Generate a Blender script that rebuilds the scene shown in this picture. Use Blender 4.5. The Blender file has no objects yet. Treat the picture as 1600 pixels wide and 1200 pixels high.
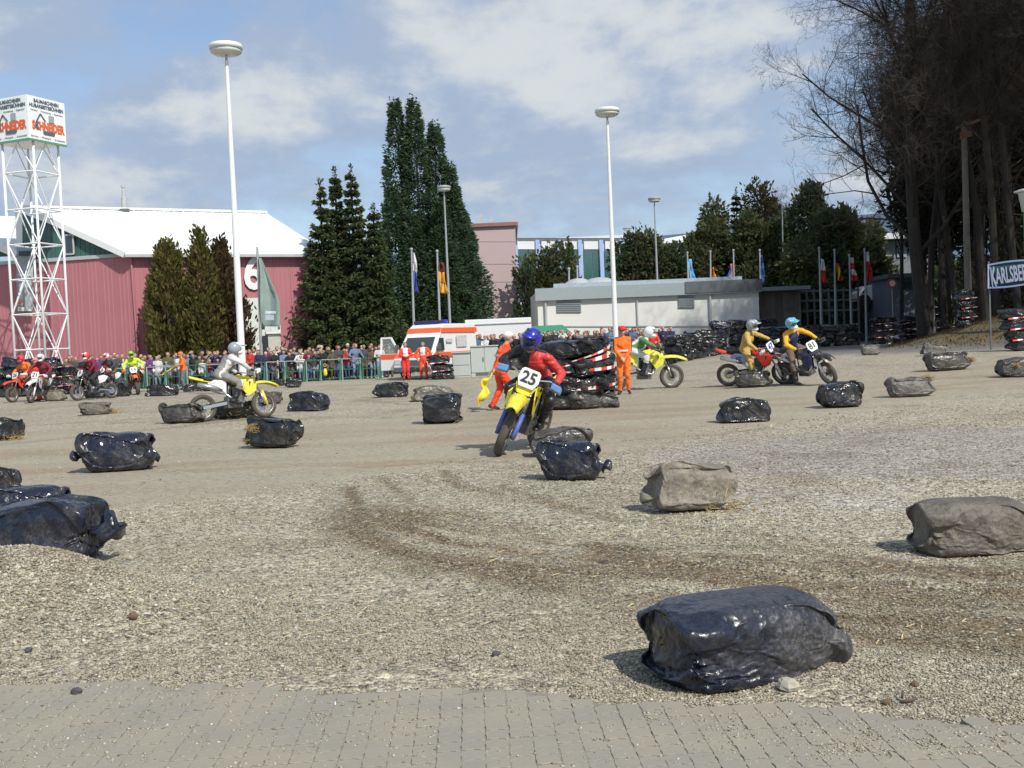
import bpy, bmesh, math, random, time
import numpy as np
from mathutils import Vector, Matrix, Euler
T0 = time.time()
sc = bpy.context.scene
COL = sc.collection
R = math.radians
rnd = random.Random(7)

# ---------------------------------------------------------------- camera
F, CH = 1690.0, 1.45
RHO, PIT = R(2.45), R(2.1)
cam = bpy.data.cameras.new('camera'); cam.sensor_width = 36; cam.lens = 36*F/1600
cam.clip_start = .1; cam.clip_end = 12000
co = bpy.data.objects.new('camera', cam); COL.objects.link(co); sc.camera = co
R0 = Vector((1, 0, 0)); U0 = Vector((0, math.sin(PIT), math.cos(PIT))); FW = Vector((0, math.cos(PIT), -math.sin(PIT)))
CR = math.cos(RHO)*R0-math.sin(RHO)*U0; CU = math.sin(RHO)*R0+math.cos(RHO)*U0
mw = Matrix((CR, CU, -FW)).transposed().to_4x4(); mw.translation = Vector((0, 0, CH))
co.matrix_world = mw

# ---------------------------------------------------------------- sun, sky, exposure
SUN_EL = R(45)
SUN_DIR = Vector((math.cos(SUN_EL)*math.cos(R(-56)), math.cos(SUN_EL)*math.sin(R(-56)), math.sin(SUN_EL)))  # towards the sun
sl = bpy.data.lights.new('sun', 'SUN'); sl.energy = 4.0; sl.angle = R(.6); sl.color = (1, .955, .88)
so = bpy.data.objects.new('sun', sl); COL.objects.link(so)
so.rotation_euler = (-SUN_DIR).to_track_quat('-Z', 'Y').to_euler(); so.location = (30, -20, 40)
W = bpy.data.worlds.new('World'); sc.world = W; W.use_nodes = True
nt = W.node_tree; nt.nodes.clear()
def nn(t, **k):
    n = nt.nodes.new(t)
    for a, b in k.items(): setattr(n, a, b)
    return n
def mth(op, a, b=None, c=None):
    n = nn('ShaderNodeMath', operation=op)
    for i, q in enumerate((a, b, c)):
        if q is None: continue
        if isinstance(q, (int, float)): n.inputs[i].default_value = q
        else: nt.links.new(q, n.inputs[i])
    return n.outputs[0]
sky = nn('ShaderNodeTexSky', sky_type='NISHITA', sun_disc=False)
sky.sun_elevation = SUN_EL; sky.sun_rotation = math.atan2(SUN_DIR.x, SUN_DIR.y)
sky.air_density = 1.0; sky.dust_density = 1.6; sky.ozone_density = 2.0; sky.altitude = 200
bg = nn('ShaderNodeBackground'); bg.inputs[1].default_value = .15
nt.links.new(sky.outputs[0], bg.inputs[0])
tc = nn('ShaderNodeTexCoord'); sx = nn('ShaderNodeSeparateXYZ'); nt.links.new(tc.outputs['Generated'], sx.inputs[0])
az = mth('ARCTAN2', sx.outputs[0], sx.outputs[1]); el = mth('ARCSINE', sx.outputs[2])
cv = nn('ShaderNodeCombineXYZ'); nt.links.new(az, cv.inputs[0]); nt.links.new(mth('MULTIPLY', el, 2.0), cv.inputs[1])
def noise(vec, sca, det=8, rough=.55, dist=0.0):
    n = nn('ShaderNodeTexNoise'); n.inputs['Scale'].default_value = sca; n.inputs['Detail'].default_value = det
    n.inputs['Roughness'].default_value = rough; n.inputs['Distortion'].default_value = dist
    nt.links.new(vec, n.inputs['Vector']); return n.outputs[0]
big = noise(cv.outputs[0], 3.0, 10, .60, .2)
sh_v = nn('ShaderNodeVectorMath', operation='ADD'); nt.links.new(cv.outputs[0], sh_v.inputs[0]); sh_v.inputs[1].default_value = (.018, .045, 0)
big_s = noise(sh_v.outputs[0], 3.0, 10, .60, .2)
relief = mth('MULTIPLY', mth('SUBTRACT', big, big_s), 3.2)
fine = noise(cv.outputs[0], 9.0, 8, .6, .1)
# cloud banks seen in the photograph (azimuth, elevation, radii, weight), the noise goes on all round
acc = mth('MULTIPLY', mth('SUBTRACT', big, .50), 4.2)
for (u, v, ru, rv, wt) in [(790, 75, 270, 105, 1.3), (1180, 60, 170, 90, 1.1), (60, 95, 130, 65, 1.0), (290, 185, 110, 65, 1.0), (450, 150, 90, 60, .9),
                           (760, 270, 120, 50, .35), (150, 270, 240, 50, .3), (1000, 200, 160, 80, .25), (250, 90, 110, 60, -.55), (560, 45, 70, 60, -.5), (450, 250, 180, 20, -.3)]:
    a0 = math.atan((u-800)/F); e0 = math.atan((538-v-.043*(u-800))/F)
    dx = mth('DIVIDE', mth('SUBTRACT', az, a0), ru/F); dy = mth('DIVIDE', mth('SUBTRACT', el, e0), rv/F)
    g = mth('EXPONENT', mth('MULTIPLY', mth('ADD', mth('MULTIPLY', dx, dx), mth('MULTIPLY', dy, dy)), -.9))
    acc = mth('ADD', acc, mth('MULTIPLY', g, wt))
acc = mth('ADD', acc, mth('MULTIPLY', mth('SUBTRACT', fine, .5), 1.1))
def mr(v, a, b, c, d, smooth=True):
    n = nn('ShaderNodeMapRange'); n.interpolation_type = 'SMOOTHSTEP' if smooth else 'LINEAR'
    nt.links.new(v, n.inputs[0])
    for i, q in enumerate((a, b, c, d)): n.inputs[i+1].default_value = q
    return n.outputs[0]
cover = mr(acc, -.45, .30, .16, .96)
brt = mr(mth('ADD', mth('MULTIPLY', acc, .66), mth('MULTIPLY', relief, 1.5)), .0, 1.2, 0, 1)
cmix = nn('ShaderNodeMix', data_type='RGBA'); nt.links.new(brt, cmix.inputs[0])
cmix.inputs[6].default_value = (.375, .462, .615, 1); cmix.inputs[7].default_value = (.66, .70, .72, 1)
bg2 = nn('ShaderNodeBackground'); nt.links.new(cmix.outputs[2], bg2.inputs[0]); bg2.inputs[1].default_value = 1.0
ms = nn('ShaderNodeMixShader'); nt.links.new(cover, ms.inputs[0]); nt.links.new(bg.outputs[0], ms.inputs[1]); nt.links.new(bg2.outputs[0], ms.inputs[2])
wo = nn('ShaderNodeOutputWorld'); nt.links.new(ms.outputs[0], wo.inputs[0])
sc.view_settings.view_transform = 'Standard'; sc.view_settings.look = 'None'; sc.view_settings.exposure = .05; sc.view_settings.gamma = 1
sc.view_settings.use_curve_mapping = False
sc.render.engine = 'CYCLES'; sc.cycles.use_denoising = True; sc.cycles.max_bounces = 6; sc.cycles.transparent_max_bounces = 8

# ---------------------------------------------------------------- numeric helpers
def hsh(ix, iy, s):
    n = (ix.astype(np.int64)*374761393+iy.astype(np.int64)*668265263+s*1442695041) & 0xffffffff
    n = ((n ^ (n >> 13))*1274126177) & 0xffffffff
    return ((n ^ (n >> 16)) & 0xffff)/65535.0
def vn(x, y, s=0):
    x = np.asarray(x, float); y = np.asarray(y, float)
    ix = np.floor(x); iy = np.floor(y); fx = x-ix; fy = y-iy
    fx = fx*fx*(3-2*fx); fy = fy*fy*(3-2*fy)
    a = hsh(ix, iy, s); b = hsh(ix+1, iy, s); c = hsh(ix, iy+1, s); d = hsh(ix+1, iy+1, s)
    return a+(b-a)*fx+(c-a)*fy+(a-b-c+d)*fx*fy
def fbm(x, y, s=0, o=4):
    t = 0; a = .5; n = 0
    for i in range(o):
        t = t+a*vn(x*2**i, y*2**i, s+i*17); n += a; a *= .5
    return t/n
def ss(a, b, x):
    t = np.clip((x-a)/(b-a), 0, 1); return t*t*(3-2*t)
def toe_x(y): return 16+np.maximum((48-y)*.35, (np.minimum(y, 400)-48)*.40)
def gz(x, y):
    x = np.asarray(x, float); y = np.asarray(y, float)
    z = .5*ss(18, 42, y)*ss(2, 13, x)
    z = np.maximum(z, .34*ss(54.2, 57, y)*ss(-5, -2, x)*(1-ss(10, 13, x)))
    t = np.maximum(0, x-toe_x(y))*ss(20, 34, y)
    z = z+.27*t*t/(t+1.5)*np.where(t < 30, 1, 1)-np.maximum(0, t-30)*.2
    z = z+.40*np.exp(-((x+2.95)/.74)**2-((y-6.25)/.50)**2)
    z = z+.05*np.exp(-((x+1.9)/.6)**2-((y-6.0)/.5)**2)
    return z
def ray(u, v):
    return FW+CR*((u-800)/F)-CU*((v-600)/F)
def P(u, v, Y):
    d = ray(u, v); return Vector((0, 0, CH))+d*(Y/d.y)
def G(u, v):
    d = ray(u, v)
    if d.z > -.004: d.z = -.004
    t = CH/-d.z
    for i in range(30):
        p = Vector((0, 0, CH))+d*t
        z = float(gz(p.x, p.y))
        t2 = (CH-z)/-d.z
        t = t*.6+t2*.4
    p = Vector((0, 0, CH))+d*t
    return Vector((p.x, p.y, float(gz(p.x, p.y))))
def K(p): return F/p.y
def ground(x, y): return Vector((x, y, float(gz(x, y))))
def GY(u, Y):
    "ground point seen at column u, at depth Y"
    x = (u-800)/F*Y
    for i in range(3):
        z = float(gz(x, Y)); v = 538-.043*(u-800)+(CH-z)/Y*F
        x = P(u, v, Y).x
    return ground(x, Y)

# ---------------------------------------------------------------- materials
MATS = {}
def mat(name, col, rough=.6, metal=0, var=.12, scale=6, bump=0, bscale=60, spec=.5, coat=0, alpha=None, emit=None, trans=0, stretch=None):
    if name in MATS: return MATS[name]
    m = bpy.data.materials.new(name); m.use_nodes = True; n = m.node_tree; b = n.nodes['Principled BSDF']
    b.inputs['Roughness'].default_value = rough; b.inputs['Metallic'].default_value = metal
    b.inputs['Specular IOR Level'].default_value = spec; b.inputs['Coat Weight'].default_value = coat
    c = tuple(col)+(1,)
    b.inputs['Base Color'].default_value = c
    if trans: b.inputs['Transmission Weight'].default_value = trans
    m.diffuse_color = c
    if var or bump:
        t = n.nodes.new('ShaderNodeTexCoord'); vec = t.outputs['Object']
        if stretch:
            mp = n.nodes.new('ShaderNodeMapping'); mp.inputs['Scale'].default_value = stretch; n.links.new(vec, mp.inputs[0]); vec = mp.outputs[0]
    if var:
        no = n.nodes.new('ShaderNodeTexNoise'); no.inputs['Scale'].default_value = scale; no.inputs['Detail'].default_value = 5
        n.links.new(vec, no.inputs['Vector'])
        mx = n.nodes.new('ShaderNodeMix'); mx.data_type = 'RGBA'
        n.links.new(no.outputs[0], mx.inputs[0])
        mx.inputs[6].default_value = tuple(max(0, q*(1-var*2)) for q in col)+(1,)
        mx.inputs[7].default_value = tuple(min(1, q*(1+var*2)) for q in col)+(1,)
        n.links.new(mx.outputs[2], b.inputs['Base Color'])
    if bump:
        no = n.nodes.new('ShaderNodeTexNoise'); no.inputs['Scale'].default_value = bscale; no.inputs['Detail'].default_value = 4
        n.links.new(vec, no.inputs['Vector'])
        bp = n.nodes.new('ShaderNodeBump'); bp.inputs['Strength'].default_value = bump; bp.inputs['Distance'].default_value = .01
        n.links.new(no.outputs[0], bp.inputs['Height']); n.links.new(bp.outputs[0], b.inputs['Normal'])
    MATS[name] = m
    return m
class NT:
    "small node builder for the bigger materials"
    def __init__(s, name):
        s.m = bpy.data.materials.new(name); s.m.use_nodes = True; s.n = s.m.node_tree; s.b = s.n.nodes['Principled BSDF']; s.tc = s.n.nodes.new('ShaderNodeTexCoord')
    def lk(s, a, b):
        if isinstance(a, (int, float)): b.default_value = a
        elif isinstance(a, tuple): b.default_value = a+(1,) if len(a) == 3 else a
        else: s.n.links.new(a, b)
    def noise(s, sc_, det=5, rough=.5, vec=None, dist=0):
        t = s.n.nodes.new('ShaderNodeTexNoise'); t.inputs['Scale'].default_value = sc_; t.inputs['Detail'].default_value = det; t.inputs['Roughness'].default_value = rough
        t.inputs['Distortion'].default_value = dist
        s.lk(vec or s.tc.outputs['Object'], t.inputs['Vector']); return t.outputs[0]
    def vor(s, sc_, vec=None, feat='F1', out='Distance', rand=1):
        t = s.n.nodes.new('ShaderNodeTexVoronoi'); t.feature = feat; t.inputs['Scale'].default_value = sc_; t.inputs['Randomness'].default_value = rand
        s.lk(vec or s.tc.outputs['Object'], t.inputs['Vector']); return t.outputs[out]
    def map(s, v, a, b, c=0., d=1.):
        t = s.n.nodes.new('ShaderNodeMapRange'); s.lk(v, t.inputs[0])
        for i, q in enumerate((a, b, c, d)): t.inputs[i+1].default_value = q
        return t.outputs[0]
    def mix(s, f, a, b):
        t = s.n.nodes.new('ShaderNodeMix'); t.data_type = 'RGBA'; s.lk(f, t.inputs[0]); s.lk(a, t.inputs[6]); s.lk(b, t.inputs[7]); return t.outputs[2]
    def math(s, op, a, b=0.):
        t = s.n.nodes.new('ShaderNodeMath'); t.operation = op; s.lk(a, t.inputs[0]); s.lk(b, t.inputs[1]); return t.outputs[0]
    def attr(s, name, out='Color'):
        t = s.n.nodes.new('ShaderNodeAttribute'); t.attribute_name = name; return t.outputs[out]
    def bump(s, h, st, dist=.01):
        t = s.n.nodes.new('ShaderNodeBump'); t.inputs['Strength'].default_value = st; t.inputs['Distance'].default_value = dist; s.lk(h, t.inputs['Height']); s.n.links.new(t.outputs[0], s.b.inputs['Normal'])
    def set(s, **k):
        for a, b in k.items(): s.lk(b, s.b.inputs[a.replace('_', ' ')])
        return s.m

# ---------------------------------------------------------------- mesh builder
class MB:
    def __init__(s): s.v = []; s.f = []; s.mi = []; s.cur = 0
    def add(s, vs, fs):
        o = len(s.v); s.v += [tuple(q) for q in vs]; s.f += [tuple(i+o for i in q) for q in fs]; s.mi += [s.cur]*len(fs); return s
    def box(s, c, d, rz=0, mtx=None):
        x, y, z = (q/2 for q in d); vs = [Vector((a*x, b*y, e*z)) for e in (-1, 1) for b in (-1, 1) for a in (-1, 1)]
        if rz: vs = [Matrix.Rotation(rz, 3, 'Z') @ q for q in vs]
        if mtx is not None: vs = [mtx @ q for q in vs]
        c = Vector(c); vs = [q+c for q in vs]
        return s.add(vs, [(0, 2, 3, 1), (4, 5, 7, 6), (0, 1, 5, 4), (2, 6, 7, 3), (0, 4, 6, 2), (1, 3, 7, 5)])
    def bar(s, a, b, w, h=None):
        "square bar from a to b"
        a = Vector(a); b = Vector(b); d = (b-a); L = d.length; h = h or w
        if L < 1e-6: return s
        m = d.to_track_quat('X', 'Z').to_matrix(); return s.box((a+b)/2, (L, w, h), mtx=m)
    def tube(s, pts, rad, n=8, cap=True):
        pts = [Vector(p) for p in pts]; rr = rad if isinstance(rad, (list, tuple)) else [rad]*len(pts)
        vs = []; up = None
        for i, p in enumerate(pts):
            d = (pts[min(i+1, len(pts)-1)]-pts[max(i-1, 0)]).normalized()
            if up is None:
                up = Vector((0, 0, 1)) if abs(d.z) < .9 else Vector((1, 0, 0))
            a = d.cross(up)
            if a.length < 1e-4: a = d.orthogonal()
            a.normalize(); b = a.cross(d).normalized(); up = b
            for j in range(n):
                t = 2*math.pi*j/n; vs.append(p+(a*math.cos(t)+b*math.sin(t))*rr[i])
        fs = []
        for i in range(len(pts)-1):
            for j in range(n): fs.append((i*n+j, i*n+(j+1) % n, (i+1)*n+(j+1) % n, (i+1)*n+j))
        if cap:
            fs.append(tuple(range(n))[::-1]); fs.append(tuple((len(pts)-1)*n+j for j in range(n)))
        return s.add(vs, fs)
    def lathe(s, c, prof, n=16, axis='Z'):
        vs = []; c = Vector(c)
        for (r, h) in prof:
            for j in range(n):
                t = 2*math.pi*j/n; q = (r*math.cos(t), r*math.sin(t), h)
                if axis == 'Y': q = (q[0], q[2], q[1])
                if axis == 'X': q = (q[2], q[0], q[1])
                vs.append(c+Vector(q))
        fs = []
        for i in range(len(prof)-1):
            for j in range(n): fs.append((i*n+j, i*n+(j+1) % n, (i+1)*n+(j+1) % n, (i+1)*n+j))
        fs.append(tuple(range(n))[::-1]); fs.append(tuple((len(prof)-1)*n+j for j in range(n)))
        return s.add(vs, fs)
    def torus(s, c, R_, r, n=28, m=10, axis='Y', sy=1.0):
        vs = []; c = Vector(c)
        for i in range(n):
            a = 2*math.pi*i/n
            for j in range(m):
                b = 2*math.pi*j/m; rr = R_+r*math.cos(b); h = r*math.sin(b)*sy
                q = (rr*math.cos(a), h, rr*math.sin(a)); vs.append(c+Vector(q))
        return s.add(vs, [(i*m+j, i*m+(j+1) % m, ((i+1) % n)*m+(j+1) % m, ((i+1) % n)*m+j) for i in range(n) for j in range(m)])
    def ell(s, c, r, n=12, m=8, mtx=None):
        vs = []; c = Vector(c)
        for i in range(1, m):
            p = math.pi*i/m
            for j in range(n):
                t = 2*math.pi*j/n; q = Vector((r[0]*math.sin(p)*math.cos(t), r[1]*math.sin(p)*math.sin(t), r[2]*math.cos(p)))
                if mtx is not None: q = mtx @ q
                vs.append(c+q)
        top = Vector((0, 0, r[2])); 
        if mtx is not None: top = mtx @ top
        vs += [c+top, c-top]; T = (m-1)*n; B = T+1
        fs = [(i*n+j, (i+1)*n+j, (i+1)*n+(j+1) % n, i*n+(j+1) % n) for i in range(m-2) for j in range(n)]
        fs += [(T, j, (j+1) % n) for j in range(n)]+[(B, (m-2)*n+(j+1) % n, (m-2)*n+j) for j in range(n)]
        return s.add(vs, fs)
    def prism(s, pts, off):
        "closed polygon (3-D points) thickened by the vector off"
        pts = [Vector(p) for p in pts]; off = Vector(off); n = len(pts)
        return s.add([p-off/2 for p in pts]+[p+off/2 for p in pts], [tuple(range(n))[::-1], tuple(range(n, 2*n))]+[(i, (i+1) % n, n+(i+1) % n, n+i) for i in range(n)])
    def sheet(s, rows, thick=None):
        "grid of points; rows of equal length"
        n = len(rows[0]); vs = [p for r_ in rows for p in r_]
        return s.add(vs, [(i*n+j, i*n+j+1, (i+1)*n+j+1, (i+1)*n+j) for i in range(len(rows)-1) for j in range(n-1)])
    def build(s, name, m, parent=None, smooth=False, world=False, label=None, bevel=0, solid=0):
        me = bpy.data.meshes.new(name)
        v = s.v
        if world and parent is not None: v = [Vector(q)-parent.location for q in v]
        me.from_pydata([tuple(q) for q in v], [], s.f)
        for q in (m if isinstance(m, (list, tuple)) else [m]): me.materials.append(q)
        if isinstance(m, (list, tuple)): me.polygons.foreach_set('material_index', s.mi)
        if smooth: me.polygons.foreach_set('use_smooth', [True]*len(me.polygons))
        me.validate(); me.update()
        o = bpy.data.objects.new(name, me); COL.objects.link(o)
        if parent is not None: o.parent = parent
        if label: o['label'] = label
        if solid:
            q = o.modifiers.new('solid', 'SOLIDIFY'); q.thickness = solid; q.offset = 0
        if bevel:
            q = o.modifiers.new('bevel', 'BEVEL'); q.width = bevel; q.segments = 2; q.limit_method = 'ANGLE'
        return o
def thing(name, label, cat, loc=(0, 0, 0), rz=0, group=None):
    o = bpy.data.objects.new(name, None); COL.objects.link(o); o.location = loc; o.rotation_euler = (0, 0, rz)
    o.empty_display_size = .2
    o['label'] = label; o['category'] = cat
    if group: o['group'] = group
    return o
def tag(o, label, cat, group=None, kind=None):
    if label: o['label'] = label
    if cat: o['category'] = cat
    if group: o['group'] = group
    if kind: o['kind'] = kind
    return o
def struct(o): o['kind'] = 'structure'; return o
def np_mesh(name, V, Fq, m, parent=None, smooth=False):
    me = bpy.data.meshes.new(name); V = np.asarray(V, 'f'); Fq = np.asarray(Fq, 'i'); k = Fq.shape[1]
    me.vertices.add(len(V)); me.vertices.foreach_set('co', V.ravel())
    me.loops.add(Fq.size); me.loops.foreach_set('vertex_index', Fq.ravel())
    me.polygons.add(len(Fq)); me.polygons.foreach_set('loop_start', np.arange(0, Fq.size, k, dtype='i'))
    try: me.polygons.foreach_set('loop_total', np.full(len(Fq), k, 'i'))
    except Exception: pass
    if smooth: me.polygons.foreach_set('use_smooth', np.ones(len(Fq), bool))
    me.materials.append(m); me.update(calc_edges=True)
    o = bpy.data.objects.new(name, me); COL.objects.link(o)
    if parent is not None: o.parent = parent
    return o
def text(name, s, size, m, parent=None, loc=(0, 0, 0), rot=(0, 0, 0), sx_=1., bold=0.0, ext=.004, align='CENTER', shear=0, width=None):
    c = bpy.data.curves.new(name, 'FONT'); c.body = s; c.size = size; c.align_x = align; c.align_y = 'CENTER'; c.extrude = ext; c.offset = bold; c.shear = shear; c.resolution_u = 3
    o = bpy.data.objects.new(name, c); COL.objects.link(o)
    dg = bpy.context.evaluated_depsgraph_get(); me = bpy.data.meshes.new_from_object(o.evaluated_get(dg)); COL.objects.unlink(o); bpy.data.objects.remove(o)
    o = bpy.data.objects.new(name, me); COL.objects.link(o); me.materials.clear(); me.materials.append(m)
    if width:
        w = max(v.co.x for v in me.vertices)-min(v.co.x for v in me.vertices); sx_ = width/w
    o.parent = parent; o.location = loc; o.rotation_euler = rot; o.scale = (sx_, 1, 1)
    return o
def dup(root, loc, rz=None, label=None, group=None, scale=None):
    r = root.copy(); COL.objects.link(r); r.location = loc
    if rz is not None: r.rotation_euler = (r.rotation_euler[0], r.rotation_euler[1], rz)
    if label: r['label'] = label
    if group: r['group'] = group
    if scale: r.scale = scale
    for ch in root.children:
        c = ch.copy(); COL.objects.link(c); c.parent = r
        for g in ch.children:
            d = g.copy(); COL.objects.link(d); d.parent = c
    return r
# ================================================================ GROUND
def wpoly(pts): return np.array([[G(u, v).x, G(u, v).y] for u, v in pts])
def seg_dist(x, y, pl):
    best = np.full(x.shape, 1e9); along = np.zeros(x.shape); L = 0
    for (a, b) in zip(pl[:-1], pl[1:]):
        d = b-a; l = np.hypot(*d); t = np.clip(((x-a[0])*d[0]+(y-a[1])*d[1])/(l*l), 0, 1)
        q = np.hypot(x-a[0]-t*d[0], y-a[1]-t*d[1]); s = np.sign((x-a[0])*d[1]-(y-a[1])*d[0])
        m = q < np.abs(best); best = np.where(m, q*np.where(s == 0, 1, s), best); along = np.where(m, L+t*l, along); L += l
    return best, along
def inside(x, y, pl):
    c = np.zeros(x.shape, bool); n = len(pl)
    for i in range(n):
        a, b = pl[i], pl[(i+1) % n]
        m = ((a[1] > y) != (b[1] > y)) & (x < (b[0]-a[0])*(y-a[1])/((b[1]-a[1]) or 1e-9)+a[0]); c ^= m
    return c
def soft(x, y, pts, w):
    "1 inside, 0 outside, blurred by w (array), the outline broken up by noise"
    pl = wpoly(pts); xx = x+(fbm(x*1.3, y*1.3, 5)-.5)*y*.06; yy = y+(fbm(x*1.3+9, y*1.3, 6)-.5)*y*.10
    d, _ = seg_dist(xx, yy, np.vstack([pl, pl[:1]])); i = inside(xx, yy, pl)
    return ss(-1, 1, np.where(i, np.abs(d), -np.abs(d))/w)
PAVE_EDGE = wpoly([(-900, 1062), (-300, 1068), (0, 1078), (400, 1086), (800, 1097), (1050, 1110), (1250, 1122), (1420, 1138), (1600, 1150), (2200, 1190)])
def pave_y(x): return np.interp(x, PAVE_EDGE[:, 0], PAVE_EDGE[:, 1])+(fbm(np.asarray(x, float)*2.1, np.asarray(x, float)*0+3, 14, 4)-.5)*.22+(fbm(np.asarray(x, float)*11, np.asarray(x, float)*0+7, 19, 3)-.5)*.13
RUTS = [([(545, 762), (556, 795), (610, 825), (700, 848), (800, 862), (950, 880), (1100, 884), (1300, 905), (1600, 932), (1800, 945)], .07, .8),
        ([(600, 745), (640, 785), (740, 812), (860, 845), (1000, 866), (1200, 880)], .06, .55),
        ([(590, 850), (700, 880), (820, 908), (950, 932), (1100, 952), (1350, 985), (1600, 1012), (1800, 1030)], .16, .8),
        ([(690, 735), (720, 760), (800, 775), (900, 800), (985, 815)], .07, .6),
        ([(780, 758), (850, 783), (950, 806), (1060, 822), (1300, 850), (1600, 868)], .05, .5),
        ([(940, 868), (1050, 886), (1200, 905), (1400, 930), (1600, 950), (1800, 962)], .20, 1.0),
        ([(1340, 1000), (1450, 1012), (1600, 1030)], .1, .5),
        ([(640, 800), (690, 805), (720, 800)], .10, .8),
        ([(1100, 870), (1300, 885), (1600, 900)], .09, .7),
        ([(0, 695), (150, 680), (300, 664), (430, 650)], .18, .45), ([(0, 668), (120, 660), (260, 652)], .14, .4),
        ([(560, 730), (700, 722), (800, 722)], .05, .5), ([(1000, 686), (1100, 680), (1200, 668)], .08, .55),
        ([(0, 640), (120, 634), (250, 630)], .12, .35), ([(430, 628), (560, 625), (640, 632)], .14, .45), ([(1400, 612), (1500, 600), (1600, 590)], .14, .5)]
RW = [(wpoly(p), w, s) for p, w, s in RUTS]
def paint(x, y):
    wn = .012*y+.02
    track = soft(x, y, [(-900, 720), (0, 672), (300, 672), (470, 668), (600, 655), (780, 638), (880, 645), (960, 622), (1120, 600), (1400, 590), (1600, 560), (2300, 512), (2300, 575), (1600, 606), (1400, 630),
                       (1260, 655), (1120, 672), (980, 702), (880, 722), (740, 722), (600, 740), (420, 768), (200, 796), (0, 815), (-900, 880)], wn*3.5)
    far = ss(-1.5, 1.5, x-10-(y-43)*.33+(fbm(x*.3, y*.3, 5)-.5)*4)*ss(37, 44, y+(x-16)*.35+(fbm(x*.4, y*.4, 6)-.5)*3)
    grey = soft(x, y, [(1000, 705), (1150, 690), (1350, 668), (1600, 668), (2200, 640), (2200, 720), (1600, 752), (1300, 748), (1150, 742), (1050, 730)], wn*2)
    zone = soft(x, y, [(560, 780), (640, 800), (900, 835), (1100, 850), (1600, 880), (2200, 900), (2200, 1090), (1600, 1040), (1340, 990), (1000, 962), (800, 925), (620, 880), (500, 830)], wn*3)
    white = soft(x, y, [(1130, 762), (1400, 758), (1430, 800), (1150, 800)], wn*3)*fbm(x*3, y*3, 31)
    brown = np.zeros(x.shape); dep = np.zeros(x.shape)
    for pl, w, s in RW:
        xx = x+(fbm(x*2, y*2, 41)-.5)*.12; yy = y+(fbm(x*2, y*2, 43)-.5)*.2
        d, al = seg_dist(xx, yy, pl); q = np.exp(-(d/(w*1.35))**2)*s*(.5+1.0*fbm(al*1.2, d*3, 51, 3))
        brown = np.maximum(brown, q); dep = dep+q*.5-np.exp(-((np.abs(d)-w*1.7)/w)**2)*.25*s
    d, al = seg_dist(x, y, RW[0][0]); st = fbm(d*5, al*.5, 61, 4)
    brown = np.maximum(brown, zone*ss(.36, .60, st)*.85+zone*.18)
    pat = fbm(x*1.1, y*1.1, 71, 5); brown = np.maximum(brown, ss(.56, .78, pat)*.32*(1-track)*ss(3, 6, y))
    mound = np.exp(-((x+3.1)/.8)**2-((y-6.2)/.5)**2)
    brown = np.maximum(brown, mound*ss(.45, .6, fbm(x*4, y*4, 77))*.7)
    grass = ss(.0, 2.5, x-toe_x(y))*ss(20, 34, y)
    pav = ss(-.10, .10, pave_y(x)-y+(fbm(x*6, y*6, 15, 3)-.5)*.2)
    return track, far, grey, brown, white, grass, pav, dep
def axis_pts(lo, hi, step, out, growth):
    a = list(np.arange(lo, hi+1e-6, step)); s = step; q = hi
    while q < out: s *= growth; q += s; a.append(q)
    s = step; q = lo; pre = []
    while q > -out: s *= growth; q -= s; pre.append(q)
    return np.array(pre[::-1]+a)
gx = axis_pts(-7, 9, .045, 4000, 1.045)
gy = list(np.arange(2.6, 11.5, .04)); s_ = .04
while gy[-1] < 5000: s_ *= 1.022; gy.append(gy[-1]+s_)
s_ = .05; pre = []; q_ = 2.6
while q_ > -400: s_ *= 1.3; q_ -= s_; pre.append(q_)
gy = np.array(pre[::-1]+gy)
X, Y = np.meshgrid(gx, gy); sh = X.shape; x = X.ravel(); y = Y.ravel()
tr, fa, gr_, br, wh, gs, pv, dep = paint(x, y)
near = ss(60, 20, y)
rough = (fbm(x*2.2, y*2.2, 3, 5)-.5)*.045+(fbm(x*13, y*13, 4, 3)-.5)*.026
z = gz(x, y)+near*(rough*(1-.85*tr)*(1-.9*fa)*(1-.93*pv)-dep*.034*(1-pv))-pv*.028*ss(2.0, 3.0, y)
z = z+gs*(fbm(x*.8, y*.8, 8, 4)-.5)*.35
GZ = z.reshape(sh)
nx, ny = len(gx), len(gy)
ii = (np.arange(ny-1)[:, None]*nx+np.arange(nx-1)[None]).ravel()
faces = np.stack([ii, ii+1, ii+nx+1, ii+nx], 1)
def rgb(a): return np.array(a)[None, :]
base = rgb((.365, .33, .245))*(.86+.28*fbm(x*.7, y*.7, 11, 5))[:, None]
base = base*(1+.16*(fbm(x*.22, y*.5, 12, 3)-.5))[:, None]
def mixc(c, t, f): return c*(1-f[:, None])+rgb(t)*f[:, None]
c = mixc(base, (.43, .41, .355), np.clip(wh*1.3, 0, 1))
c = mixc(c, (.325, .30, .262), gr_*.75)
tl = fbm(x*.5, y*1.6, 21, 5)
c = mixc(c, (.325, .288, .215), tr*.95)
c = c*(1+(tl-.5)*.26*tr)[:, None]
c = mixc(c, (.27, .20, .125), np.clip(br*tr*.8+ss(.5, .75, fbm(x*.35, y*1.3, 23, 4))*tr*.55, 0, 1))
c = mixc(c, (.155, .150, .148), fa*.9)
c = mixc(c, (.175, .135, .085), np.clip(br*1.15, 0, 1)*(1-tr*.7))
gn = fbm(x*1.2, y*1.2, 91, 5)
c = mixc(c, (.095, .085, .035), gs*.9); c = mixc(c, (.18, .125, .062), gs*ss(.46, .68, gn)*.9)
c = mixc(c, (.205, .195, .17), pv*.9)
gm = NT('ground_gravel')
col = gm.attr('col'); k = gm.attr('k')   # k: R smooth track, G grass, B paved
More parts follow.
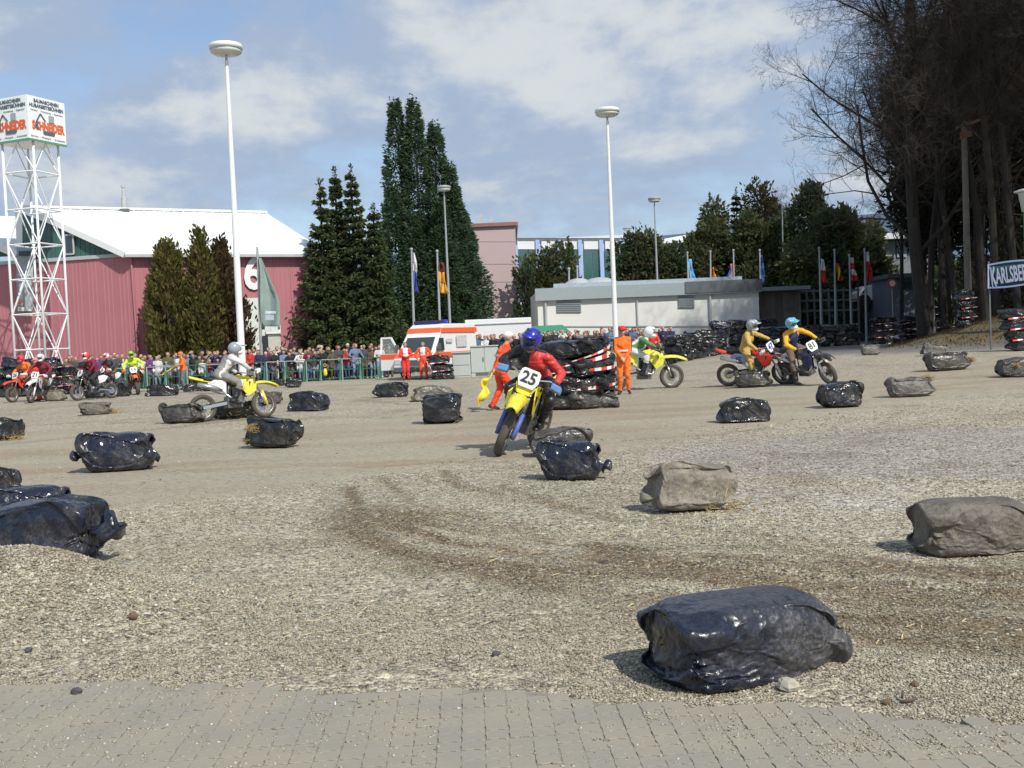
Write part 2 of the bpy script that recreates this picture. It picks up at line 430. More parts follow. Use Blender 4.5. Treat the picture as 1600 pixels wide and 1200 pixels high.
sep = gm.n.nodes.new('ShaderNodeSeparateColor'); gm.lk(k, sep.inputs[0])
v1 = gm.vor(70, out='Color'); v2 = gm.vor(28, out='Color'); d1 = gm.vor(70); d2 = gm.vor(28)
s1 = gm.n.nodes.new('ShaderNodeSeparateColor'); gm.lk(v1, s1.inputs[0]); s2 = gm.n.nodes.new('ShaderNodeSeparateColor'); gm.lk(v2, s2.inputs[0])
amt = gm.map(sep.outputs[0], 0, 1, 1, .25)
n3 = gm.noise(160, 3); n4 = gm.noise(9, 6, .65)
f1 = gm.math('MULTIPLY', gm.math('SUBTRACT', gm.math('ADD', gm.math('MULTIPLY', s1.outputs[0], .6), gm.math('MULTIPLY', s2.outputs[0], .4)), .5), amt)
f2 = gm.math('ADD', gm.math('MULTIPLY', f1, 1.75), gm.math('MULTIPLY', gm.math('SUBTRACT', n4, .5), .9))
f3 = gm.math('ADD', gm.math('ADD', f2, gm.math('MULTIPLY', gm.math('SUBTRACT', n3, .5), .3)), 1.0)
vm = gm.n.nodes.new('ShaderNodeVectorMath'); vm.operation = 'SCALE'; gm.lk(col, vm.inputs[0]); gm.lk(f3, vm.inputs[3])
spk = gm.math('MULTIPLY', gm.map(s1.outputs[1], .93, .95), amt)
cc = gm.mix(gm.math('MULTIPLY', spk, .6), vm.outputs[0], (.6, .58, .52))
dk = gm.math('MULTIPLY', gm.map(s2.outputs[1], .93, .95), amt)
cc = gm.mix(gm.math('MULTIPLY', dk, .55), cc, (.11, .10, .09))
hh = gm.math('ADD', gm.math('MULTIPLY', d1, -.5), gm.math('ADD', gm.math('MULTIPLY', d2, -1.0), gm.math('MULTIPLY', n4, .5)))
gm.bump(gm.math('MULTIPLY', hh, amt), .8, .02)
GMAT = gm.set(Base_Color=cc, Roughness=.9, Specular_IOR_Level=.2)
go = np_mesh('ground', np.stack([x, y, z], 1), faces, GMAT, smooth=True)
struct(go)
def vcol(o, name, c3):
    a = o.data.color_attributes.new(name, 'FLOAT_COLOR', 'POINT'); c4 = np.ones((len(c3), 4), 'f'); c4[:, :3] = c3; a.data.foreach_set('color', c4.ravel())
vcol(go, 'col', np.clip(c, 0, 1)); vcol(go, 'k', np.stack([np.maximum(tr, fa), gs, pv], 1))
def mz(px, py):
    "height of the displaced ground mesh"
    i = np.clip(np.searchsorted(gx, px)-1, 0, nx-2); j = np.clip(np.searchsorted(gy, py)-1, 0, ny-2)
    fx = (px-gx[i])/(gx[i+1]-gx[i]); fy = (py-gy[j])/(gy[j+1]-gy[j])
    return (GZ[j, i]*(1-fx)+GZ[j, i+1]*fx)*(1-fy)+(GZ[j+1, i]*(1-fx)+GZ[j+1, i+1]*fx)*fy

# ---- interlocking concrete pavers along the near edge
pm = NT('paver_concrete')
oi = pm.n.nodes.new('ShaderNodeObjectInfo')
pn = pm.noise(35, 6, .65); pn2 = pm.noise(5, 3)
pc = pm.mix(pn, (.24, .228, .185), (.32, .30, .245)); pc = pm.mix(pm.math('MULTIPLY', oi.outputs['Random'], .35), pc, (.28, .26, .20))
pc = pm.mix(pm.map(pm.noise(3, 4, vec=pm.n.nodes.new('ShaderNodeNewGeometry').outputs['Position']), .40, .65, 0, .75), pc, (.33, .30, .225))
pm.bump(pn, .5, .004)
PM = pm.set(Base_Color=pc, Roughness=.85, Specular_IOR_Level=.25)
pw, ph = .0865, .090
def paver_shape(r=0):
    a = pw-.003; b = ph-.003
    out = [(-.5*a, -.44*b), (-.30*a, -.52*b), (.05*a, -.40*b), (.34*a, -.50*b), (.5*a, -.44*b), (.46*a, -.1*b), (.52*a, .2*b), (.5*a, .5*b), (.30*a, .44*b), (.05*a, .56*b), (-.34*a, .46*b), (-.5*a, .5*b), (-.54*a, .1*b), (-.49*a, -.2*b)]
    vs = [(p*.975, q*.975, .030) for p, q in out]+[(p, q, .0285) for p, q in out]+[(p, q, 0) for p, q in out]; n = len(out)
    fs = [tuple(range(n))]+[(i, n+i, n+(i+1) % n, (i+1) % n) for i in range(n)]+[(n+i, 2*n+i, 2*n+(i+1) % n, n+(i+1) % n) for i in range(n)]
    return vs, fs
vs_, fs_ = paver_shape()
me_p = bpy.data.meshes.new('paver'); me_p.from_pydata(vs_, [], [f[::1] for f in fs_]); me_p.materials.append(PM)
ang = R(2.2); ca, sa = math.cos(ang), math.sin(ang)
spots = []
for i in range(-60, 60):
    for j in range(-8, 24):
        lx = i*pw+(vn(i*.3, j*.9, 9)-.5)*.008; ly = j*ph+.04*math.sin(i*.12)
        wx = lx*ca-ly*sa; wy = 3.3+lx*sa+ly*ca
        if wy < 2.6 or wy > float(pave_y(wx))+.03: continue
        spots.append((wx, wy))
spots.sort(key=lambda q: (0 if abs(q[0])/q[1] < .50 and q[1] > 3.62 else 1, q[1]+abs(q[0])*.2))
pave = bpy.data.objects.new('pavement', bpy.data.meshes.new('pavement'))
psheet = MB()
ex = np.linspace(-6, 6, 60)
psheet.sheet([[(q, 2.3, .0188) for q in ex], [(q, float(pave_y(q))+.02, .0188) for q in ex]])
pave = struct(psheet.build('pavement', mat('paver_bed_sand', (.24, .22, .17), .95, var=.25, scale=30, bump=.4)))
rest = MB()
for n_, (wx, wy) in enumerate(spots):
    rz = ang+rnd.uniform(-.035, .035); zz = -.008+rnd.uniform(-.002, .0025); tx, ty = rnd.uniform(-.012, .012), rnd.uniform(-.012, .012)
    if n_ < 300:
        o = bpy.data.objects.new('paver', me_p); COL.objects.link(o); o.parent = pave; o.location = (wx, wy, zz); o.rotation_euler = (tx, ty, rz)
    else:
        m3 = Matrix.Rotation(rz, 3, 'Z'); rest.add([m3 @ Vector(q)+Vector((wx, wy, zz)) for q in vs_], fs_)
ro = rest.build('paver_field', PM, pave); ro['kind'] = 'stuff'

# ---- loose gravel: real stones
def stones(name, N, fn, size, m, label):
    rs = np.random.RandomState(hash(name) % 1000 if False else len(name)*13)
    px, py, sz = fn(rs, N, size)
    n = len(px); oc = np.array([[1, 0, 0], [-1, 0, 0], [0, 1, 0], [0, -1, 0], [0, 0, 1], [0, 0, -1]], float)
    fc = np.array([[0, 2, 4], [2, 1, 4], [1, 3, 4], [3, 0, 4], [2, 0, 5], [1, 2, 5], [3, 1, 5], [0, 3, 5]])
    V = oc[None]*(1+rs.uniform(-.35, .35, (n, 6, 1)))*rs.uniform(.6, 1.3, (n, 1, 3))*np.array([1, 1, .5])
    V += rs.uniform(-.25, .25, (n, 6, 3)); a = rs.rand(n)*6.28; cs, sn = np.cos(a)[:, None], np.sin(a)[:, None]
    VX = V[..., 0]*cs-V[..., 1]*sn; VY = V[..., 0]*sn+V[..., 1]*cs
    zz = np.maximum(mz(px, py), np.where(py < pave_y(px)-.04, .02, -9))+sz*.25
    V = np.stack([VX*sz[:, None]+px[:, None], VY*sz[:, None]+py[:, None], V[..., 2]*sz[:, None]+zz[:, None]], 2)
    Fc = fc[None]+(np.arange(n)*6)[:, None, None]
    o = np_mesh(name, V.reshape(-1, 3), Fc.reshape(-1, 3), m)
    pal = np.array([(.47, .43, .325), (.42, .38, .28), (.35, .315, .225), (.55, .515, .41), (.26, .23, .165), (.14, .125, .10), (.68, .655, .57), (.44, .375, .26)])
    pr = np.array([.25, .27, .17, .09, .08, .035, .022, .10]); ci = rs.choice(len(pal), n, p=pr/pr.sum())
    cl = pal[ci]*rs.uniform(.66, 1.02, (n, 1))*(.88+.26*fbm(px*.8, py*.8, 11, 4))[:, None]; b = paint_brown(px, py); cl = cl*(1-.62*b[:, None])+np.array([(.25, .195, .13)])*b[:, None]*.62
    vcol(o, 'col', np.repeat(cl, 6, 0)); tag(o, label, None, kind='stuff'); return o
def paint_brown(px, py): return paint(px, py)[3]
sm = NT('gravel_stone'); SM = sm.set(Base_Color=sm.attr('col'), Roughness=.85, Specular_IOR_Level=.3)
def fn_gravel(rs, N, size):
    v = 1/rs.uniform(1/19., 1/3.55, N); py = v; px = rs.uniform(-.62, .62, N)*py
    t = paint(px, py); clump = fbm(px*1.7, py*1.7, 101, 4)
    p = (.20+.85*ss(.32, .66, clump))*(1-.93*t[0])*(1-np.clip(t[6]*2-1, 0, 1)*np.interp(px, [.3, 1.6], [.88, .45]))*(1-.25*t[6])*(1-.55*t[3])*(1-.5*t[2])
    m_ = rs.rand(N) < p
    px, py = px[m_], py[m_]; sz = rs.uniform(.35, 1., len(px))**2.2*size+.0026
    sz = sz*(1+.11*np.maximum(0, py-4)); return px, py, sz
stones('gravel', 260000, fn_gravel, .0063, SM, 'loose pale gravel scattered over the open lot')
def fn_mound(rs, N, size):
    px = rs.normal(-2.75, .8, N); py = rs.normal(6.1, .45, N); m_ = (px < -1.2) & (px > -4.6) & (py > 4.8); px, py = px[m_], py[m_]
    return px, py, rs.uniform(.3, 1, len(px))**2*size*1.1+.004
stones('gravel_heap', 14000, fn_mound, .0095, SM, 'heaped gravel in front of the big black bale at the near left')
print('ground', time.time()-T0)
# ================================================================ BUILDINGS
def wall_quad(mb, a, b, z0, z1, off=0.0):
    "vertical quad from a to b"
    a = Vector(a); b = Vector(b); return mb.add([(a.x, a.y, z0), (b.x, b.y, z0), (b.x, b.y, z1), (a.x, a.y, z1)], [(0, 1, 2, 3)])
def wall_pt(u, a, b):
    "where the vertical plane through a,b meets column u of the photograph's mid line (t along a-b)"
    d = ray(u, 480); # solve a+t(b-a) = s*d in xy
    ax, ay = a.x, a.y; bx, by = b.x-a.x, b.y-a.y; det = bx*(-d.y)+d.x*by
    return (-ax*(-d.y)+(-d.x)*ay*-1*-1)/det if False else ((-ax)*(-d.y)-(-d.x)*(-ay))/det
PINK = mat('pink_sheet_metal', (.42, .165, .185), .55, var=.06, scale=.6)
WROOF = mat('white_roof_sheet', (.80, .84, .82), .5, var=.04, scale=.5)
GREEN = mat('dark_green_cladding', (.05, .125, .105), .5, var=.15, scale=1)
WHITE = mat('white_paint', (.78, .80, .78), .45, var=.03, scale=2)
GREYM = mat('grey_metal', (.42, .45, .45), .5, var=.08, scale=2)
DGREY = mat('dark_grey_metal', (.12, .13, .135), .5, var=.1)
BLACK = mat('black_rubber', (.018, .018, .02), .6, var=.1)
GLASSD = mat('dark_glass', (.03, .05, .055), .08, var=0, spec=.8)

def hall(name, label, A, B, Lft, apexL, apexR, h, clad=True):
    r = thing(name, label, 'hall', (A.x, A.y, 0))
    # pink cladding in single corrugated sheets: raised ribs
    def side(a, b, z0, z1, first, step=.95):
        d = Vector((b.x-a.x, b.y-a.y, 0)); L = d.length; d.normalize(); nrm = Vector((d.y, -d.x, 0))
        n = max(1, int(L/step)); st = L/n
        for i in range(n):
            mb = MB(); ribs = 4; pr = []
            for k in range(ribs):
                q = (i+k/ribs)*st; w = st/ribs
                pr += [(q+.006, 0), (q+w*.55, 0), (q+w*.62, .014), (q+w*.93, .014)]
            pr.append(((i+1)*st-.004, 0))
            lo = [Vector((a.x, a.y, z0))+d*q+nrm*(.02+w_) for q, w_ in pr]; hi = [Vector((p.x, p.y, z1)) for p in lo]
            mb.sheet([lo, hi]); mb.build('wall_sheet', PINK, r, world=True)
        wall = MB(); wall_quad(wall, a-nrm*.03, b-nrm*.03, z0, z1); wall.build('wall', PINK, r, world=True)
    side(A, B, -.3, h, 0); side(Lft, A, -.3, h, 1)
    # green gable
    g = MB(); g.add([Lft+Vector((0, 0, h)), A+Vector((0, 0, h)), apexL+Vector((0, 0, -.1)), Vector((Lft.x, Lft.y, apexL.z-.1)) if Lft.x < apexL.x-.5 and False else Lft+Vector((0, 0, h+.02))], [(0, 1, 2, 3)])
    if clad: g.build('gable', GREEN, r, world=True)
    return r
A = P(204, 398, 62); h_e = A.z; A = Vector((A.x, A.y, 0)); B = P(503, 396, 66.5); B = Vector((B.x, B.y, 0))
L1 = P(35, 402, 63.6); L1 = Vector((L1.x, L1.y, 0)); L2 = P(-420, 410, 67); L2 = Vector((L2.x, L2.y, 0))
AL = P(35, 327, 63.6); AR = P(416, 334, 71.5)
hall1 = hall('exhibition_hall', 'long pink hall marked 6 with white roof and green gable', A, B, L1, AL, AR, h_e, clad=False)
def sub(name, m, fn, **k):
    mb = MB(); fn(mb); return mb.build(name, m, hall1, world=True, **k)
dAB = (B-A).normalized(); nAB = Vector((dAB.y, -dAB.x, 0)); dGA = (A-L1).normalized(); nGA = Vector((dGA.y, -dGA.x, 0))
z3 = Vector((0, 0, 1))
# green gable, in vertical boards
gb = (AL-z3*.25); Ltop = L1+z3*h_e; ng = 22
for i in range(ng):
    a_, b_ = i/ng, (i+1)/ng-.004
    pa, pb = Ltop.lerp(A+z3*h_e, a_), Ltop.lerp(A+z3*h_e, b_); ta, tb = gb.lerp(A+z3*(h_e+.02), a_), gb.lerp(A+z3*(h_e+.02), b_)
    mb = MB(); mb.prism([pa, pb, tb, ta], nGA*(.05+.015*(i % 2))); mb.build('gable_board', GREEN, hall1, world=True)
sub('gable_sill', GREYM, lambda m: m.bar(Ltop+nGA*.08, A+z3*h_e+nGA*.08, .12, .2))
win = MB(); c0 = Ltop.lerp(A+z3*h_e, .42)+nGA*.12; c1 = Ltop.lerp(A+z3*h_e, .5)+nGA*.12
win.prism([c0+z3*.25, c1+z3*.25, c1+z3*1.35, c0+z3*1.35], nGA*.05); wo_ = win.build('window', GLASSD, hall1, world=True)
fr = MB()
for p_, q_ in ((c0+z3*.25, c1+z3*.25), (c1+z3*.25, c1+z3*1.35), (c1+z3*1.35, c0+z3*1.35), (c0+z3*1.35, c0+z3*.25)): fr.bar(p_+nGA*.03, q_+nGA*.03, .09)
f_ = fr.build('window_frame', GREYM, hall1, world=True)
# roof: front slope in sheets, back slope, fascias, gutter
ov = nAB*.45-z3*.12; E0 = A+z3*(h_e+.18)+ov-dAB*.35; E1 = B+z3*(h_e+.12)+ov+dAB*.3; R0_ = AL+z3*.1; R1_ = AR+z3*.05
NS = 24
for i in range(NS):
    a_, b_ = i/NS, (i+1)/NS; mb = MB(); e0, e1 = E0.lerp(E1, a_), E0.lerp(E1, b_); r0, r1 = R0_.lerp(R1_, a_), R0_.lerp(R1_, b_)
    mb.add([e0, e1, r1, r0, e0-z3*.08, e1-z3*.08], [(0, 1, 2, 3), (4, 5, 1, 0)])
    mb.add([e0+z3*.002, e0.lerp(e1, .08)+z3*.05, r0.lerp(r1, .08)+z3*.05, r0+z3*.002, e0.lerp(e1, .16)+z3*.002, r0.lerp(r1, .16)+z3*.002], [(0, 1, 2, 3), (1, 4, 5, 2)])
    mb.build('roof_sheet', WROOF, hall1, world=True)
BK = Vector((2.5, 11, -3.4))
sub('roof_back_slope', WROOF, lambda m: m.add([R0_, R1_, R1_+BK, R0_+BK], [(0, 1, 2, 3)]))
sub('roof_end', WROOF, lambda m: m.add([E1, R1_+BK, R1_], [(0, 1, 2)]))
sub('fascia', WHITE, lambda m: (m.bar(E0-z3*.1, R0_-z3*.02, .14, .34)))
sub('ridge_cap', WHITE, lambda m: m.bar(R0_+z3*.05, R1_+z3*.05, .4, .14))
sub('gutter', GREYM, lambda m: m.bar(E0-z3*.16+nAB*.06, E1-z3*.16+nAB*.06, .16, .16))
sub('end_wall', WHITE, lambda m: m.add([AL+z3*0, AL-dGA*.5, Vector((AL.x-.5, AL.y, h_e-.6)), Vector((AL.x, AL.y, h_e-.6))], [(0, 1, 2, 3)]))
sub('downpipe', PINK, lambda m: m.tube([A+nAB*.12+z3*h_e, A+nAB*.12+dAB*.12-z3*.2], .07))
# white door block with canopy under the 6
def on(a, b, u, off=0.05):
    d = ray(u, 500); bx, by = b.x-a.x, b.y-a.y
    t = (a.y*d.x-a.x*d.y)/(bx*d.y-by*d.x); return a+(b-a)*t
p0, p1 = on(A, B, 383), on(A, B, 435)
def zat(p, u, v): return P(u, v, p.y).z
zt = zat(p0, 383, 466)
sub('door_panel', mat('pale_door_sheet', (.62, .68, .62), .5, var=.04), lambda m: m.prism([p0+nAB*.1-z3*.3, p1+nAB*.1-z3*.3, p1+nAB*.1+z3*zt, p0+nAB*.1+z3*zt], nAB*.08))
d0, d1 = on(A, B, 404), on(A, B, 416)
sub('door', mat('dark_opening', (.02, .022, .022), .7, var=0), lambda m: m.prism([d0+nAB*.16, d1+nAB*.16, d1+nAB*.16+z3*2.6, d0+nAB*.16+z3*2.6], nAB*.06))
d0, d1 = on(A, B, 416.5), on(A, B, 436)
sub('side_door', mat('beige_door', (.50, .49, .43), .6), lambda m: m.prism([d0+nAB*.16, d1+nAB*.16, d1+nAB*.16+z3*2.5, d0+nAB*.16+z3*2.5], nAB*.06))
d0, d1 = on(A, B, 413), on(A, B, 436)
sub('entrance_canopy', WHITE, lambda m: m.prism([d0+nAB*.2+z3*2.7, d1+nAB*.2+z3*2.7, d1+nAB*.2+z3*3.2, d0+nAB*.2+z3*3.2], nAB*.25))
c6 = on(A, B, 398.5); rz6 = math.atan2(dAB.y, dAB.x)
text('number_sign', '6', 2.75, WHITE, hall1, c6+nAB*.14+z3*zat(c6, 398, 429)-hall1.location, (R(90), 0, rz6), 0.86, bold=.07, ext=.03)
# chimney
ch = MB(); q = R0_.lerp(R1_, .39)+z3*.0; ch.lathe(q, [(.16, -.3), (.16, .75), (.10, .8), (.09, 1.35), (.13, 1.36), (.13, 1.5)], 12)
co_ = ch.build('chimney', GREYM, hall1, world=True, smooth=False)
fl_ = MB(); fl_.box(q-z3*.06, (.7, .7, .18)); fl_.build('chimney_flashing', DGREY, hall1, world=True)
# neighbouring hall at the far left
hl = thing('neighbouring_hall', 'second pink hall behind the tower, at the left edge of the photo', 'hall', (L2.x, L2.y, 0))
def sub2(name, m, fn):
    mb = MB(); fn(mb); return mb.build(name, m, hl, world=True)
dL = (L1-L2).normalized(); nL = Vector((dL.y, -dL.x, 0)); LL = (L1-L2).length; n_ = 22
for i in range(n_):
    a_, b_ = L2+dL*LL*i/n_, L2+dL*LL*(i+1)/n_
    mb = MB(); pr = []
    for k_ in range(4):
        w = 1/4; pr += [(k_*w+.004, 0), (k_*w+w*.55, 0), (k_*w+w*.62, .014), (k_*w+w*.93, .014)]
    pr.append((.996, 0)); lo = [a_.lerp(b_, q)+nL*(.02+w_) for q, w_ in pr]; mb.sheet([[p-z3*.3 for p in lo], [p+z3*h_e for p in lo]]); mb.build('wall_sheet', PINK, hl, world=True)
sub2('wall', PINK, lambda m: wall_quad(m, L2-nL*.05, L1-nL*.05, -.3, h_e))
sub2('wall_sill', GREYM, lambda m: m.bar(L2+z3*h_e+nL*.1, L1+z3*h_e+nL*.1, .12, .2))
gp = P(28, 400, 63.8); gq = P(-3, 374, 63.8); g0 = P(-420, 250, 67)
sub2('gable', GREEN, lambda m: m.prism([P(27, 400, 64), P(-60, 404, 64.5), P(-60, 352, 64.5)], nL*.06))
sub2('roof', WROOF, lambda m: (m.add([P(26, 396, 63.4), P(26, 338, 69), P(-500, 328, 72), P(-500, 190, 66), P(-60, 350, 64)], [(0, 1, 2, 4), (4, 2, 3)])))
sub2('fascia', WHITE, lambda m: m.bar(P(27, 398, 63.3), P(-80, 352, 63.9), .16, .4))
# banner hanging on the wall behind the tower
ban = thing('hanging_banner', 'grey printed banner on the pink wall seen through the tower', 'banner', (P(40, 440, 62.9).x, 62.9, 0))
mb = MB(); rows = []
for i in range(13):
    v = 386+i*8.4; rows.append([P(u_+.5*math.sin(i*.9), v, 62.9-.12*math.sin(i*.7+j*1.3)) for j, u_ in enumerate((26, 34, 43, 52))])
mb.sheet(rows); mb.build('banner_cloth', mat('grey_banner_cloth', (.33, .38, .40), .7), ban, world=True, solid=.01, smooth=True)
for (u0, u1, v0, v1, cc_) in ((29, 48, 392, 400, (.05, .07, .08)), (28, 48, 428, 431, (.6, .65, .66)), (27, 36, 470, 476, (.6, .2, .1)), (28, 50, 480, 486, (.6, .65, .66))):
    mb = MB(); mb.prism([P(u0, v1, 62.6), P(u1, v1, 62.6), P(u1, v0, 62.6), P(u0, v0, 62.6)], (0, .01, 0)); mb.build('print_patch', mat('print_%d_%d' % (u0, v0), cc_, .7, var=.3, scale=9), ban, world=True)

# generic block
def block(name, label, cat, fl, fr_, depth, z0, z1, m, parent=None):
    "box with front wall from fl to fr_ (ground points) and depth to the back"
    r = parent or thing(name, label, cat, (fl.x, fl.y, 0))
    d = Vector((fr_.x-fl.x, fr_.y-fl.y, 0)).normalized(); n = Vector((-d.y, d.x, 0)); a, b = Vector((fl.x, fl.y, 0)), Vector((fr_.x, fr_.y, 0))
    mb = MB(); q = [a, b, b+n*depth, a+n*depth]; mb.add([p+z3*z0 for p in q]+[p+z3*z1 for p in q], [(0, 1, 5, 4), (1, 2, 6, 5), (2, 3, 7, 6), (3, 0, 4, 7), (4, 5, 6, 7)])
    mb.build('wall', m, r, world=True); return r, a, b, d, -n
def panel(r, a, b, nrm, u0, u1, v0, v1, name, m, thick=.06, off=.05):
    p_, q_ = on(a, b, u0), on(a, b, u1)
    zs = [P(u0, v1, p_.y).z, P(u1, v1, q_.y).z, P(u1, v0, q_.y).z, P(u0, v0, p_.y).z]
    mb = MB(); mb.prism([p_+nrm*off+z3*zs[0], q_+nrm*off+z3*zs[1], q_+nrm*off+z3*zs[2], p_+nrm*off+z3*zs[3]], nrm*thick); return mb.build(name, m, r, world=True)
# pinkish block
fl, fr_ = P(640, 500, 92), P(811, 500, 92)
PB = NT('pinkish_render'); PB.bump(PB.noise(3, 5), .2, .02); PBm = PB.set(Base_Color=PB.mix(PB.noise(.4, 5), (.47, .37, .365), (.54, .43, .42)), Roughness=.85)
blk, a, b, d, n = block('flat_roofed_block', 'windowless pale pinkish block rising behind the tall double conifer', 'building', fl, fr_, 18, -.5, P(775, 351, 92).z, PBm)
mb = MB(); ztop = P(775, 351, 92).z; mb.bar(a+n*.1+z3*ztop, b+n*.1+z3*ztop+d*.1, .3, .3); mb.bar(b+d*.1+n*.1+z3*ztop, b+d*.1-n*18+z3*ztop, .3, .3); mb.build('roof_edge', mat('brown_metal', (.28, .15, .13), .5), blk, world=True)
for v in (377, 412, 440, 468): panel(blk, a, b, n, 736, 810.5, v, v+.7, 'joint', mat('joint_grey', (.33, .27, .27), .8), .02, .01)
mb = MB(); t = P(752, 350, 95); mb.box(t+z3*.4, (.4, .4, .9)); mb.box(t+Vector((.9, 0, .3)), (.25, .25, .6)); mb.build('roof_vent', GREYM, blk, world=True)
# white and blue building
BLUEW = mat('pale_blue_paint', (.38, .50, .78), .5, var=.05)
fl, fr_ = P(805, 450, 120), P(981, 450, 120)
zt = P(812, 374, 120).z
bl, a, b, d, n = block('glazed_hall', 'white and pale blue hall with tall green glass bays, far back in the centre', 'building', fl, fr_, 25, -.5, zt, mat('white_cladding', (.74, .80, .84), .5, var=.03, scale=1))
GG = mat('green_glass', (.05, .135, .125), .15, var=.25, scale=.5, spec=.8)
for (u0, u1) in ((814, 829), (830, 845), (846, 861), (862, 876), (881, 894), (895, 909), (916, 929), (930, 941), (948, 960), (961, 972)):
    panel(bl, a, b, n, u0, u1-.6, 391, 470, 'glass_pane', GG, .05, .12)
for u in (811, 845, 878, 911, 944, 975): panel(bl, a, b, n, u-3.2, u+2.8, 375, 470, 'pilaster', BLUEW, .25, .3)
for (u0, u1) in ((811, 842), (848, 875), (881, 908), (914, 941), (947, 972)): panel(bl, a, b, n, u0+3, u1, 375.5, 389.5, 'fascia_panel', WHITE, .06, .18)
panel(bl, a, b, n, 806, 981, 372, 374.6, 'roof_edge', DGREY, .2, .25)
# distant white shed roofs on the right
fs1, a, b, d, n = block('distant_shed', 'far white roofed shed between the dark hedge and the mixed trees', 'building', P(1030, 450, 150), P(1160, 450, 150), 30, -.5, P(1060, 378, 150).z, mat('pale_grey_cladding', (.42, .45, .46), .6))
mb = MB(); z0 = P(1060, 378, 150).z; e = [a-d*1+n*1+z3*z0, b+n*1+z3*z0, b-n*9+z3*(z0+2.0), a-d*.5+d*6-n*9+z3*(z0+1.6)]; mb.prism(e, z3*.35); mb.build('roof', WROOF, fs1, world=True)
fs2, a, b, d, n = block('grey_pavilion', 'grey pavilion with white roof line seen through the bare trees', 'building', P(1352, 450, 95), P(1452, 450, 95), 12, -.5, P(1400, 372, 95).z, mat('pavilion_grey', (.19, .21, .235), .6, var=.2))
mb = MB(); z0 = P(1400, 370, 95).z; mb.prism([a+n*1.2-d+z3*z0, b+n*1.2+d+z3*z0, b-n*9+z3*(z0+.4), a-n*9+z3*(z0+.4)], z3*.5); mb.build('roof', WROOF, fs2, world=True)
for u0 in (1386, 1404): panel(fs2, a, b, n, u0, u0+15, 376, 402, 'window', mat('pavilion_pane', (.30, .34, .40), .3, var=.3), .05, .1)
fs3, a, b, d, n = block('gate_house', 'low dark gate house beside the round road sign', 'building', P(1391, 450, 80), P(1442, 450, 80), 5, .2, P(1410, 432, 80).z, mat('gate_house_wall', (.12, .14, .175), .6, var=.2))
panel(fs3, a, b, n, 1408, 1436, 440, 452, 'window', GLASSD)
mb = MB(); z0 = P(1410, 431, 80).z; mb.prism([a+n*.6-d*.4+z3*z0, b+n*.6+d*.4+z3*z0, b-n*6+z3*z0, a-n*6+z3*z0], z3*.3); mb.build('roof', DGREY, fs3, world=True)

# pale flat container building
CB = NT('pale_block_wall'); CB.bump(CB.noise(2, 4), .15, .02); CBm = CB.set(Base_Color=CB.mix(CB.noise(.7, 5), (.66, .66, .625), (.75, .75, .71)), Roughness=.8)
Yc = 75
fl, fr_ = P(840, 480, Yc), P(1186, 480, Yc+.5)
zt = P(1000, 444.5, Yc).z
cb, a, b, d, n = block('service_building', 'long low pale grey flat roofed building behind the crowd', 'building', fl, fr_, 9, -.3, zt-.2, CBm)
Lc = (b-a).length
fasc = mat('grey_fascia', (.32, .37, .38), .5, var=.05)
zc = zt; mb = MB(); mb.bar(a+n*.18-d*.15+z3*(zc-.42), b+n*.18+d*.15+z3*(zc-.42), .3, .85); mb.build('fascia', fasc, cb, world=True)
mb = MB(); mb.bar(a+d*1.2-n*.6+z3*(zc+.15), b-d*1-n*.6+z3*(zc+.15), .2, .35); mb.build('parapet', mat('blue_grey_roof_edge', (.36, .43, .50), .5), cb, world=True)
mb = MB(); mb.bar(b-d*5.2+n*.36+z3*(zc-.35), b+n*.36+d*.16+z3*(zc-.35), .06, .8); mb.build('fascia_panel', DGREY, cb, world=True)
for u0, u1, v0, v1 in ((870, 909, 470, 488), (1060, 1086, 463, 481)):
    panel(cb, a, b, n, u0, u1, v0, v1, 'louvre', GREYM, .05, .04)
    p_, q_ = on(a, b, u0), on(a, b, u1)
    for k_ in range(6):
        v = v0+(v1-v0)*(k_+.5)/6; panel(cb, a, b, n, u0+1, u1-1, v-.8, v+.8, 'louvre_slat', mat('slat_grey', (.25, .27, .28), .5), .05, .10)
for u in (853, 996, 1110): 
    p_ = on(a, b, u)+n*.12; mb = MB(); mb.tube([p_+z3*(zc-.05 if u != 996 else zc-.8), p_], .09 if u != 996 else .04, 8); mb.build('downpipe', GREYM, cb, world=True)
for u0, u1 in ((840, 996), (996, 1110), (1110, 1186)): panel(cb, a, b, n, u0+1, u1-1, 509, 510.5, 'plinth_line', GREYM, .05, .05)
for (u, s) in ((904, 1.0), (937, 1.25)):
    p_ = P(u, 444, Yc+4); mb = MB(); mb.lathe((p_.x, p_.y, zc-.2), [(.45*s, 0), (.45*s, .5), (.5*s, .5), (1.05*s, .62), (.95*s, .75), (.5*s, .98), (.1, 1.05)], 18); mb.build('roof_ventilator', GREYM, cb, world=True)
# kiosk / wooden shed with dark fence to its right
ks, a, b, d, n = block('timber_shed', 'weathered brown timber shed at the end of the pale low building', 'shed', P(1188, 500, 77), P(1252, 500, 77), 4, -.2, P(1220, 453, 77).z, mat('old_timber_wall', (.13, .11, .095), .8))
TB = mat('old_timber', (.17, .15, .13), .85, var=.3, scale=1.5)
for i in range(16):
    u0 = 1188+i*4; 
    if 1212 <= u0 <= 1220: continue
    panel(ks, a, b, n, u0, u0+3.6, 457, 512, 'wall_board', TB, .05, .06)
mb = MB(); z0 = P(1220, 452, 77).z; mb.bar(a+n*.8-d*.3+z3*z0, b+n*.8+d*.3+z3*z0, 1.6, .25); mb.build('roof', mat('shed_roof_grey', (.2, .24, .25), .6), ks, world=True)
fn = thing('railing_fence', 'dark railing fence running right from the timber shed', 'fence', (P(1250, 500, 78).x, 78, 0))
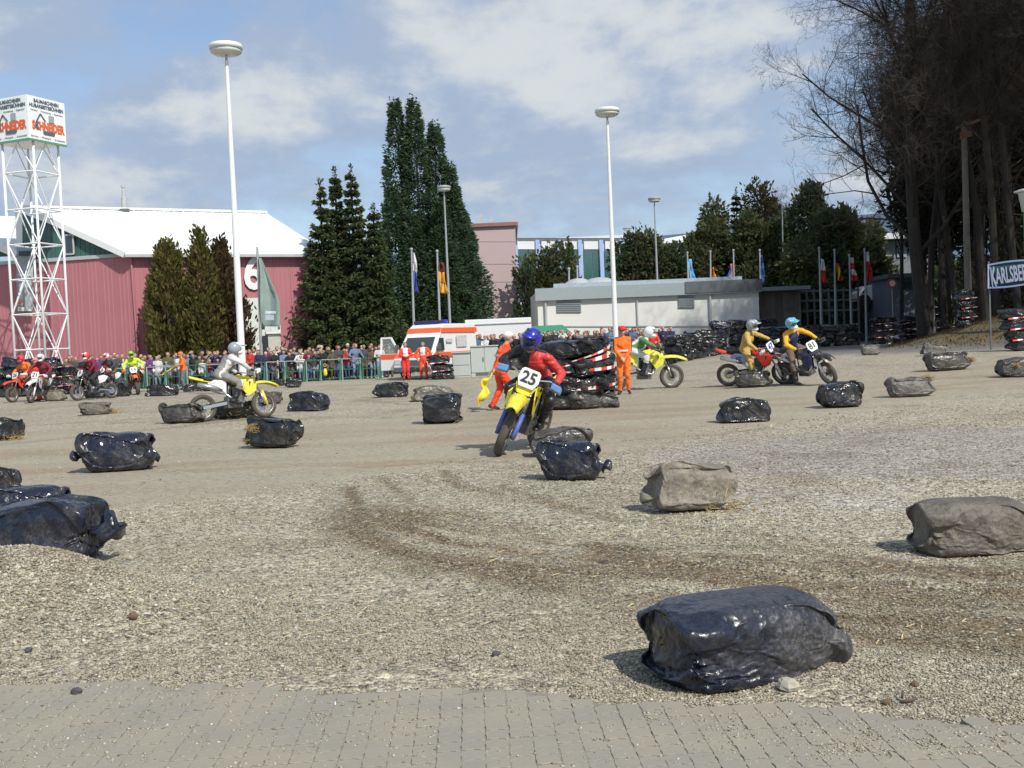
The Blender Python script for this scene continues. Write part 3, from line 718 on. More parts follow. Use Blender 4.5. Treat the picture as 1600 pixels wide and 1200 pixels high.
for k_ in range(9):
    mb = MB(); p_ = P(1250+k_*11.5, 500, 78); mb.bar((p_.x, 78, .2), (p_.x, 78, P(1250, 452, 78).z), .12); mb.build('post', DGREY, fn, world=True)
for v in (455, 470, 486):
    mb = MB(); mb.bar(P(1248, v, 78), P(1343, v-2, 78), .08, .14); mb.build('rail', DGREY, fn, world=True)

# parked truck and road sign in the gap under the trees
tk = thing('parked_lorry', 'white lorry with orange stripe half hidden below the flags', 'truck', (P(1365, 460, 84).x, 84, .5))
mb = MB(); mb.add([P(1343, 470, 84), P(1386, 468, 84), P(1386, 440, 84), P(1352, 447, 84), P(1343, 458, 84)]+[q+Vector((0, 2.2, 0)) for q in (P(1343, 470, 84), P(1386, 468, 84), P(1386, 440, 84), P(1352, 447, 84), P(1343, 458, 84))], [(0, 1, 2, 3, 4), (5, 9, 8, 7, 6), (0, 5, 6, 1), (1, 6, 7, 2), (2, 7, 8, 3), (3, 8, 9, 4), (4, 9, 5, 0)])
mb.build('body', WHITE, tk, world=True)
mb = MB(); mb.prism([P(1366, 462, 83.9), P(1385, 460, 83.9), P(1385, 456, 83.9), P(1366, 459, 83.9)], (0, .08, 0)); mb.build('stripe', mat('signal_orange', (.75, .13, .03), .5, var=0), tk, world=True)
for u in (1350, 1378):
    mb = MB(); p_ = P(u, 470, 83.9); mb.lathe(p_, [(.5, -.15), (.5, .15)], 14, 'Y'); mb.build('wheel', BLACK, tk, world=True)
mb = MB(); mb.prism([P(1346, 458, 83.9), P(1354, 457, 83.9), P(1354, 450, 83.9), P(1347, 456, 83.9)], (0, .06, 0)); mb.build('window', GLASSD, tk, world=True)
rs_ = thing('road_sign', 'round white road sign with red ring in front of the gate house', 'sign', GY(1394, 76))
p_ = P(1394, 443, 76)
mb = MB(); mb.lathe(p_, [(.34, -.02), (.34, .02)], 20, 'Y'); mb.build('sign_face', mat('sign_red', (.45, .08, .08), .5, var=0), rs_, world=True)
mb = MB(); mb.lathe(p_-Vector((0, .03, 0)), [(.2, -.02), (.2, .02)], 20, 'Y'); mb.build('sign_centre', WHITE, rs_, world=True)
mb = MB(); mb.tube([(p_.x, p_.y+.05, p_.z), (p_.x, p_.y+.05, .3)], .035, 6); mb.build('post', GREYM, rs_, world=True)

# wooded hills, with the blue of distance haze put into their colour
hx = np.linspace(-2600, 2600, 90)
mb = MB(); rows = []
for k_ in range(8):
    rows.append([(x_, 2300+k_*170, -20+(1-abs(k_-4)/4.)**.8*(np.interp(x_/(2300/F)+800, [-1500, 0, 700, 800, 930, 1000, 1100, 1500, 3200], [150, 200, 215, 236, 229, 214, 240, 260, 200])*1.33+22*float(vn(np.array([x_*.004]), np.array([k_*.3]), 3)[0])+9*float(vn(np.array([x_*.02]), np.array([k_*.3]), 4)[0]))*.92) for x_ in hx])
mb.sheet(rows); struct(mb.build('hills', mat('haze_tinted_wooded_hills', (.085, .12, .17), .95, var=.25, scale=.01), smooth=True))

# ================================================================ SIGN TOWER
Yt = 58.5
tw = thing('sign_tower', 'white lattice tower carrying a box shaped advertising sign', 'tower', (P(67, 560, Yt).x, Yt, 0))
tc_ = Vector((tw.location.x, Yt, 0)); hd = 1.37; a0 = R(29)
legs = [tc_+Vector((hd*math.cos(a0+R(q)), hd*math.sin(a0+R(q)), 0)) for q in (180, 270, 0, 90)]
ztop = P(52, 226, Yt).z
LM = mat('white_tower_steel', (.80, .82, .82), .4, var=.02)
for q in legs: mb = MB(); mb.tube([q-z3*.2, q+z3*ztop], .068, 8); mb.build('leg', LM, tw, world=True, smooth=True)
lev = [P(67, v, Yt).z for v in (546, 491, 437, 383, 329, 272)]
for i, z in enumerate(lev):
    for k_ in range(4):
        mb = MB(); mb.tube([legs[k_]+z3*z, legs[(k_+1) % 4]+z3*z], .045, 6); mb.build('ring_bar', LM, tw, world=True)
zz_ = lev+[ztop]
for i in range(len(zz_)-1):
    for k_ in range(4):
        m_ = (legs[k_]+legs[(k_+1) % 4])/2; up = i % 2 == 0
        z0, z1 = zz_[i], zz_[i+1]
        if i == len(zz_)-2: up = True
        A_, B_ = legs[k_], legs[(k_+1) % 4]
        if k_ % 2 == 0: A_, B_ = B_, A_
        for s_q in (A_, B_):
            mb = MB(); mb.tube([s_q+z3*(z0 if i % 2 else z1), m_+z3*(z1 if i % 2 else z0)], .034, 6)
            mb.build('brace', LM, tw, world=True)
for k_ in range(4):
    m_ = (legs[k_]+legs[(k_+1) % 4])/2
    for s_q in (legs[k_], legs[(k_+1) % 4]):
        mb = MB(); mb.tube([s_q-z3*.1, m_+z3*lev[0]], .034, 6); mb.build('brace', LM, tw, world=True)
# sign box
sb = thing('advertising_cube', 'white box sign with orange lettering and excavator picture on top of the tower', 'sign', (tc_.x-.55, Yt, ztop))
hb = 1.8; zb, zt_ = P(52, 226, Yt).z, P(52, 159, Yt).z
a1 = R(22); cs_ = [Vector((tc_.x+.0, Yt, 0))+Vector((hb*math.cos(a1+R(q)), hb*math.sin(a1+R(q)), 0)) for q in (180, 270, 0, 90)]
mb = MB(); mb.add([q+z3*zb for q in cs_]+[q+z3*zt_ for q in cs_], [(0, 1, 5, 4), (1, 2, 6, 5), (2, 3, 7, 6), (3, 0, 4, 7), (4, 5, 6, 7), (3, 2, 1, 0)])
mb.build('box', mat('sign_white', (.84, .88, .86), .4, var=.01), sb, world=True)
INK = mat('sign_ink_grey', (.10, .13, .16), .5, var=0); ORG = mat('sign_orange', (.72, .13, .03), .5, var=0); LG = mat('sign_light_grey', (.33, .38, .40), .5, var=0)
for (q0, q1) in ((cs_[0], cs_[1]), (cs_[1], cs_[2])):
    dd = (q1-q0); Lf = dd.length; dd.normalize(); nn_ = Vector((dd.y, -dd.x, 0)); rz = math.atan2(dd.y, dd.x); H_ = zt_-zb
    def put(name, s, hx_, hz_, size, m, width, bold=0.0, shear=0):
        p_ = q0+dd*Lf*hx_+z3*(zb+H_*hz_)+nn_*.02-sb.location; return text(name, s, size, m, sb, p_, (R(90), 0, rz), bold=bold, width=Lf*width, shear=shear)
    put('lettering', 'BAUMASCHINEN', .5, .90, .26, INK, .66, .008)
    put('lettering', 'HUBARBEITSBÜHNEN', .5, .785, .26, INK, .90, .008)
    put('small_print', 'Verkauf  -  Vermietung  -  Reparatur', .5, .68, .12, INK, .86)['kind'] = 'stuff'
    put('lettering', 'SCHNEIDER', .52, .33, .62, ORG, .86, .03)
    put('small_print', 'Service  -  Mietpark  -  Ersatzteile', .5, .08, .12, INK, .9)['kind'] = 'stuff'
    def loc(x_, z_): return q0+dd*Lf*x_+z3*(zb+H_*z_)+nn_*.03
    mb = MB(); mb.bar(loc(.2, .42), loc(.32, .62), .03, .06); mb.bar(loc(.32, .62), loc(.45, .46), .03, .06); mb.prism([loc(.17, .28), loc(.26, .26), loc(.24, .42), loc(.19, .42)], nn_*.02); mb.build('excavator_arm', INK, sb, world=True)
    mb = MB(); mb.prism([loc(.54, .46), loc(.68, .46), loc(.68, .62), loc(.54, .62)], nn_*.02); mb.build('tower_block_picture', LG, sb, world=True)
    mb = MB(); mb.prism([loc(.40, .16), loc(.66, .16), loc(.69, .2), loc(.66, .24), loc(.40, .24), loc(.37, .2)], nn_*.02); mb.build('grey_bar', INK, sb, world=True)
mb = MB(); mb.bar(cs_[0]+z3*(zb-.02), cs_[1]+z3*(zb-.02), .1, .1); mb.bar(cs_[1]+z3*(zb-.02), cs_[2]+z3*(zb-.02), .1, .1); mb.build('bottom_trim', mat('green_trim', (.12, .3, .2), .5), sb, world=True)

# ================================================================ LAMPS
def lamp(name, label, u, Y, vtop, s=1.0, m=WHITE, pr=.112):
    base = GY(u[0], Y); top = P(u[1], vtop, Y); t = thing(name, label, 'lamp post', base, group='mushroom headed lamp posts')
    H_ = top.z-base.z
    mb = MB(); mb.lathe((0, 0, 0), [(pr*1.45, -.1), (pr*1.35, .6), (pr*1.2, 1.2), (pr, H_*.5), (pr*.62, H_-1.0), (pr*.6, H_-.95), (pr*.6, H_-.62)], 12); mb.build('pole', m, t, smooth=False)
    mb = MB(); mb.tube([(0, 0, H_-.65), (0, 0, H_-.2)], .045, 8); mb.build('neck', GREYM, t)
    mb = MB(); mb.lathe((0, 0, H_-.42), [(.2*s, 0), (.46*s, .03), (.555*s, .09), (.56*s, .2)], 24); mb.build('lamp_glass', mat('lamp_diffuser', (.62, .66, .62), .35, var=0), t, smooth=True)
    mb = MB(); mb.lathe((0, 0, H_-.22), [(.6*s, 0), (.6*s, .14), (.57*s, .18), (.3*s, .24), (.02, .26)], 24); mb.build('lamp_cover', m, t, smooth=True)
    return t
lamp('lamp_post', 'tall white lamp post behind the grey rider, nearest of the lamp posts', (381, 355), 40, 68)
lamp('lamp_post', 'tall white lamp post in front of the pale low building', (964, 947), 54.5, 169, 1.02)
GP = mat('galvanised_pole', (.33, .36, .37), .5, var=.05)
lamp('lamp_post', 'grey lamp post standing before the tall double conifer', (706, 698), 80, 290, .85, GP, .09)
lamp('lamp_post', 'thin grey lamp post above the dark hedge behind the low building', (1031, 1027), 90, 308, .85, GP, .09)
lamp('lamp_post', 'tiny far lamp post head just above the hedge top', (987, 985), 125, 355, .85, GP, .08)
# street lamp with funnel head at the right edge
el_ = thing('park_lamp', 'white funnel headed lamp on green pole at the right edge', 'lamp post', GY(1606, 46)); el_['group'] = 'park lamps'
H_ = P(1597, 296, 46).z-el_.location.z
mb = MB(); mb.tube([(0, 0, -.1), (0, 0, H_-.9)], .075, 10); mb.build('pole', mat('leaf_green_paint', (.06, .33, .09), .4, var=.03), el_)
mb = MB(); mb.lathe((0, 0, H_-.95), [(.13, 0), (.26, .78), (.30, .80)], 16); mb.build('lamp_shade', mat('lamp_white', (.72, .75, .74), .4, var=.02), el_, smooth=True)
mb = MB(); mb.lathe((0, 0, H_-.12), [(.42, 0), (.44, .05), (.2, .13), (.02, .15)], 16); mb.build('lamp_cover', WHITE, el_, smooth=True)

# ================================================================ FLAGS
def flag(label, ub, ut, vt, Y, bands, side=1, w=10, v0=None, v1=None, polem=GP, seed=0, vertical=True, pr=.07):
    base = GY(ub, Y); top = P(ut, vt, Y); t = thing('flagpole', label, 'flag pole', base, group='flag poles')
    mb = MB(); mb.tube([base-z3*.1, Vector((top.x, top.y, top.z))], [pr*1.2, pr*.75], 8); mb.build('pole', polem, t, world=True)
    mb = MB(); mb.ell(top+z3*.05, (pr*1.3, pr*1.3, pr*1.3)); mb.build('finial', polem, t, world=True)
    if bands:
        n = len(bands); v0 = v0 or vt+3; k = F/Y; Hf = (v1-v0)/k; Wd = w/k
        fo = None
        for i, (col_, nm) in enumerate(bands):
            mb = MB(); rows = []
            for r_ in range(9):
                row = []
                for c_ in range(6):
                    fx = (i+c_/5)/n if vertical else c_/5; fz = r_/8 if vertical else (i+r_/8)/n
                    sag = fx*.35*Hf*(.3+fz*0)+.04*math.sin(fz*9+seed)
                    xx = side*(Wd*fx*(.45+.55*fz)+.05*math.sin(fz*7+seed+fx*5)); yy = .16*math.sin(fx*11+fz*5+seed)*min(1, fx*3+.2)
                    tx_ = top.x+(base.x-top.x)*((v0-vt)/k+fz*Hf)/(top.z-base.z)
                    row.append((tx_+xx+side*pr, top.y+yy, P(ut, v0, Y).z-fz*Hf-sag*.35))
                rows.append(row)
            mb.sheet(rows); mb.build('flag_band' if n > 1 else 'flag_cloth', mat('flag_'+nm, col_, .75, var=.08), t, world=True, smooth=True, solid=.012)
    return t
BLU = (.07, .11, .42); WHT = (.72, .72, .72); RED = (.55, .04, .03); YEL = (.75, .50, .03); BLK = (.03, .03, .03); CY = (.15, .42, .72)
flag('flagpole with narrow white and blue flag before the dark conifers', 649, 643, 391, 60, [(WHT, 'white'), (BLU, 'blue')], 1, 7, 394, 456, vertical=False, seed=1)
flag('flagpole with orange and black flag left of the pinkish block', 690, 683, 394, 60, [((.12, .03, .02), 'dark_red'), ((.78, .33, .03), 'orange'), ((.75, .40, .05), 'amber')], 1, 13, 408, 458, vertical=False, seed=2)
flag('flagpole with light blue flag rising behind the low building', 1079, 1074, 396, 83, [(CY, 'cyan')], 1, 10, 404, 441, seed=3)
flag('flagpole with red and gold flag behind the low building', 1112, 1110, 394, 83, [(RED, 'red'), (YEL, 'gold')], 1, 7, 418, 438, seed=4)
flag('flagpole with red, white and blue flag behind the low building', 1149, 1146, 392, 83, [(RED, 'red'), (WHT, 'white'), (BLU, 'blue')], -1, 9, 412, 438, seed=5)
flag('flagpole with dark blue flag beside the timber shed', 1190, 1187, 392, 83, [((.05, .13, .33), 'navy')], 1, 6, 398, 444, seed=6)
flag('tall thin bare flagpole before the mixed trees', 1226, 1222, 322, 88, [], polem=GP, pr=.06)
flag('flagpole with white over red flag, first of the right hand four', 1284, 1280, 389, 72, [(WHT, 'white'), (RED, 'red')], 1, 10, 404, 441, seed=7, vertical=False)
flag('flagpole with black, yellow and red flag', 1306, 1304, 392, 72, [(BLK, 'black'), (YEL, 'gold'), (RED, 'red')], 1, 10, 411, 438, seed=8)
flag('flagpole with white and red zigzag flag, third of the right hand four', 1331, 1327, 400, 72, [(WHT, 'white'), (RED, 'red'), (WHT, 'white'), (RED, 'red')], 1, 9, 402, 438, seed=9, vertical=False)
flag('flagpole with red flag with white top, fourth of the right hand four', 1354, 1351, 391, 72, [(WHT, 'white'), (RED, 'red'), (RED, 'red')], 1, 10, 393, 438, seed=10, vertical=False)
flag('short bare flagpole left of the round roof ventilators', 890, 889, 421, 84, [], pr=.09); flag('short bare flagpole above the round roof ventilators', 904, 902, 418, 84, [], pr=.09)
flag('tall grey pole at the wood edge left of the leaning trunks', 1460, 1455, 385, 58, [], pr=.06)
# big pale banner on the pole before the hall
fb = thing('banner_pole', 'tall pole with big triangular grey green banner before the number 6', 'flag pole', GY(410, 57)); top = P(402, 386, 57)
mb = MB(); mb.tube([fb.location-z3*.1, top], [.09, .06], 8); mb.build('pole', GP, fb, world=True)
mb = MB(); rows = []
for r_ in range(14):
    f_ = r_/13; v = 403+f_*112; wd = 4+26*min(1, f_*1.7) if f_ < .6 else 30-1*(f_-.6)
    rows.append([P(404+f_*4+wd*c_/5, v, 57-.25*math.sin(c_*1.1+f_*3)) for c_ in range(6)])
mb.sheet(rows); mb.build('banner_cloth', mat('grey_green_cloth', (.25, .33, .30), .75, var=.15, scale=2), fb, world=True, smooth=True, solid=.012)
for v, h_, w_, c_ in ((486, 4, 17, (.55, .60, .62)), (492, 8, 14, (.42, .47, .50)), (510, 9, 20, (.62, .66, .64))):
    mb = MB(); mb.prism([P(416-w_*.1, v+h_, 56.5), P(414+w_, v+h_, 56.5), P(414+w_, v, 56.5), P(416-w_*.1, v, 56.5)], (0, .02, 0)); mb.build('print_patch', mat('banner_print_%d' % v, c_, .7, var=.2, scale=4), fb, world=True)

# wooden pole at the wood edge
wp = thing('wooden_pole', 'grey wooden pole standing in front of the dark wood, right of centre of the trees', 'pole', GY(1514, 52))
mb = MB(); mb.tube([wp.location-z3*.2, P(1506, 190, 52)], [.17, .13], 10); mb.build('shaft', mat('weathered_pole', (.16, .15, .12), .85, var=.25, scale=3), wp, world=True)
mb = MB(); mb.bar(P(1494, 200, 52), P(1535, 186, 52), .12); mb.bar(P(1500, 212, 51.9), P(1518, 208, 51.9), .1, .3); mb.build('cross_arm', mat('brown_arm', (.2, .11, .08), .8), wp, world=True)

# banner on the bank
kb = thing('perimeter_banner', 'dark green banner with pale blue frame and white capitals on the bank', 'banner', GY(1545, 40))
def kp(u, v, Yo=0): return P(u, v, 40-(u-1545)*.012+Yo)
def top_v(u): return 413-(u-1543)*.13-1.5*math.sin((u-1543)*.05)
def bot_v(u): return 451-(u-1543)*.10+1.5*math.sin((u-1543)*.05)
us = np.linspace(1543, 1611, 24)
mb = MB(); mb.sheet([[kp(u, bot_v(u)+(top_v(u)-bot_v(u))*f_) for u in us] for f_ in (0, .33, .66, 1)]); mb.build('banner_cloth', mat('bottle_green_cloth', (.012, .06, .055), .6, var=.15), kb, world=True, solid=.02, smooth=True)
FRM = mat('pale_blue_print', (.30, .38, .62), .6, var=.05)
mb = MB()
for fv in (lambda u: top_v(u)+1.4, lambda u: bot_v(u)-1.4):
    for i in range(23): mb.bar(kp(us[i], fv(us[i]), -.04), kp(us[i+1], fv(us[i+1]), -.04), .012, .06)
mb.bar(kp(1544.5, top_v(1544), -.04), kp(1544.5, bot_v(1544), -.04), .012, .06); mb.build('border', FRM, kb, world=True)
p_ = kp(1548, 434, -.05); q_ = kp(1640, 423, -.05)
rz = math.atan2(q_.y-p_.y, q_.x-p_.x)
tx_ = text('lettering', 'KARLSBERG', .8, mat('banner_lettering', (.42, .46, .62), .6, var=0), kb, p_-kb.location, (R(90), R(-4.5), rz), bold=.02, align='LEFT', width=1.40); 
tx_.scale[1] = 1.0
tx0 = text('lettering', 'K', .8, MATS['banner_lettering'], kb, p_-kb.location+Vector((-.0, -.01, -.02)), (R(90), R(-4.5), rz), bold=.012, align='LEFT', width=.165); tx0.scale[1] = 1.3
for u in (1546, 1608):
    mb = MB(); g_ = kp(u, bot_v(u), .05); mb.bar((g_.x, g_.y, g_.z+1), (g_.x, g_.y, float(gz(g_.x, g_.y))-.1), .05); mb.build('post', DGREY, kb, world=True)
print('buildings', time.time()-T0)
# ================================================================ TREES
def leaf_mat(name, c0, c1, c2=None, tr=.0):
    t = NT(name); g = t.n.nodes.new('ShaderNodeNewGeometry')
    n1 = t.noise(.9, 4); rnd_ = g.outputs['Random Per Island']
    c = t.mix(rnd_, c0, c1)
    if c2: c = t.mix(t.map(n1, .5, .68), c, c2)
    t.set(Base_Color=c, Roughness=.7, Specular_IOR_Level=.25)
    tl = t.n.nodes.new('ShaderNodeBsdfTranslucent'); t.n.links.new(c, tl.inputs[0]); ms_ = t.n.nodes.new('ShaderNodeMixShader'); ms_.inputs[0].default_value = .48
    out = t.n.nodes['Material Output']; t.n.links.new(t.b.outputs[0], ms_.inputs[1]); t.n.links.new(tl.outputs[0], ms_.inputs[2]); t.n.links.new(ms_.outputs[0], out.inputs[0]); return t.m
BARK = mat('dark_bark', (.055, .047, .038), .9, var=.3, scale=4, bump=.5, bscale=20)
def cards(cen, dirs, ln, wd, rs, droop=0):
    "thin kinked leaf sprays: 4 verts, 2 triangles as one quad with depth"
    n = len(cen); up = rs.normal(size=(n, 3)); sd = np.cross(dirs, up); sd /= np.linalg.norm(sd, axis=1, keepdims=True)+1e-9
    nr = np.cross(sd, dirs)
    a = cen; b = cen+dirs*ln[:, None]*.5+sd*wd[:, None]*.5+nr*wd[:, None]*.18; c = cen+dirs*ln[:, None]; d = cen+dirs*ln[:, None]*.5-sd*wd[:, None]*.5+nr*wd[:, None]*.18
    c = c-np.array([0, 0, 1.])*(droop*ln)[:, None]
    V = np.stack([a, b, c, d], 1).reshape(-1, 3); Fq = np.arange(4*n).reshape(n, 4); return V, Fq
def conifer(name, label, base, H_, R_, m, style='spruce', n=9000, seed=0, prof=None, lean=0, group='conifers', s=1.0, tops=((0, 0, 1.0),), cat='tree'):
    t = thing(name, label, cat, base, group=group); rs = np.random.RandomState(seed)
    mb = MB()
    for (tx, ty, th) in tops: mb.tube([(tx*.6, ty*.6, -.3), (tx*.8, ty*.8, H_*th*.5), (tx, ty, H_*th*.97)], [.22+.01*H_, .15, .03], 7)
    mb.build('trunk', BARK, t)
    Vs, Fs, off = [], [], 0
    for ti, (tx, ty, th) in enumerate(tops):
        nt_ = n//len(tops); Ht = H_*th
        nb = int(nt_/(45 if style != 'cypress' else 30))
        zf = rs.beta(1.05, 1.1, nb)*.98+.01 if style == 'cypress' else rs.beta(1.0, 1.25, nb)*.98+.01 if style != 'thuja' else rs.uniform(0, 1, nb)
        if style == 'spruce': zf = (np.floor(zf*Ht/(.55*s))+rs.normal(0, .12, nb))*(.55*s)/Ht; zf = np.clip(zf, .02, .995)
        pr_ = prof(zf) if prof else {'spruce': (1-zf)**1.12*1.08+.02, 'thuja': np.sqrt(np.clip(1-zf**2.2, 0, 1))*(.75+.25*np.clip(zf*6, 0, 1)), 'cypress': (1-zf)**.62*.95+.04}[style]
        az_ = rs.uniform(0, 6.283, nb); lobes = 1+.13*np.sin(az_*3+seed)+.1*np.sin(az_*5+zf*9+seed*2)
        rl = R_*pr_*lobes*rs.uniform(.72, 1.13, nb)*(1/len(tops)**.3)
        ev = {'spruce': rs.normal(-.12, .13, nb)+.3*zf, 'thuja': rs.normal(1.05, .2, nb), 'cypress': rs.normal(.2, .25, nb)}[style]
        for b in range(nb):
            k = 45 if style != 'cypress' else 30; q = rs.power(1.6, k) if style == 'spruce' else rs.power(2.4, k)
            ca_, sa_ = math.cos(az_[b]), math.sin(az_[b]); Lb = rl[b]
            if style == 'spruce':
                px = q*Lb; pz = zf[b]*Ht+q*Lb*math.tan(ev[b])-.16*Lb*q*(1-q)*2+(.12*Lb*q*q)
                sw = rs.normal(0, .16, k)*(1.1-q)*Lb
                pz = pz+rs.normal(0, .05, k)*Lb-.1*np.abs(sw)
            else:
                px = (.25+.75*q)*Lb*(1 if style == 'cypress' else 1); px = Lb*(.55+.45*q) if style == 'thuja' else Lb*(.25+.75*q); pz = zf[b]*Ht+(q-.5)*(1.1 if style == 'thuja' else .9)*s+rs.normal(0, .2, k)
                sw = rs.normal(0, .2*s, k)
            c = np.stack([tx+px*ca_-sw*sa_, ty+px*sa_+sw*ca_, pz], 1)
            sgn = np.sign(sw+1e-6)
            if style == 'spruce': dr = np.stack([ca_*(.7+0*q)-sa_*sgn*.7, sa_*.7+ca_*sgn*.7, np.full(k, ev[b]*.6-.15)], 1)+rs.normal(0, .3, (k, 3))
            elif style == 'thuja': dr = np.stack([ca_*.5+0*q, sa_*.5+0*q, 1.0+0*q], 1)+rs.normal(0, .35, (k, 3))
            else: dr = np.stack([ca_*1.0+0*q, sa_*1.0+0*q, .12+0*q], 1)+rs.normal(0, .38, (k, 3))
            dr /= np.linalg.norm(dr, axis=1, keepdims=True)
            ln = rs.uniform(.2, .42, k)*s; wd = ln*rs.uniform(.3, .5, k)
            V, Fq = cards(c, dr, ln, wd, rs, .15 if style == 'spruce' else 0); Vs.append(V); Fs.append(Fq+off); off += len(V)
        if style == 'spruce':   # leader shoots
            k = 70; c = np.stack([tx+rs.normal(0, .05, k), ty+rs.normal(0, .05, k), Ht*(.9+.11*rs.rand(k))], 1); dr = rs.normal(0, .5, (k, 3)); dr[:, 2] = rs.uniform(.2, 1, k); dr /= np.linalg.norm(dr, axis=1, keepdims=True)
            V, Fq = cards(c, dr, rs.uniform(.15, .35, k)*s, np.full(k, .1)*s, rs); Vs.append(V); Fs.append(Fq+off); off += len(V)
    np_mesh('crown', np.concatenate(Vs), np.concatenate(Fs), m, t); return t
SPR = leaf_mat('spruce_needles', (.055, .085, .036), (.12, .15, .060), (.12, .125, .055))
CYP = leaf_mat('cypress_needles', (.052, .100, .052), (.105, .165, .080), (.075, .130, .066))
THU = leaf_mat('thuja_needles', (.115, .12, .032), (.20, .185, .055), (.19, .15, .06))
THB = leaf_mat('brownish_thuja_needles', (.075, .06, .03), (.12, .085, .04), (.13, .08, .05))
def TB_(u, Y): return GY(u, Y)
def HT(u, v, Y): return P(u, v, Y).z-float(gz(P(u, v, Y).x, Y))
conifer('thuja', 'broad olive green thuja before the pink wall, left of three', TB_(272, 60.8), HT(268, 396, 60.8), 1.42, THU, 'thuja', 9000, 1, group='thujas before the hall')
conifer('thuja', 'slim tallest thuja beside the white lamp post, middle of three', TB_(325, 60.8), HT(324, 376, 60.8), .95, THU, 'thuja', 8000, 2, group='thujas before the hall')
conifer('thuja', 'brownish thuja partly behind the lamp post, right of three', TB_(352, 61.4), HT(350, 390, 61.4), 1.0, THB, 'thuja', 7000, 3, group='thujas before the hall')
conifer('thuja', 'small brownish thuja peeping out right of the lamp post', TB_(386, 60.5), HT(386, 485, 60.5), .45, THB, 'thuja', 1600, 4, group='thujas before the hall')
for i, (u, v, Y_, r_, l_) in enumerate([(514, 282, 65.2, 2.3, 'leftmost pointed spruce whose shadow falls on the white roof'), (538, 266, 66.5, 1.9, 'narrow pointed spruce, second from the left'),
                                       (563, 260, 65.5, 2.3, 'tallest of the four pointed spruces'), (595, 322, 65, 2.0, 'shortest pointed spruce beside the tall double conifer')]):
    conifer('spruce', l_, TB_(u, Y_), HT(u, v, Y_), r_, SPR, 'spruce', 17000, 10+i, group='pointed spruces right of the hall', s=.9)
conifer('double_conifer', 'huge dark green conifer with two tops, tallest tree in the centre', TB_(680, 84), HT(636, 158, 84), 4.3, CYP, 'cypress', 125000, 21, s=.95,
        tops=((-2.2, 0, 1.0), (-.75, -.5, .99), (.75, .3, .91), (1.8, -.7, .74), (2.6, -.2, .56), (-2.5, -1.2, .66), (-1.0, -1.6, .55), (1.0, -1.6, .6)), prof=lambda z: np.clip((1-z)**.86, 0, 1)*1.20+.035, group='centre conifers')
conifer('small_spruce', 'small pointed spruce before the green glass hall', TB_(895, 92), HT(896, 372, 92), 1.7, SPR, 'spruce', 7000, 31, group='centre conifers')
# bushy trees: lobed crowns of leaf sprays
def bushy(name, label, base, H_, R_, m, lobes, n=9000, seed=0, s=1., group='mixed trees behind the low building', z0=.08, cat='tree'):
    t = thing(name, label, cat, base, group=group); rs = np.random.RandomState(seed)
    mb = MB(); mb.tube([(0, 0, -.3), (.1, 0, H_*.5), (0, .1, H_*.85)], [.28, .18, .05], 7)
    for i in range(7):
        a = rs.rand()*6.28; z = H_*(.25+.08*i); mb.tube([(0, 0, z), (math.cos(a)*R_*.35, math.sin(a)*R_*.35, z+.8), (math.cos(a)*R_*.7, math.sin(a)*R_*.7, z+1.2)], [.1, .06, .02], 5)
    mb.build('trunk', BARK, t)
    Vs, Fs, off = [], [], 0
    for i in range(lobes):
        zf = (z0+(1-z0)*(i+.5)/lobes)*.93; rr = R_*1.2*(math.sin(math.pi*min(1, .22+zf*.70))**.6)*rs.uniform(.8, 1.15); a = rs.rand()*6.28
        c = np.array([math.cos(a)*rr*.75*rs.rand(), math.sin(a)*rr*.55*rs.rand(), H_*zf-.2]); er = np.array([rr*.62, rr*.62, max(.8, H_/lobes*1.5)])*rs.uniform(.75, 1.2)
        k = n//lobes; d_ = rs.normal(size=(k, 3)); d_ /= np.linalg.norm(d_, axis=1, keepdims=True); r_ = rs.power(3.2, k)
        q = d_*r_[:, None]*(1+.22*np.sin(d_[:, :1]*7+i)*np.cos(d_[:, 1:2]*6+i*2)+.12*np.sin(d_[:, 2:3]*13))*er
        dr = d_+rs.normal(0, .55, (k, 3))+np.array([0, 0, .35]); dr /= np.linalg.norm(dr, axis=1, keepdims=True); ln = rs.uniform(.25, .55, k)*s
        p = c+q; p[:, 2] = np.maximum(p[:, 2], .1)
        V, Fq = cards(p, dr, ln, ln*.5, rs); Vs.append(V); Fs.append(Fq+off); off += len(V)
    np_mesh('crown', np.concatenate(Vs), np.concatenate(Fs), m, t); return t
MIX = leaf_mat('olive_needles', (.070, .098, .042), (.13, .145, .060), (.15, .13, .07))
MIXD = leaf_mat('dark_needles', (.042, .072, .036), (.09, .12, .055), (.11, .10, .06))
MIXB = leaf_mat('brown_green_needles', (.055, .05, .024), (.095, .08, .035), (.04, .055, .022))
bushy('shrub', 'rounded olive conifer before the left bays of the green glass hall', TB_(852, 90), HT(850, 388, 90), 2.6, MIX, 9, 9000, 41)
conifer('slim_cypress', 'dark narrow bush against the edge of the pinkish block', TB_(826, 88), HT(826, 432, 88), 1.0, MIXD, 'thuja', 3500, 42, group='mixed trees behind the low building')
for i, (u, v, rr) in enumerate([(985, 366, 1.6), (1000, 364, 1.7), (1017, 362, 1.7), (1034, 368, 1.7), (1050, 384, 1.5), (1062, 402, 1.3)]):
    bushy('hedge_conifer', 'dark hedge conifer behind the low building, %s of six' % ['first', 'second', 'third', 'fourth', 'fifth', 'lowest and last'][i], TB_(u, 96), HT(u, v, 96), rr, [MIXD, MIX][i % 2], 10, 5200, 50+i, group='hedge conifers behind the low building')
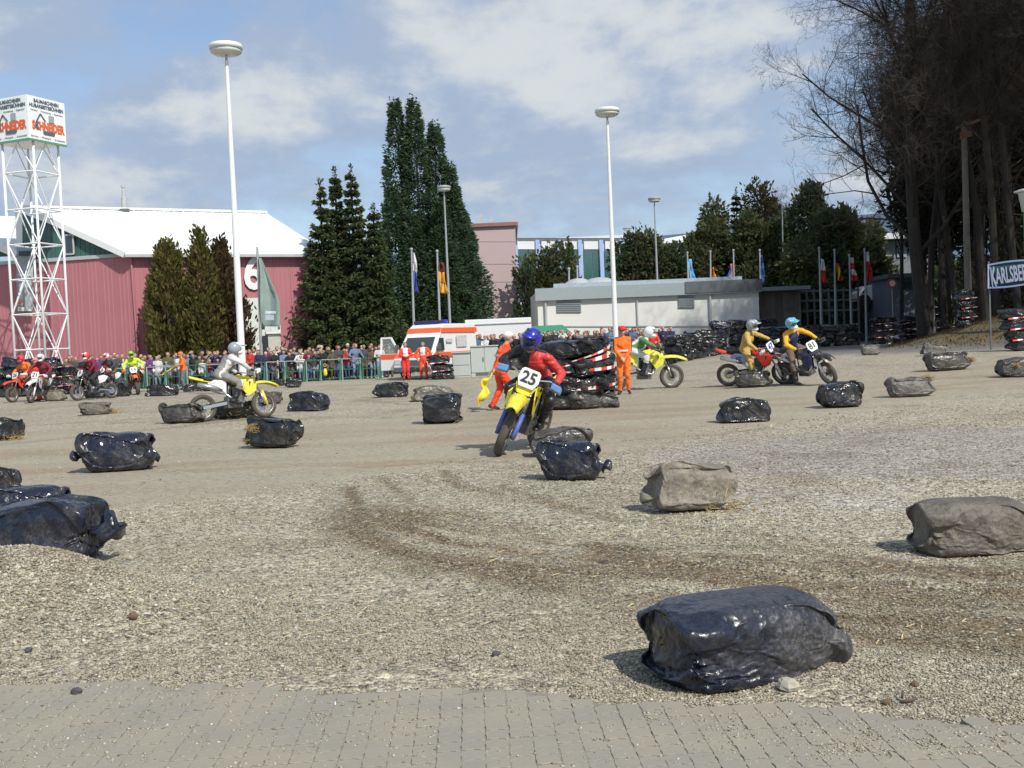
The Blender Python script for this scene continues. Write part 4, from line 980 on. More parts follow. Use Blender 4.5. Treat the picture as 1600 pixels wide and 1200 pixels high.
for i, (u, v, Y_, rr, m_, st, l_) in enumerate([
    (1100, 345, 98, 2.2, MIX, 0, 'olive pine at the left end of the mixed trees'), (1122, 318, 100, 2.4, MIX, 0, 'olive pine behind the light blue and gold flags'),
    (1158, 296, 102, 2.6, MIXB, 1, 'pointed brownish spruce among the mixed trees'), (1178, 330, 96, 2.6, MIX, 0, 'olive pine behind the timber shed'),
    (1206, 290, 100, 2.9, MIXB, 0, 'tall broad brownish pine beside the tall bare flagpole'), (1232, 330, 95, 2.0, MIX, 0, 'olive pine right of the tall bare flagpole'),
    (1282, 279, 92, 2.9, MIXD, 0, 'dark broad pine left of the leafless trees'), (1300, 330, 88, 2.6, MIXD, 0, 'dark pine behind the white and red flag'),
    (1332, 322, 90, 2.8, MIX, 0, 'olive pine behind the striped flags'), (1258, 380, 85, 2.2, MIX, 0, 'low olive pine left of the white and red flag'), (1362, 345, 92, 2.2, MIX, 0, 'olive pine beside the grey pavilion')]):
    if st: conifer('spruce', l_, TB_(u, Y_), HT(u, v, Y_), rr, m_, 'spruce', 10000, 60+i, group='mixed trees behind the low building')
    else: bushy('pine', l_, TB_(u, Y_), HT(u, v, Y_), rr, m_, 11, 11000, 60+i)

# bare trees: recursive branching in numpy-friendly tubes
def bare_mesh(seed, H_, spread, trunk_r, depth=6, kids=(3, 4), lean=(0, 0), first=.28, tubes=3, twig=1.0, up=.25, fork=None):
    rg = random.Random(seed); V, Fq = [], []; TV = MB()
    def limb(p, d, L, r, lv):
        segs = 4 if lv < 2 else 3 if lv < 4 else 2; pts = [p.copy()]; rad = [r]; dd = d.copy()
        for i in range(segs):
            w = .10+.055*lv if lv else .04
            dd = (dd+Vector((rg.gauss(0, w), rg.gauss(0, w), rg.gauss(0, w)+(up*.22 if lv else .02)))).normalized(); pts.append(pts[-1]+dd*L/segs); rad.append(r*(1-(.55 if lv else .5)*(i+1)/segs))
        n = 8 if lv == 0 else 5 if lv < 3 else 3
        if lv < 2: TV.tube(pts, rad, n, False)
        else:
            o = len(V)
            for i, q in enumerate(pts):
                dq = (pts[min(i+1, len(pts)-1)]-pts[max(0, i-1)]).normalized(); a = dq.orthogonal().normalized(); b = dq.cross(a)
                for j in range(3): t = 2.094*j; V.append(q+(a*math.cos(t)+b*math.sin(t))*rad[i])
            for i in range(len(pts)-1):
                for j in range(3): Fq.append((o+i*3+j, o+i*3+(j+1) % 3, o+(i+1)*3+(j+1) % 3, o+(i+1)*3+j))
        if lv >= depth or L < .3: return
        k = {0: rg.randint(16, 19), 1: rg.randint(8, 10), 2: rg.randint(6, 7), 3: rg.randint(4, 5), 4: 4}.get(lv, 3)
        for j in range(k):
            f = (first+(1-first)*(j+rg.random())/k) if lv == 0 else (.2+.8*(j+rg.random())/k); f = min(f, .999)
            i = min(int(f*segs), segs-1); q = pts[i].lerp(pts[i+1], f*segs-i)
            ax = (pts[i+1]-pts[i]).normalized(); o_ = ax.orthogonal().normalized(); o_.rotate(Matrix.Rotation(rg.random()*6.283, 3, ax))
            an = R(rg.uniform(32, 62)) if lv else R(rg.uniform(38, 72))
            nd = ax*math.cos(an)+o_*math.sin(an); sc_ = (spread*(1.15-.65*f) if lv == 0 else L*rg.uniform(.42, .68)*(1.05-.35*f))
            limb(q, nd, sc_, max(.0055*twig, rad[i]*(rg.uniform(.26, .42) if lv == 0 else rg.uniform(.38, .55))), lv+1)
    limb(Vector((0, 0, -.3)), Vector((lean[0], lean[1], 1)).normalized(), H_, trunk_r, 0)
    return TV, [tuple(q) for q in V], Fq
BBK = mat('bare_bark', (.03, .025, .02), .9, var=.3, scale=2); TWG = mat('bare_twigs', (.042, .036, .031), .9, var=.25, scale=1)
TWR = mat('reddish_twigs', (.07, .052, .042), .9, var=.25, scale=1)
BT = []
for (sd, H_, sp_, tr_, ln_, fi) in [(3, 20, 8.6, .34, (-.05, 0), .2), (5, 22, 6.2, .20, (.02, 0), .32), (8, 21, 5.2, .165, (-.03, 0), .35)]:
    tv, v_, f_ = bare_mesh(sd, H_, sp_, tr_, 5, lean=ln_, first=fi)
    m1 = bpy.data.meshes.new('trunk'); m1.from_pydata([tuple(q) for q in tv.v], [], tv.f); m1.materials.append(BBK)
    m2 = bpy.data.meshes.new('crown'); m2.from_pydata(v_, [], f_); m2.materials.append(TWG); BT.append((m1, m2)); print('bare', len(f_))
def place_bare(k, u, Y, rz, s, label, twm=None, sz=None):
    p_ = GY(u, Y); t = thing('bare_tree', label, 'tree', p_, rz, 'leafless trees of the wood'); t.scale = (s, s, sz or s)
    for nm, me in zip(('trunk', 'crown'), BT[k]):
        o = bpy.data.objects.new(nm, me); COL.objects.link(o); o.parent = t
        if twm and nm == 'crown': o.material_slots[0].link = 'OBJECT'; o.material_slots[0].material = twm
    return t
BL = [(0, 1445, 55, .3, 1.0, 'big spreading leafless tree at the left front of the wood'), (1, 1452, 57, 2.0, .92, 'leafless tree with dark trunk just right of the big spreading one'),
      (1, 1478, 62, 4.0, .95, 'leafless tree behind the tall grey pole'), (2, 1500, 56, 1.2, 1.0, 'slender leafless tree left of the wooden pole'), (2, 1528, 60, 3.3, 1.05, 'slender leafless tree right of the wooden pole'),
      (1, 1540, 52, 5.3, 1.0, 'leafless tree above the left end of the green banner'), (2, 1558, 50, 2.4, 1.1, 'leafless tree leaning left above the green banner'), (0, 1580, 60, 1.9, 1.0, 'broad leafless tree above the green banner'),
      (2, 1592, 49, .2, 1.05, 'leafless tree with trunk beside the green lamp'), (1, 1622, 54, 3.9, 1.05, 'leafless tree just beyond the green lamp'), (0, 1690, 52, 4.4, 1.1, 'broad leafless tree past the right edge'),
      (1, 1408, 74, 1.0, .75, 'smaller leafless tree beside the grey pavilion'), (2, 1515, 72, 5.0, 1.1, 'slender leafless tree deep in the wood behind the wooden pole'), (1, 1566, 76, .7, 1.15, 'leafless tree deep in the wood behind the banner'),
      (1, 1470, 80, 2.7, 1.1, 'leafless tree deep in the wood, far left'), (0, 1640, 74, 5.9, 1.1, 'broad leafless tree deep in the wood, far right'), (2, 1760, 48, 2.2, 1.0, 'slender leafless tree outside the right edge'), (0, 1860, 44, 1.2, 1.0, 'broad leafless tree well outside the right edge'), (1, 1800, 40, 3.2, 1.0, 'leafless tree on the bank outside the right edge')]
for i, a_ in enumerate(BL): place_bare(*a_, twm=TWR if i in (0, 3, 8) else None)
for i, (u, Y_, s_) in enumerate([(1236, 99, .62), (1250, 97, .55), (1212, 108, .66), (1272, 100, .5)]):
    place_bare(2, u, Y_, i*1.7, s_, 'thin leafless tree rising %s' % ['right of the tall bare flagpole', 'between the olive and the dark broad pine', 'behind the brownish pine', 'behind the dark broad pine'][i])
# dark evergreens inside the wood
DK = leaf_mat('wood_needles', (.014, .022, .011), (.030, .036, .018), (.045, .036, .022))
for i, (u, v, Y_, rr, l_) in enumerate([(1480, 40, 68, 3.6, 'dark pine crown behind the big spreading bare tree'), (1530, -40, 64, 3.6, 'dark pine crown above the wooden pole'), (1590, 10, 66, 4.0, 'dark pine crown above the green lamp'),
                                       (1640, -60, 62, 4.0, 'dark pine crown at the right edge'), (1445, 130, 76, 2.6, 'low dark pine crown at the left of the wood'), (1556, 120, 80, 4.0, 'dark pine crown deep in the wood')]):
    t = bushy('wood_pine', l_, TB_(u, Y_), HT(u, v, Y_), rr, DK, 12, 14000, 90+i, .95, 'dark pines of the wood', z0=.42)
# ivy-dark undergrowth on the bank
rs = np.random.RandomState(5)
def undergrowth(name, label, N, xr, yr, hz, m, sd):
    rs = np.random.RandomState(sd); y_ = rs.uniform(yr[0], yr[1], N); u_ = rs.uniform(xr[0], xr[1], N); x_ = (u_-800)/F*y_
    toe = toe_x(y_); k = (x_-toe) > rs.uniform(3.5, 7, N); x_, y_ = x_[k], y_[k]; n = len(x_)
    hh = hz*fbm(x_*.5, y_*.5, 7)*1.5; c = np.stack([x_, y_, gz(x_, y_)+rs.rand(n)**1.2*hh], 1); dr = rs.normal(0, .6, (n, 3)); dr[:, 2] = np.abs(dr[:, 2])+.3; dr /= np.linalg.norm(dr, axis=1, keepdims=True)
    ln = rs.uniform(.2, .6, n); V, Fq = cards(c, dr, ln, ln*.3, rs); o = np_mesh(name, V, Fq, m); tag(o, label, None, kind='stuff')
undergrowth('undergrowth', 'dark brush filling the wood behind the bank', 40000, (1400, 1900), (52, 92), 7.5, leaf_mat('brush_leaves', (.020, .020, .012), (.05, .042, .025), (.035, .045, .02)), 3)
# far tree line behind everything
def treeline(name, label, N, ur, Yr, v0, m, sd):
    rs = np.random.RandomState(sd); u_ = rs.uniform(ur[0], ur[1], N); y_ = rs.uniform(Yr[0], Yr[1], N); x_ = (u_-800)/F*y_
    top = (CH+(538-.043*(u_-800)-v0-14*(fbm(u_*.035, y_*.02, sd)-.5)*2)/F*y_); c = np.stack([x_, y_, rs.rand(N)**.6*top], 1)
    dr = rs.normal(0, .6, (N, 3)); dr[:, 2] = np.abs(dr[:, 2])+.3; dr /= np.linalg.norm(dr, axis=1, keepdims=True); ln = rs.uniform(1, 2.2, N); V, Fq = cards(c, dr, ln, ln*.6, rs)
    tag(np_mesh(name, V, Fq, m), label, None, kind='stuff')
treeline('woodland', 'far band of woodland seen between the right hand trees', 9000, (1050, 2000), (140, 170), 415, MIXD, 4)
treeline('woodland', 'far band of woodland behind the halls', 9000, (-400, 1050), (150, 180), 470, MIXD, 6)
# grass on the bank: tufts
N = 16000; rs = np.random.RandomState(9); y_ = rs.uniform(30, 62, N); u_ = rs.uniform(1330, 1900, N); x_ = (u_-800)/F*y_; toe = toe_x(y_); k = x_ > toe+rs.uniform(0, 1.5, N); x_, y_ = x_[k], y_[k]; n = len(x_)
c = np.stack([x_, y_, mz(x_, y_)-.02], 1); dr = rs.normal(0, .45, (n, 3)); dr[:, 2] = 1; dr /= np.linalg.norm(dr, axis=1, keepdims=True); ln = rs.uniform(.06, .17, n)
V, Fq = cards(c, dr, ln, ln*.35, rs); tag(np_mesh('grass', V, Fq, leaf_mat('bank_grass', (.085, .075, .03), (.16, .12, .055), (.19, .13, .06))), 'rough olive grass on the bank below the wood', None, kind='stuff')
print('trees', time.time()-T0)
# ================================================================ WRAPPED BALES
def rbox(L, W_, H_, n, k, seed, off, amp):
    bm = bmesh.new(); bmesh.ops.create_cube(bm, size=2); bmesh.ops.subdivide_edges(bm, edges=bm.edges, cuts=n, use_grid_fill=True)
    me = bpy.data.meshes.new('bag'); bm.to_mesh(me); bm.free()
    q = np.empty(len(me.vertices)*3, 'f'); me.vertices.foreach_get('co', q); q = q.reshape(-1, 3).astype(float)
    d = q/np.linalg.norm(q, axis=1, keepdims=True); s = (np.abs(d)**k).sum(1)**(-1/k); p = d*s[:, None]
    rs = np.random.RandomState(seed); ph_ = rs.rand(6)*6.28
    lump = 1+amp*(np.sin(3*p[:, 0]+ph_[0])*np.sin(3*p[:, 1]+ph_[1])+np.sin(4*p[:, 2]+ph_[2]+2*p[:, 0]))
    return me, p*lump[:, None]*np.array([L/2+off, W_/2+off, H_/2+off])
def bagsim(seed, L=.95, W_=.5, H_=.42, slack=.05, frames=30, n=32, bend=.5, pr=-.35, roundk=6):
    "a loose plastic bag settling over a straw bale (cloth simulation)"
    cm_, cv_ = rbox(L, W_, H_, 14, roundk, seed, 0, .035); cm_.vertices.foreach_set('co', cv_.astype('f').ravel()); cm_.update()
    col_ = bpy.data.objects.new('bale_core', cm_); COL.objects.link(col_); col_.location.z = H_/2
    col_.modifiers.new('c', 'COLLISION'); col_.collision.thickness_outer = .006; col_.collision.cloth_friction = 12
    me, q = rbox(L, W_, H_, n, 14, seed, slack, .05)
    q[:, 2] += H_/2+slack*.6; q[:, 0] *= 1.06; rs = np.random.RandomState(seed+50); a_, b_, c_, d_ = rs.rand(4)*6.28; q[:, 1] *= 1+.10*np.sin(q[:, 0]*7+a_); q[:, 2] *= 1+.06*np.sin(q[:, 0]*6+b_)+.04*np.sin(q[:, 1]*8+c_); q[:, 0] *= 1+.05*np.sin(q[:, 1]*7+d_); fl = 1+.18*(.25-q[:, 2]); q[:, 0] *= fl; q[:, 1] *= fl
    me.vertices.foreach_set('co', q.astype('f').ravel()); me.update()
    o = bpy.data.objects.new('bag', me); COL.objects.link(o)
    m = o.modifiers.new('cl', 'CLOTH'); s = m.settings
    s.quality = 5; s.mass = .02; s.tension_stiffness = 30; s.compression_stiffness = 30; s.shear_stiffness = 8; s.bending_stiffness = bend; s.air_damping = 3
    s.use_pressure = True; s.uniform_pressure_force = pr
    m.collision_settings.distance_min = .005; m.collision_settings.collision_quality = 2; m.point_cache.frame_start = 1; m.point_cache.frame_end = frames
    fm_ = bpy.data.meshes.new('f'); fm_.from_pydata([(-2, -2, 0), (2, -2, 0), (2, 2, 0), (-2, 2, 0)], [], [(0, 1, 2, 3)]); fl__ = bpy.data.objects.new('f', fm_); COL.objects.link(fl__); fl__.modifiers.new('c', 'COLLISION')
    for f in range(1, frames+1): sc.frame_set(f)
    out = bpy.data.meshes.new_from_object(o.evaluated_get(bpy.context.evaluated_depsgraph_get()))
    for q_ in (o, col_, fl__): bpy.data.objects.remove(q_)
    sc.frame_set(1)
    v = np.empty(len(out.vertices)*3, 'f'); out.vertices.foreach_get('co', v); v = v.reshape(-1, 3); v[:, 0] -= v[:, 0].mean(); v[:, 1] -= v[:, 1].mean(); v[:, 2] -= v[:, 2].min()
    if n < 38:
        pass
    out.vertices.foreach_set('co', v.ravel()); out.update(); out.polygons.foreach_set('use_smooth', [True]*len(out.polygons)); out.name = 'bag'
    return out
# other scene objects would slow the simulation down: park them in an unlinked state
_parked = list(COL.objects)
for q_ in _parked: COL.objects.unlink(q_)
BAGS = [bagsim(6, slack=.03, bend=.3, pr=-1.2, roundk=5, n=30), bagsim(2, slack=.038, bend=.15, pr=-1.6, roundk=4, n=36), bagsim(3, slack=.035, bend=.05, pr=-1.8, roundk=3.4), bagsim(5, slack=.036, bend=.15, pr=-1.8, roundk=3.2, n=30),
        bagsim(8, slack=.042, bend=.1, pr=-2, roundk=4, n=30), bagsim(1, slack=.030, bend=.05, pr=-1.6, roundk=4.5, n=44, W_=.52)]
for q_ in _parked: COL.objects.link(q_)
print('bags', time.time()-T0)
def bag_mat(name, dust, dustc=(.30, .275, .225), basec=(.010, .011, .016), side=0.0, rough=.22):
    t = NT(name); g = t.n.nodes.new('ShaderNodeNewGeometry')
    nz = t.n.nodes.new('ShaderNodeSeparateXYZ'); t.lk(t.tc.outputs['Object'], nz.inputs[0])
    n1 = t.noise(4, 6, .65); n2 = t.noise(55, 4, .7); n3 = t.noise(300, 2)
    sp = t.map(n3, .60, .72, 0, 1)
    m = t.map(t.math('ADD', n1, t.math('MULTIPLY', nz.outputs[0], side)), .50-dust*.38, .95-dust*.30)
    m2 = t.math('MULTIPLY', m, t.math('MULTIPLY', t.map(n2, .3, .65, .3, 1.0), t.map(t.noise(48, 6, .85), .46, .56, .35 if dust < .8 else .8, 1.0)))
    m3 = t.math('MAXIMUM', m2, t.math('MULTIPLY', sp, .25+.3*dust))
    m3 = t.math('MINIMUM', m3, .25+.68*dust if dust < .95 else .95)
    c = t.mix(m3, basec, dustc); r_ = t.map(m3, 0, .6, rough, .75)
    b1 = t.n.nodes.new('ShaderNodeBump'); b1.inputs['Strength'].default_value = .55; b1.inputs['Distance'].default_value = .03
    vv_ = t.n.nodes.new('ShaderNodeMix'); vv_.data_type = 'VECTOR'; vv_.inputs[0].default_value = .10
    nz3 = t.n.nodes.new('ShaderNodeTexNoise'); nz3.inputs['Scale'].default_value = 3; t.lk(t.tc.outputs['Object'], nz3.inputs['Vector']); t.lk(t.tc.outputs['Object'], vv_.inputs[4]); t.lk(nz3.outputs['Color'], vv_.inputs[5])
    st = t.math('ADD', t.vor(9, vv_.outputs[1]), t.math('MULTIPLY', t.vor(24, vv_.outputs[1]), .35)); t.lk(st, b1.inputs['Height'])
    b2 = t.n.nodes.new('ShaderNodeBump'); b2.inputs['Strength'].default_value = .25; b2.inputs['Distance'].default_value = .004; t.lk(t.noise(60, 3, .6, dist=.8), b2.inputs['Height']); t.n.links.new(b1.outputs[0], b2.inputs['Normal'])
    t.n.links.new(b2.outputs[0], t.b.inputs['Normal'])
    return t.set(Base_Color=c, Roughness=r_, Specular_IOR_Level=.6)
BM = {'black': bag_mat('black_plastic', .08, basec=(.008, .010, .014), rough=.18), 'blue': bag_mat('sky_tinted_black_plastic', .10, basec=(.007, .011, .026), rough=.18), 'near': bag_mat('speckled_sky_tinted_black_plastic', .46, dustc=(.20, .19, .175), basec=(.007, .010, .022), side=.36),  # 'blue' and 'near': reflected sky tinted into the base colour of black plastic
      'dusty': bag_mat('dusty_plastic', .55, basec=(.02, .02, .024)), 'grey': bag_mat('grey_dusty_plastic', .85, basec=(.05, .05, .052), rough=.35), 'mud': bag_mat('muddy_plastic', 1.0, dustc=(.40, .36, .275), basec=(.05, .045, .04), rough=.4),
      'brown': bag_mat('brown_dusty_plastic', .95, dustc=(.25, .22, .17), basec=(.03, .028, .025), rough=.45), 'sheer': bag_mat('sheer_grey_plastic', .5, dustc=(.34, .30, .22), basec=(.12, .12, .11), rough=.25)}
STRAW = mat('straw', (.42, .30, .13), .8, var=.3, scale=30)
def straw_part(parent, c, r, n=160, seed=0, L=.09, flat=.5):
    rs = np.random.RandomState(seed); V = []; Fq = []
    for i in range(n):
        p = np.array(c)+rs.normal(0, 1, 3)*np.array(r)*.5; d = rs.normal(0, 1, 3); d[2] *= flat; d /= np.linalg.norm(d); s = np.cross(d, rs.normal(0, 1, 3)); s /= np.linalg.norm(s); s *= .0045
        l = L*rs.uniform(.5, 1.3); a = p-d*l/2; b = p+d*l/2; nq = np.cross(d, s); o = len(V); V += [a-s, a+s, a+nq, b-s, b+s, b+nq]; Fq += [(o, o+1, o+4, o+3), (o+1, o+2, o+5, o+4), (o+2, o, o+3, o+5)]
    o = np_mesh('straw', np.array(V), np.array(Fq), STRAW, parent); o['kind'] = 'stuff'; return o
def core_part(parent, c, d):
    mb = MB(); mb.box(c, d); o = mb.build('straw_core', mat('straw_block', (.36, .26, .12), .9, var=.3, scale=25, bump=1, bscale=60), parent, bevel=.03); return o
def bale(u, v, wpx, hpx, var, yaw, mname, label, group='plastic wrapped bales lining the track', straw=None, knot=None, stretch=1.0, sub=0, flip=False, tilt=0, up=False, sink=.01):
    me = BAGS[var]; q = np.empty(len(me.vertices)*3, 'f'); me.vertices.foreach_get('co', q); q = q.reshape(-1, 3).astype(float)
    if flip: pass
    q = q*np.array([stretch, 1, 1]); M_ = Euler((R(tilt), R(90) if up else 0, R(yaw))).to_matrix(); qq = q @ np.array(M_).T
    wx = np.ptp(qq[:, 0]); dy = np.ptp(qq[:, 1]); hz_ = np.ptp(qq[:, 2])
    g = G(u, v); k = K(g); w = wpx/k; s = w/wx
    dep = dy*s; Hh = (hpx/k-dep*(CH-g.z)/g.y*.75)/(1-dep/g.y*.75) ; Hh = max(Hh, .5*hpx/k); sz = Hh/hz_
    x0 = P(u, v, g.y+dep*.35).x; cx, cy = x0-(qq[:, 0].max()+qq[:, 0].min())/2*s, g.y-qq[:, 1].min()*s
    z0 = float(mz(np.array([x0]), np.array([g.y+dep*.5]))[0])
    t = thing('wrapped_bale', label, 'bale', (cx, cy, z0-qq[:, 2].min()*sz-sink), 0, group)
    t.rotation_euler = (R(tilt), R(90) if up else 0, R(yaw)) if not up else (0, R(90), R(yaw))
    sc_ = (s*stretch, s, sz) if not up else (sz, s, s)
    o = bpy.data.objects.new('bag', me); COL.objects.link(o); o.parent = t; o.scale = sc_
    m_ = BM[mname]
    if not me.materials: me.materials.append(BM['black'])
    o.material_slots[0].link = 'OBJECT'; o.material_slots[0].material = m_
    if sub: q_ = o.modifiers.new('sub', 'SUBSURF'); q_.levels = sub; q_.render_levels = sub
    L_, W2, H2 = np.ptp(q[:, 0])/stretch*sc_[0], np.ptp(q[:, 1])*s, np.ptp(q[:, 2])*(sz if not up else s)
    if straw:
        for i, (fx, fy, fz, rr, n_) in enumerate(straw): straw_part(t, (fx*L_/2, fy*W2/2, fz*H2), (rr, rr, rr*.5), n_, i+int(u))
    if knot:
        fx, fy, fz, ln = knot; mb = MB(); p_ = Vector((fx*L_/2, fy*W2/2, fz*H2)); d_ = Vector((fx, fy, .12)).normalized()
        sd = d_.cross(z3).normalized(); pts = [(0, .028), (.12, .016), (.24, .02), (.45, .055), (.7, .07), (.9, .045), (1, .02)]
        vs, n_ = [], 14
        for f_, r_ in pts:
            for j in range(n_):
                a = 2*math.pi*j/n_; rr = r_*(1+.5*math.sin(a*3+f_*5)+.25*math.sin(a*5)); vs.append(p_+d_*ln*f_+sd*rr*1.2*math.cos(a)*(ln/.2)+z3*rr*math.sin(a)*(ln/.2))
        mb.add(vs, [(i*n_+j, i*n_+(j+1) % n_, (i+1)*n_+(j+1) % n_, (i+1)*n_+j) for i in range(len(pts)-1) for j in range(n_)]+[tuple(range(n_))[::-1], tuple((len(pts)-1)*n_+j for j in range(n_))])
        mb.build('knot', m_, t, smooth=True)
    return t
bale(1176, 1090, 368, 196, 5, 24, 'near', 'large speckled sky tinted black bale alone in the near right foreground', sub=1, stretch=.95)
bale(58, 884, 206, 116, 1, -8, 'blue', 'big glossy sky tinted black bale behind the gravel heap, knotted end to the right', knot=(.96, -.35, .5, .27), sub=1)
bale(38, 832, 150, 82, 2, 12, 'blue', 'sky tinted black bale just behind the big glossy one at the left edge', sub=1)
bale(0, 770, 58, 44, 0, 30, 'black', 'shiny black bale cut by the left edge, third of its row')
bale(184, 739, 124, 70, 2, 6, 'blue', 'peaked glossy sky tinted black bale with flapping loose end, left of centre', knot=(-.85, -.3, .4, .16), sub=1)
bale(8, 689, 46, 40, 4, 60, 'black', 'small black bale spilling brown straw at the left edge', straw=[(-.2, -1.2, .05, .25, 220)])
bale(283, 663, 76, 36, 3, -25, 'dusty', 'dusty bale with crumpled grey end, left of the yellow bike', flip=True)
bale(148, 649, 52, 23, 2, 20, 'brown', 'small torn open brown black bag spilling straw', straw=[(1.0, 0, .2, .18, 160), (1.5, 0, .03, .25, 120)])
bale(366, 654, 78, 30, 3, 10, 'dusty', 'grey topped bale in front of the rear wheel of the yellow bike', straw=[(0, -1.3, .02, .4, 120)])
bale(428, 702, 96, 58, 4, -22, 'black', 'torn glossy black bale with straw showing through its side', straw=[(-.45, -.75, .62, .10, 260), (-.75, -.6, .25, .07, 120)], sub=1)
bale(482, 643, 68, 34, 0, -12, 'blue', 'smooth shiny dark bale right of the yellow bike')
bale(424, 632, 34, 22, 2, 35, 'dusty', 'pointed grey bale right behind the front wheel of the yellow bike')
bale(612, 621, 56, 25, 1, 3, 'black', 'shiny black bale with small knot, left of the upright dark bag', knot=(-.88, -.2, .35, .13))
bale(674, 627, 66, 27, 0, 10, 'sheer', 'dirty see-through bale with straw end behind the upright dark bag', straw=[(.9, 0, .5, .1, 140), (-.9, -.3, .3, .08, 100)])
bale(692, 663, 66, 50, 2, 80, 'black', 'upright glossy black bag, wider at the top', up=True, sub=1)
bale(893, 753, 112, 72, 2, -16, 'blue', 'shiny sky tinted bale right in front of rider number 25', sub=1, knot=(.86, .4, .3, .13))
bale(878, 714, 102, 50, 1, 8, 'dusty', 'grey dusty bale tucked behind the shiny one beside rider number 25', sub=1)
bale(1079, 804, 158, 96, 4, 16, 'mud', 'peaked pale muddy bale right of the shiny bale pair', sub=1, straw=[(.5, -1.05, .02, .25, 120)])
bale(1528, 870, 205, 102, 5, 4, 'brown', 'long brown grey dusty bale at the right edge', sub=1, stretch=1.05)
bale(1164, 661, 88, 43, 0, 6, 'black', 'glossy black bale with star shaped creases, right of the centre track')
bale(1178, 606, 60, 29, 3, -14, 'dusty', 'dark grey bale hiding the engine of the red and white bike')
bale(1316, 638, 74, 46, 1, 14, 'black', 'glossy black bale with raised corner below rider number 81', tilt=-4)
bale(1424, 621, 78, 35, 3, 0, 'grey', 'grey bale with black left end and straw tipped right end', straw=[(.75, -.2, .85, .12, 160)])
bale(1482, 580, 76, 32, 3, 8, 'dusty', 'long log shaped dark bale with round straw end', stretch=1.25, straw=[(1.02, -.1, .5, .14, 420)])
bale(1461, 556, 40, 21, 4, -8, 'grey', 'shiny light grey bale behind the log shaped one')
bale(1361, 555, 33, 18, 3, 5, 'grey', 'small pale grey bale alone before the grass bank')
bale(1592, 590, 62, 33, 1, 6, 'dusty', 'dusty black bale with straw patch cut by the right edge', straw=[(-.3, -1.0, .6, .08, 100)])
for i, (u, v, w, h, va, ya, m_, l_) in enumerate([
    (252, 619, 54, 20, 0, 5, 'black', 'dark bale behind the green and yellow rider, right of his wheel'), (186, 620, 38, 22, 1, -10, 'black', 'shiny dark bale left of the green and yellow rider'),
    (150, 622, 40, 20, 3, 6, 'blue', 'sky tinted black bale below the round numbered bike'), (86, 627, 38, 20, 3, -4, 'mud', 'pale tan bale between the orange riders and the leaning bike'),
    (458, 606, 27, 18, 4, 20, 'black', 'small dark bag in front of the green barrier'), (438, 603, 14, 12, 2, 0, 'black', 'tiny dark bag left of the small one by the barrier'), (335, 611, 46, 16, 2, 170, 'dusty', 'flat dark bale behind the tail of the yellow bike'),
    (300, 612, 30, 14, 0, 30, 'black', 'low dark bale at the feet of the orange vested marshal'), (812, 575, 34, 20, 3, 0, 'dusty', 'small grey bale left of the yellow flag')]):
    bale(u, v, w, h, va, ya, m_, l_)

# tyre and bale stacks bound with red and white tape
TAPE = NT('red_white_tape'); sx_t = TAPE.n.nodes.new('ShaderNodeSeparateXYZ'); TAPE.lk(TAPE.attr('Generated') if False else TAPE.tc.outputs['UV'], sx_t.inputs[0])
fr_t = TAPE.math('FRACT', TAPE.math('MULTIPLY', sx_t.outputs[0], 1.0)); TAPEM = TAPE.set(Base_Color=TAPE.mix(TAPE.map(fr_t, .49, .51), (.62, .05, .04), (.75, .74, .72)), Roughness=.5)
def tape(name, pts, label, w=.07, per=.34, group='red and white barrier tapes', parent=None):
    mb = MB(); P_ = []
    for a, b in zip(pts[:-1], pts[1:]):
        n = max(1, int((Vector(b)-Vector(a)).length/.12))
        for i in range(n): P_.append(Vector(a).lerp(Vector(b), i/n))
    P_.append(Vector(pts[-1])); al = [0]
    for a, b in zip(P_[:-1], P_[1:]): al.append(al[-1]+(b-a).length)
    tw = [w/2*(.6+.4*math.sin(q*2.1+len(pts))) for q in al]
    mb.sheet([[p-z3*t_+Vector((0, -.02*math.sin(q*9), 0)) for p, t_, q in zip(P_, tw, al)], [p+z3*t_ for p, t_ in zip(P_, tw)]])
    o = mb.build('barrier_tape', TAPEM, None, solid=.004); uv = o.data.uv_layers.new(name='UVMap'); n = len(P_)
    for lp in o.data.loops: uv.data[lp.index].uv = (al[lp.vertex_index % n]/per, 0)
    return tag(o, label, 'tape', group)
def stack_bale(x_, y_, z_, rz, m_, label, group, s=(1, 1, 1), va=None):
    me = BAGS[va if va is not None else rnd.randrange(6)]; o = bpy.data.objects.new('wrapped_bale', me); COL.objects.link(o)
    o.location = (x_, y_, z_); o.rotation_euler = (rnd.uniform(-.12, .12), rnd.uniform(-.12, .12), rz); o.scale = s
    o.material_slots[0].link = 'OBJECT'; o.material_slots[0].material = BM[m_]; return tag(o, label, 'bale', group)
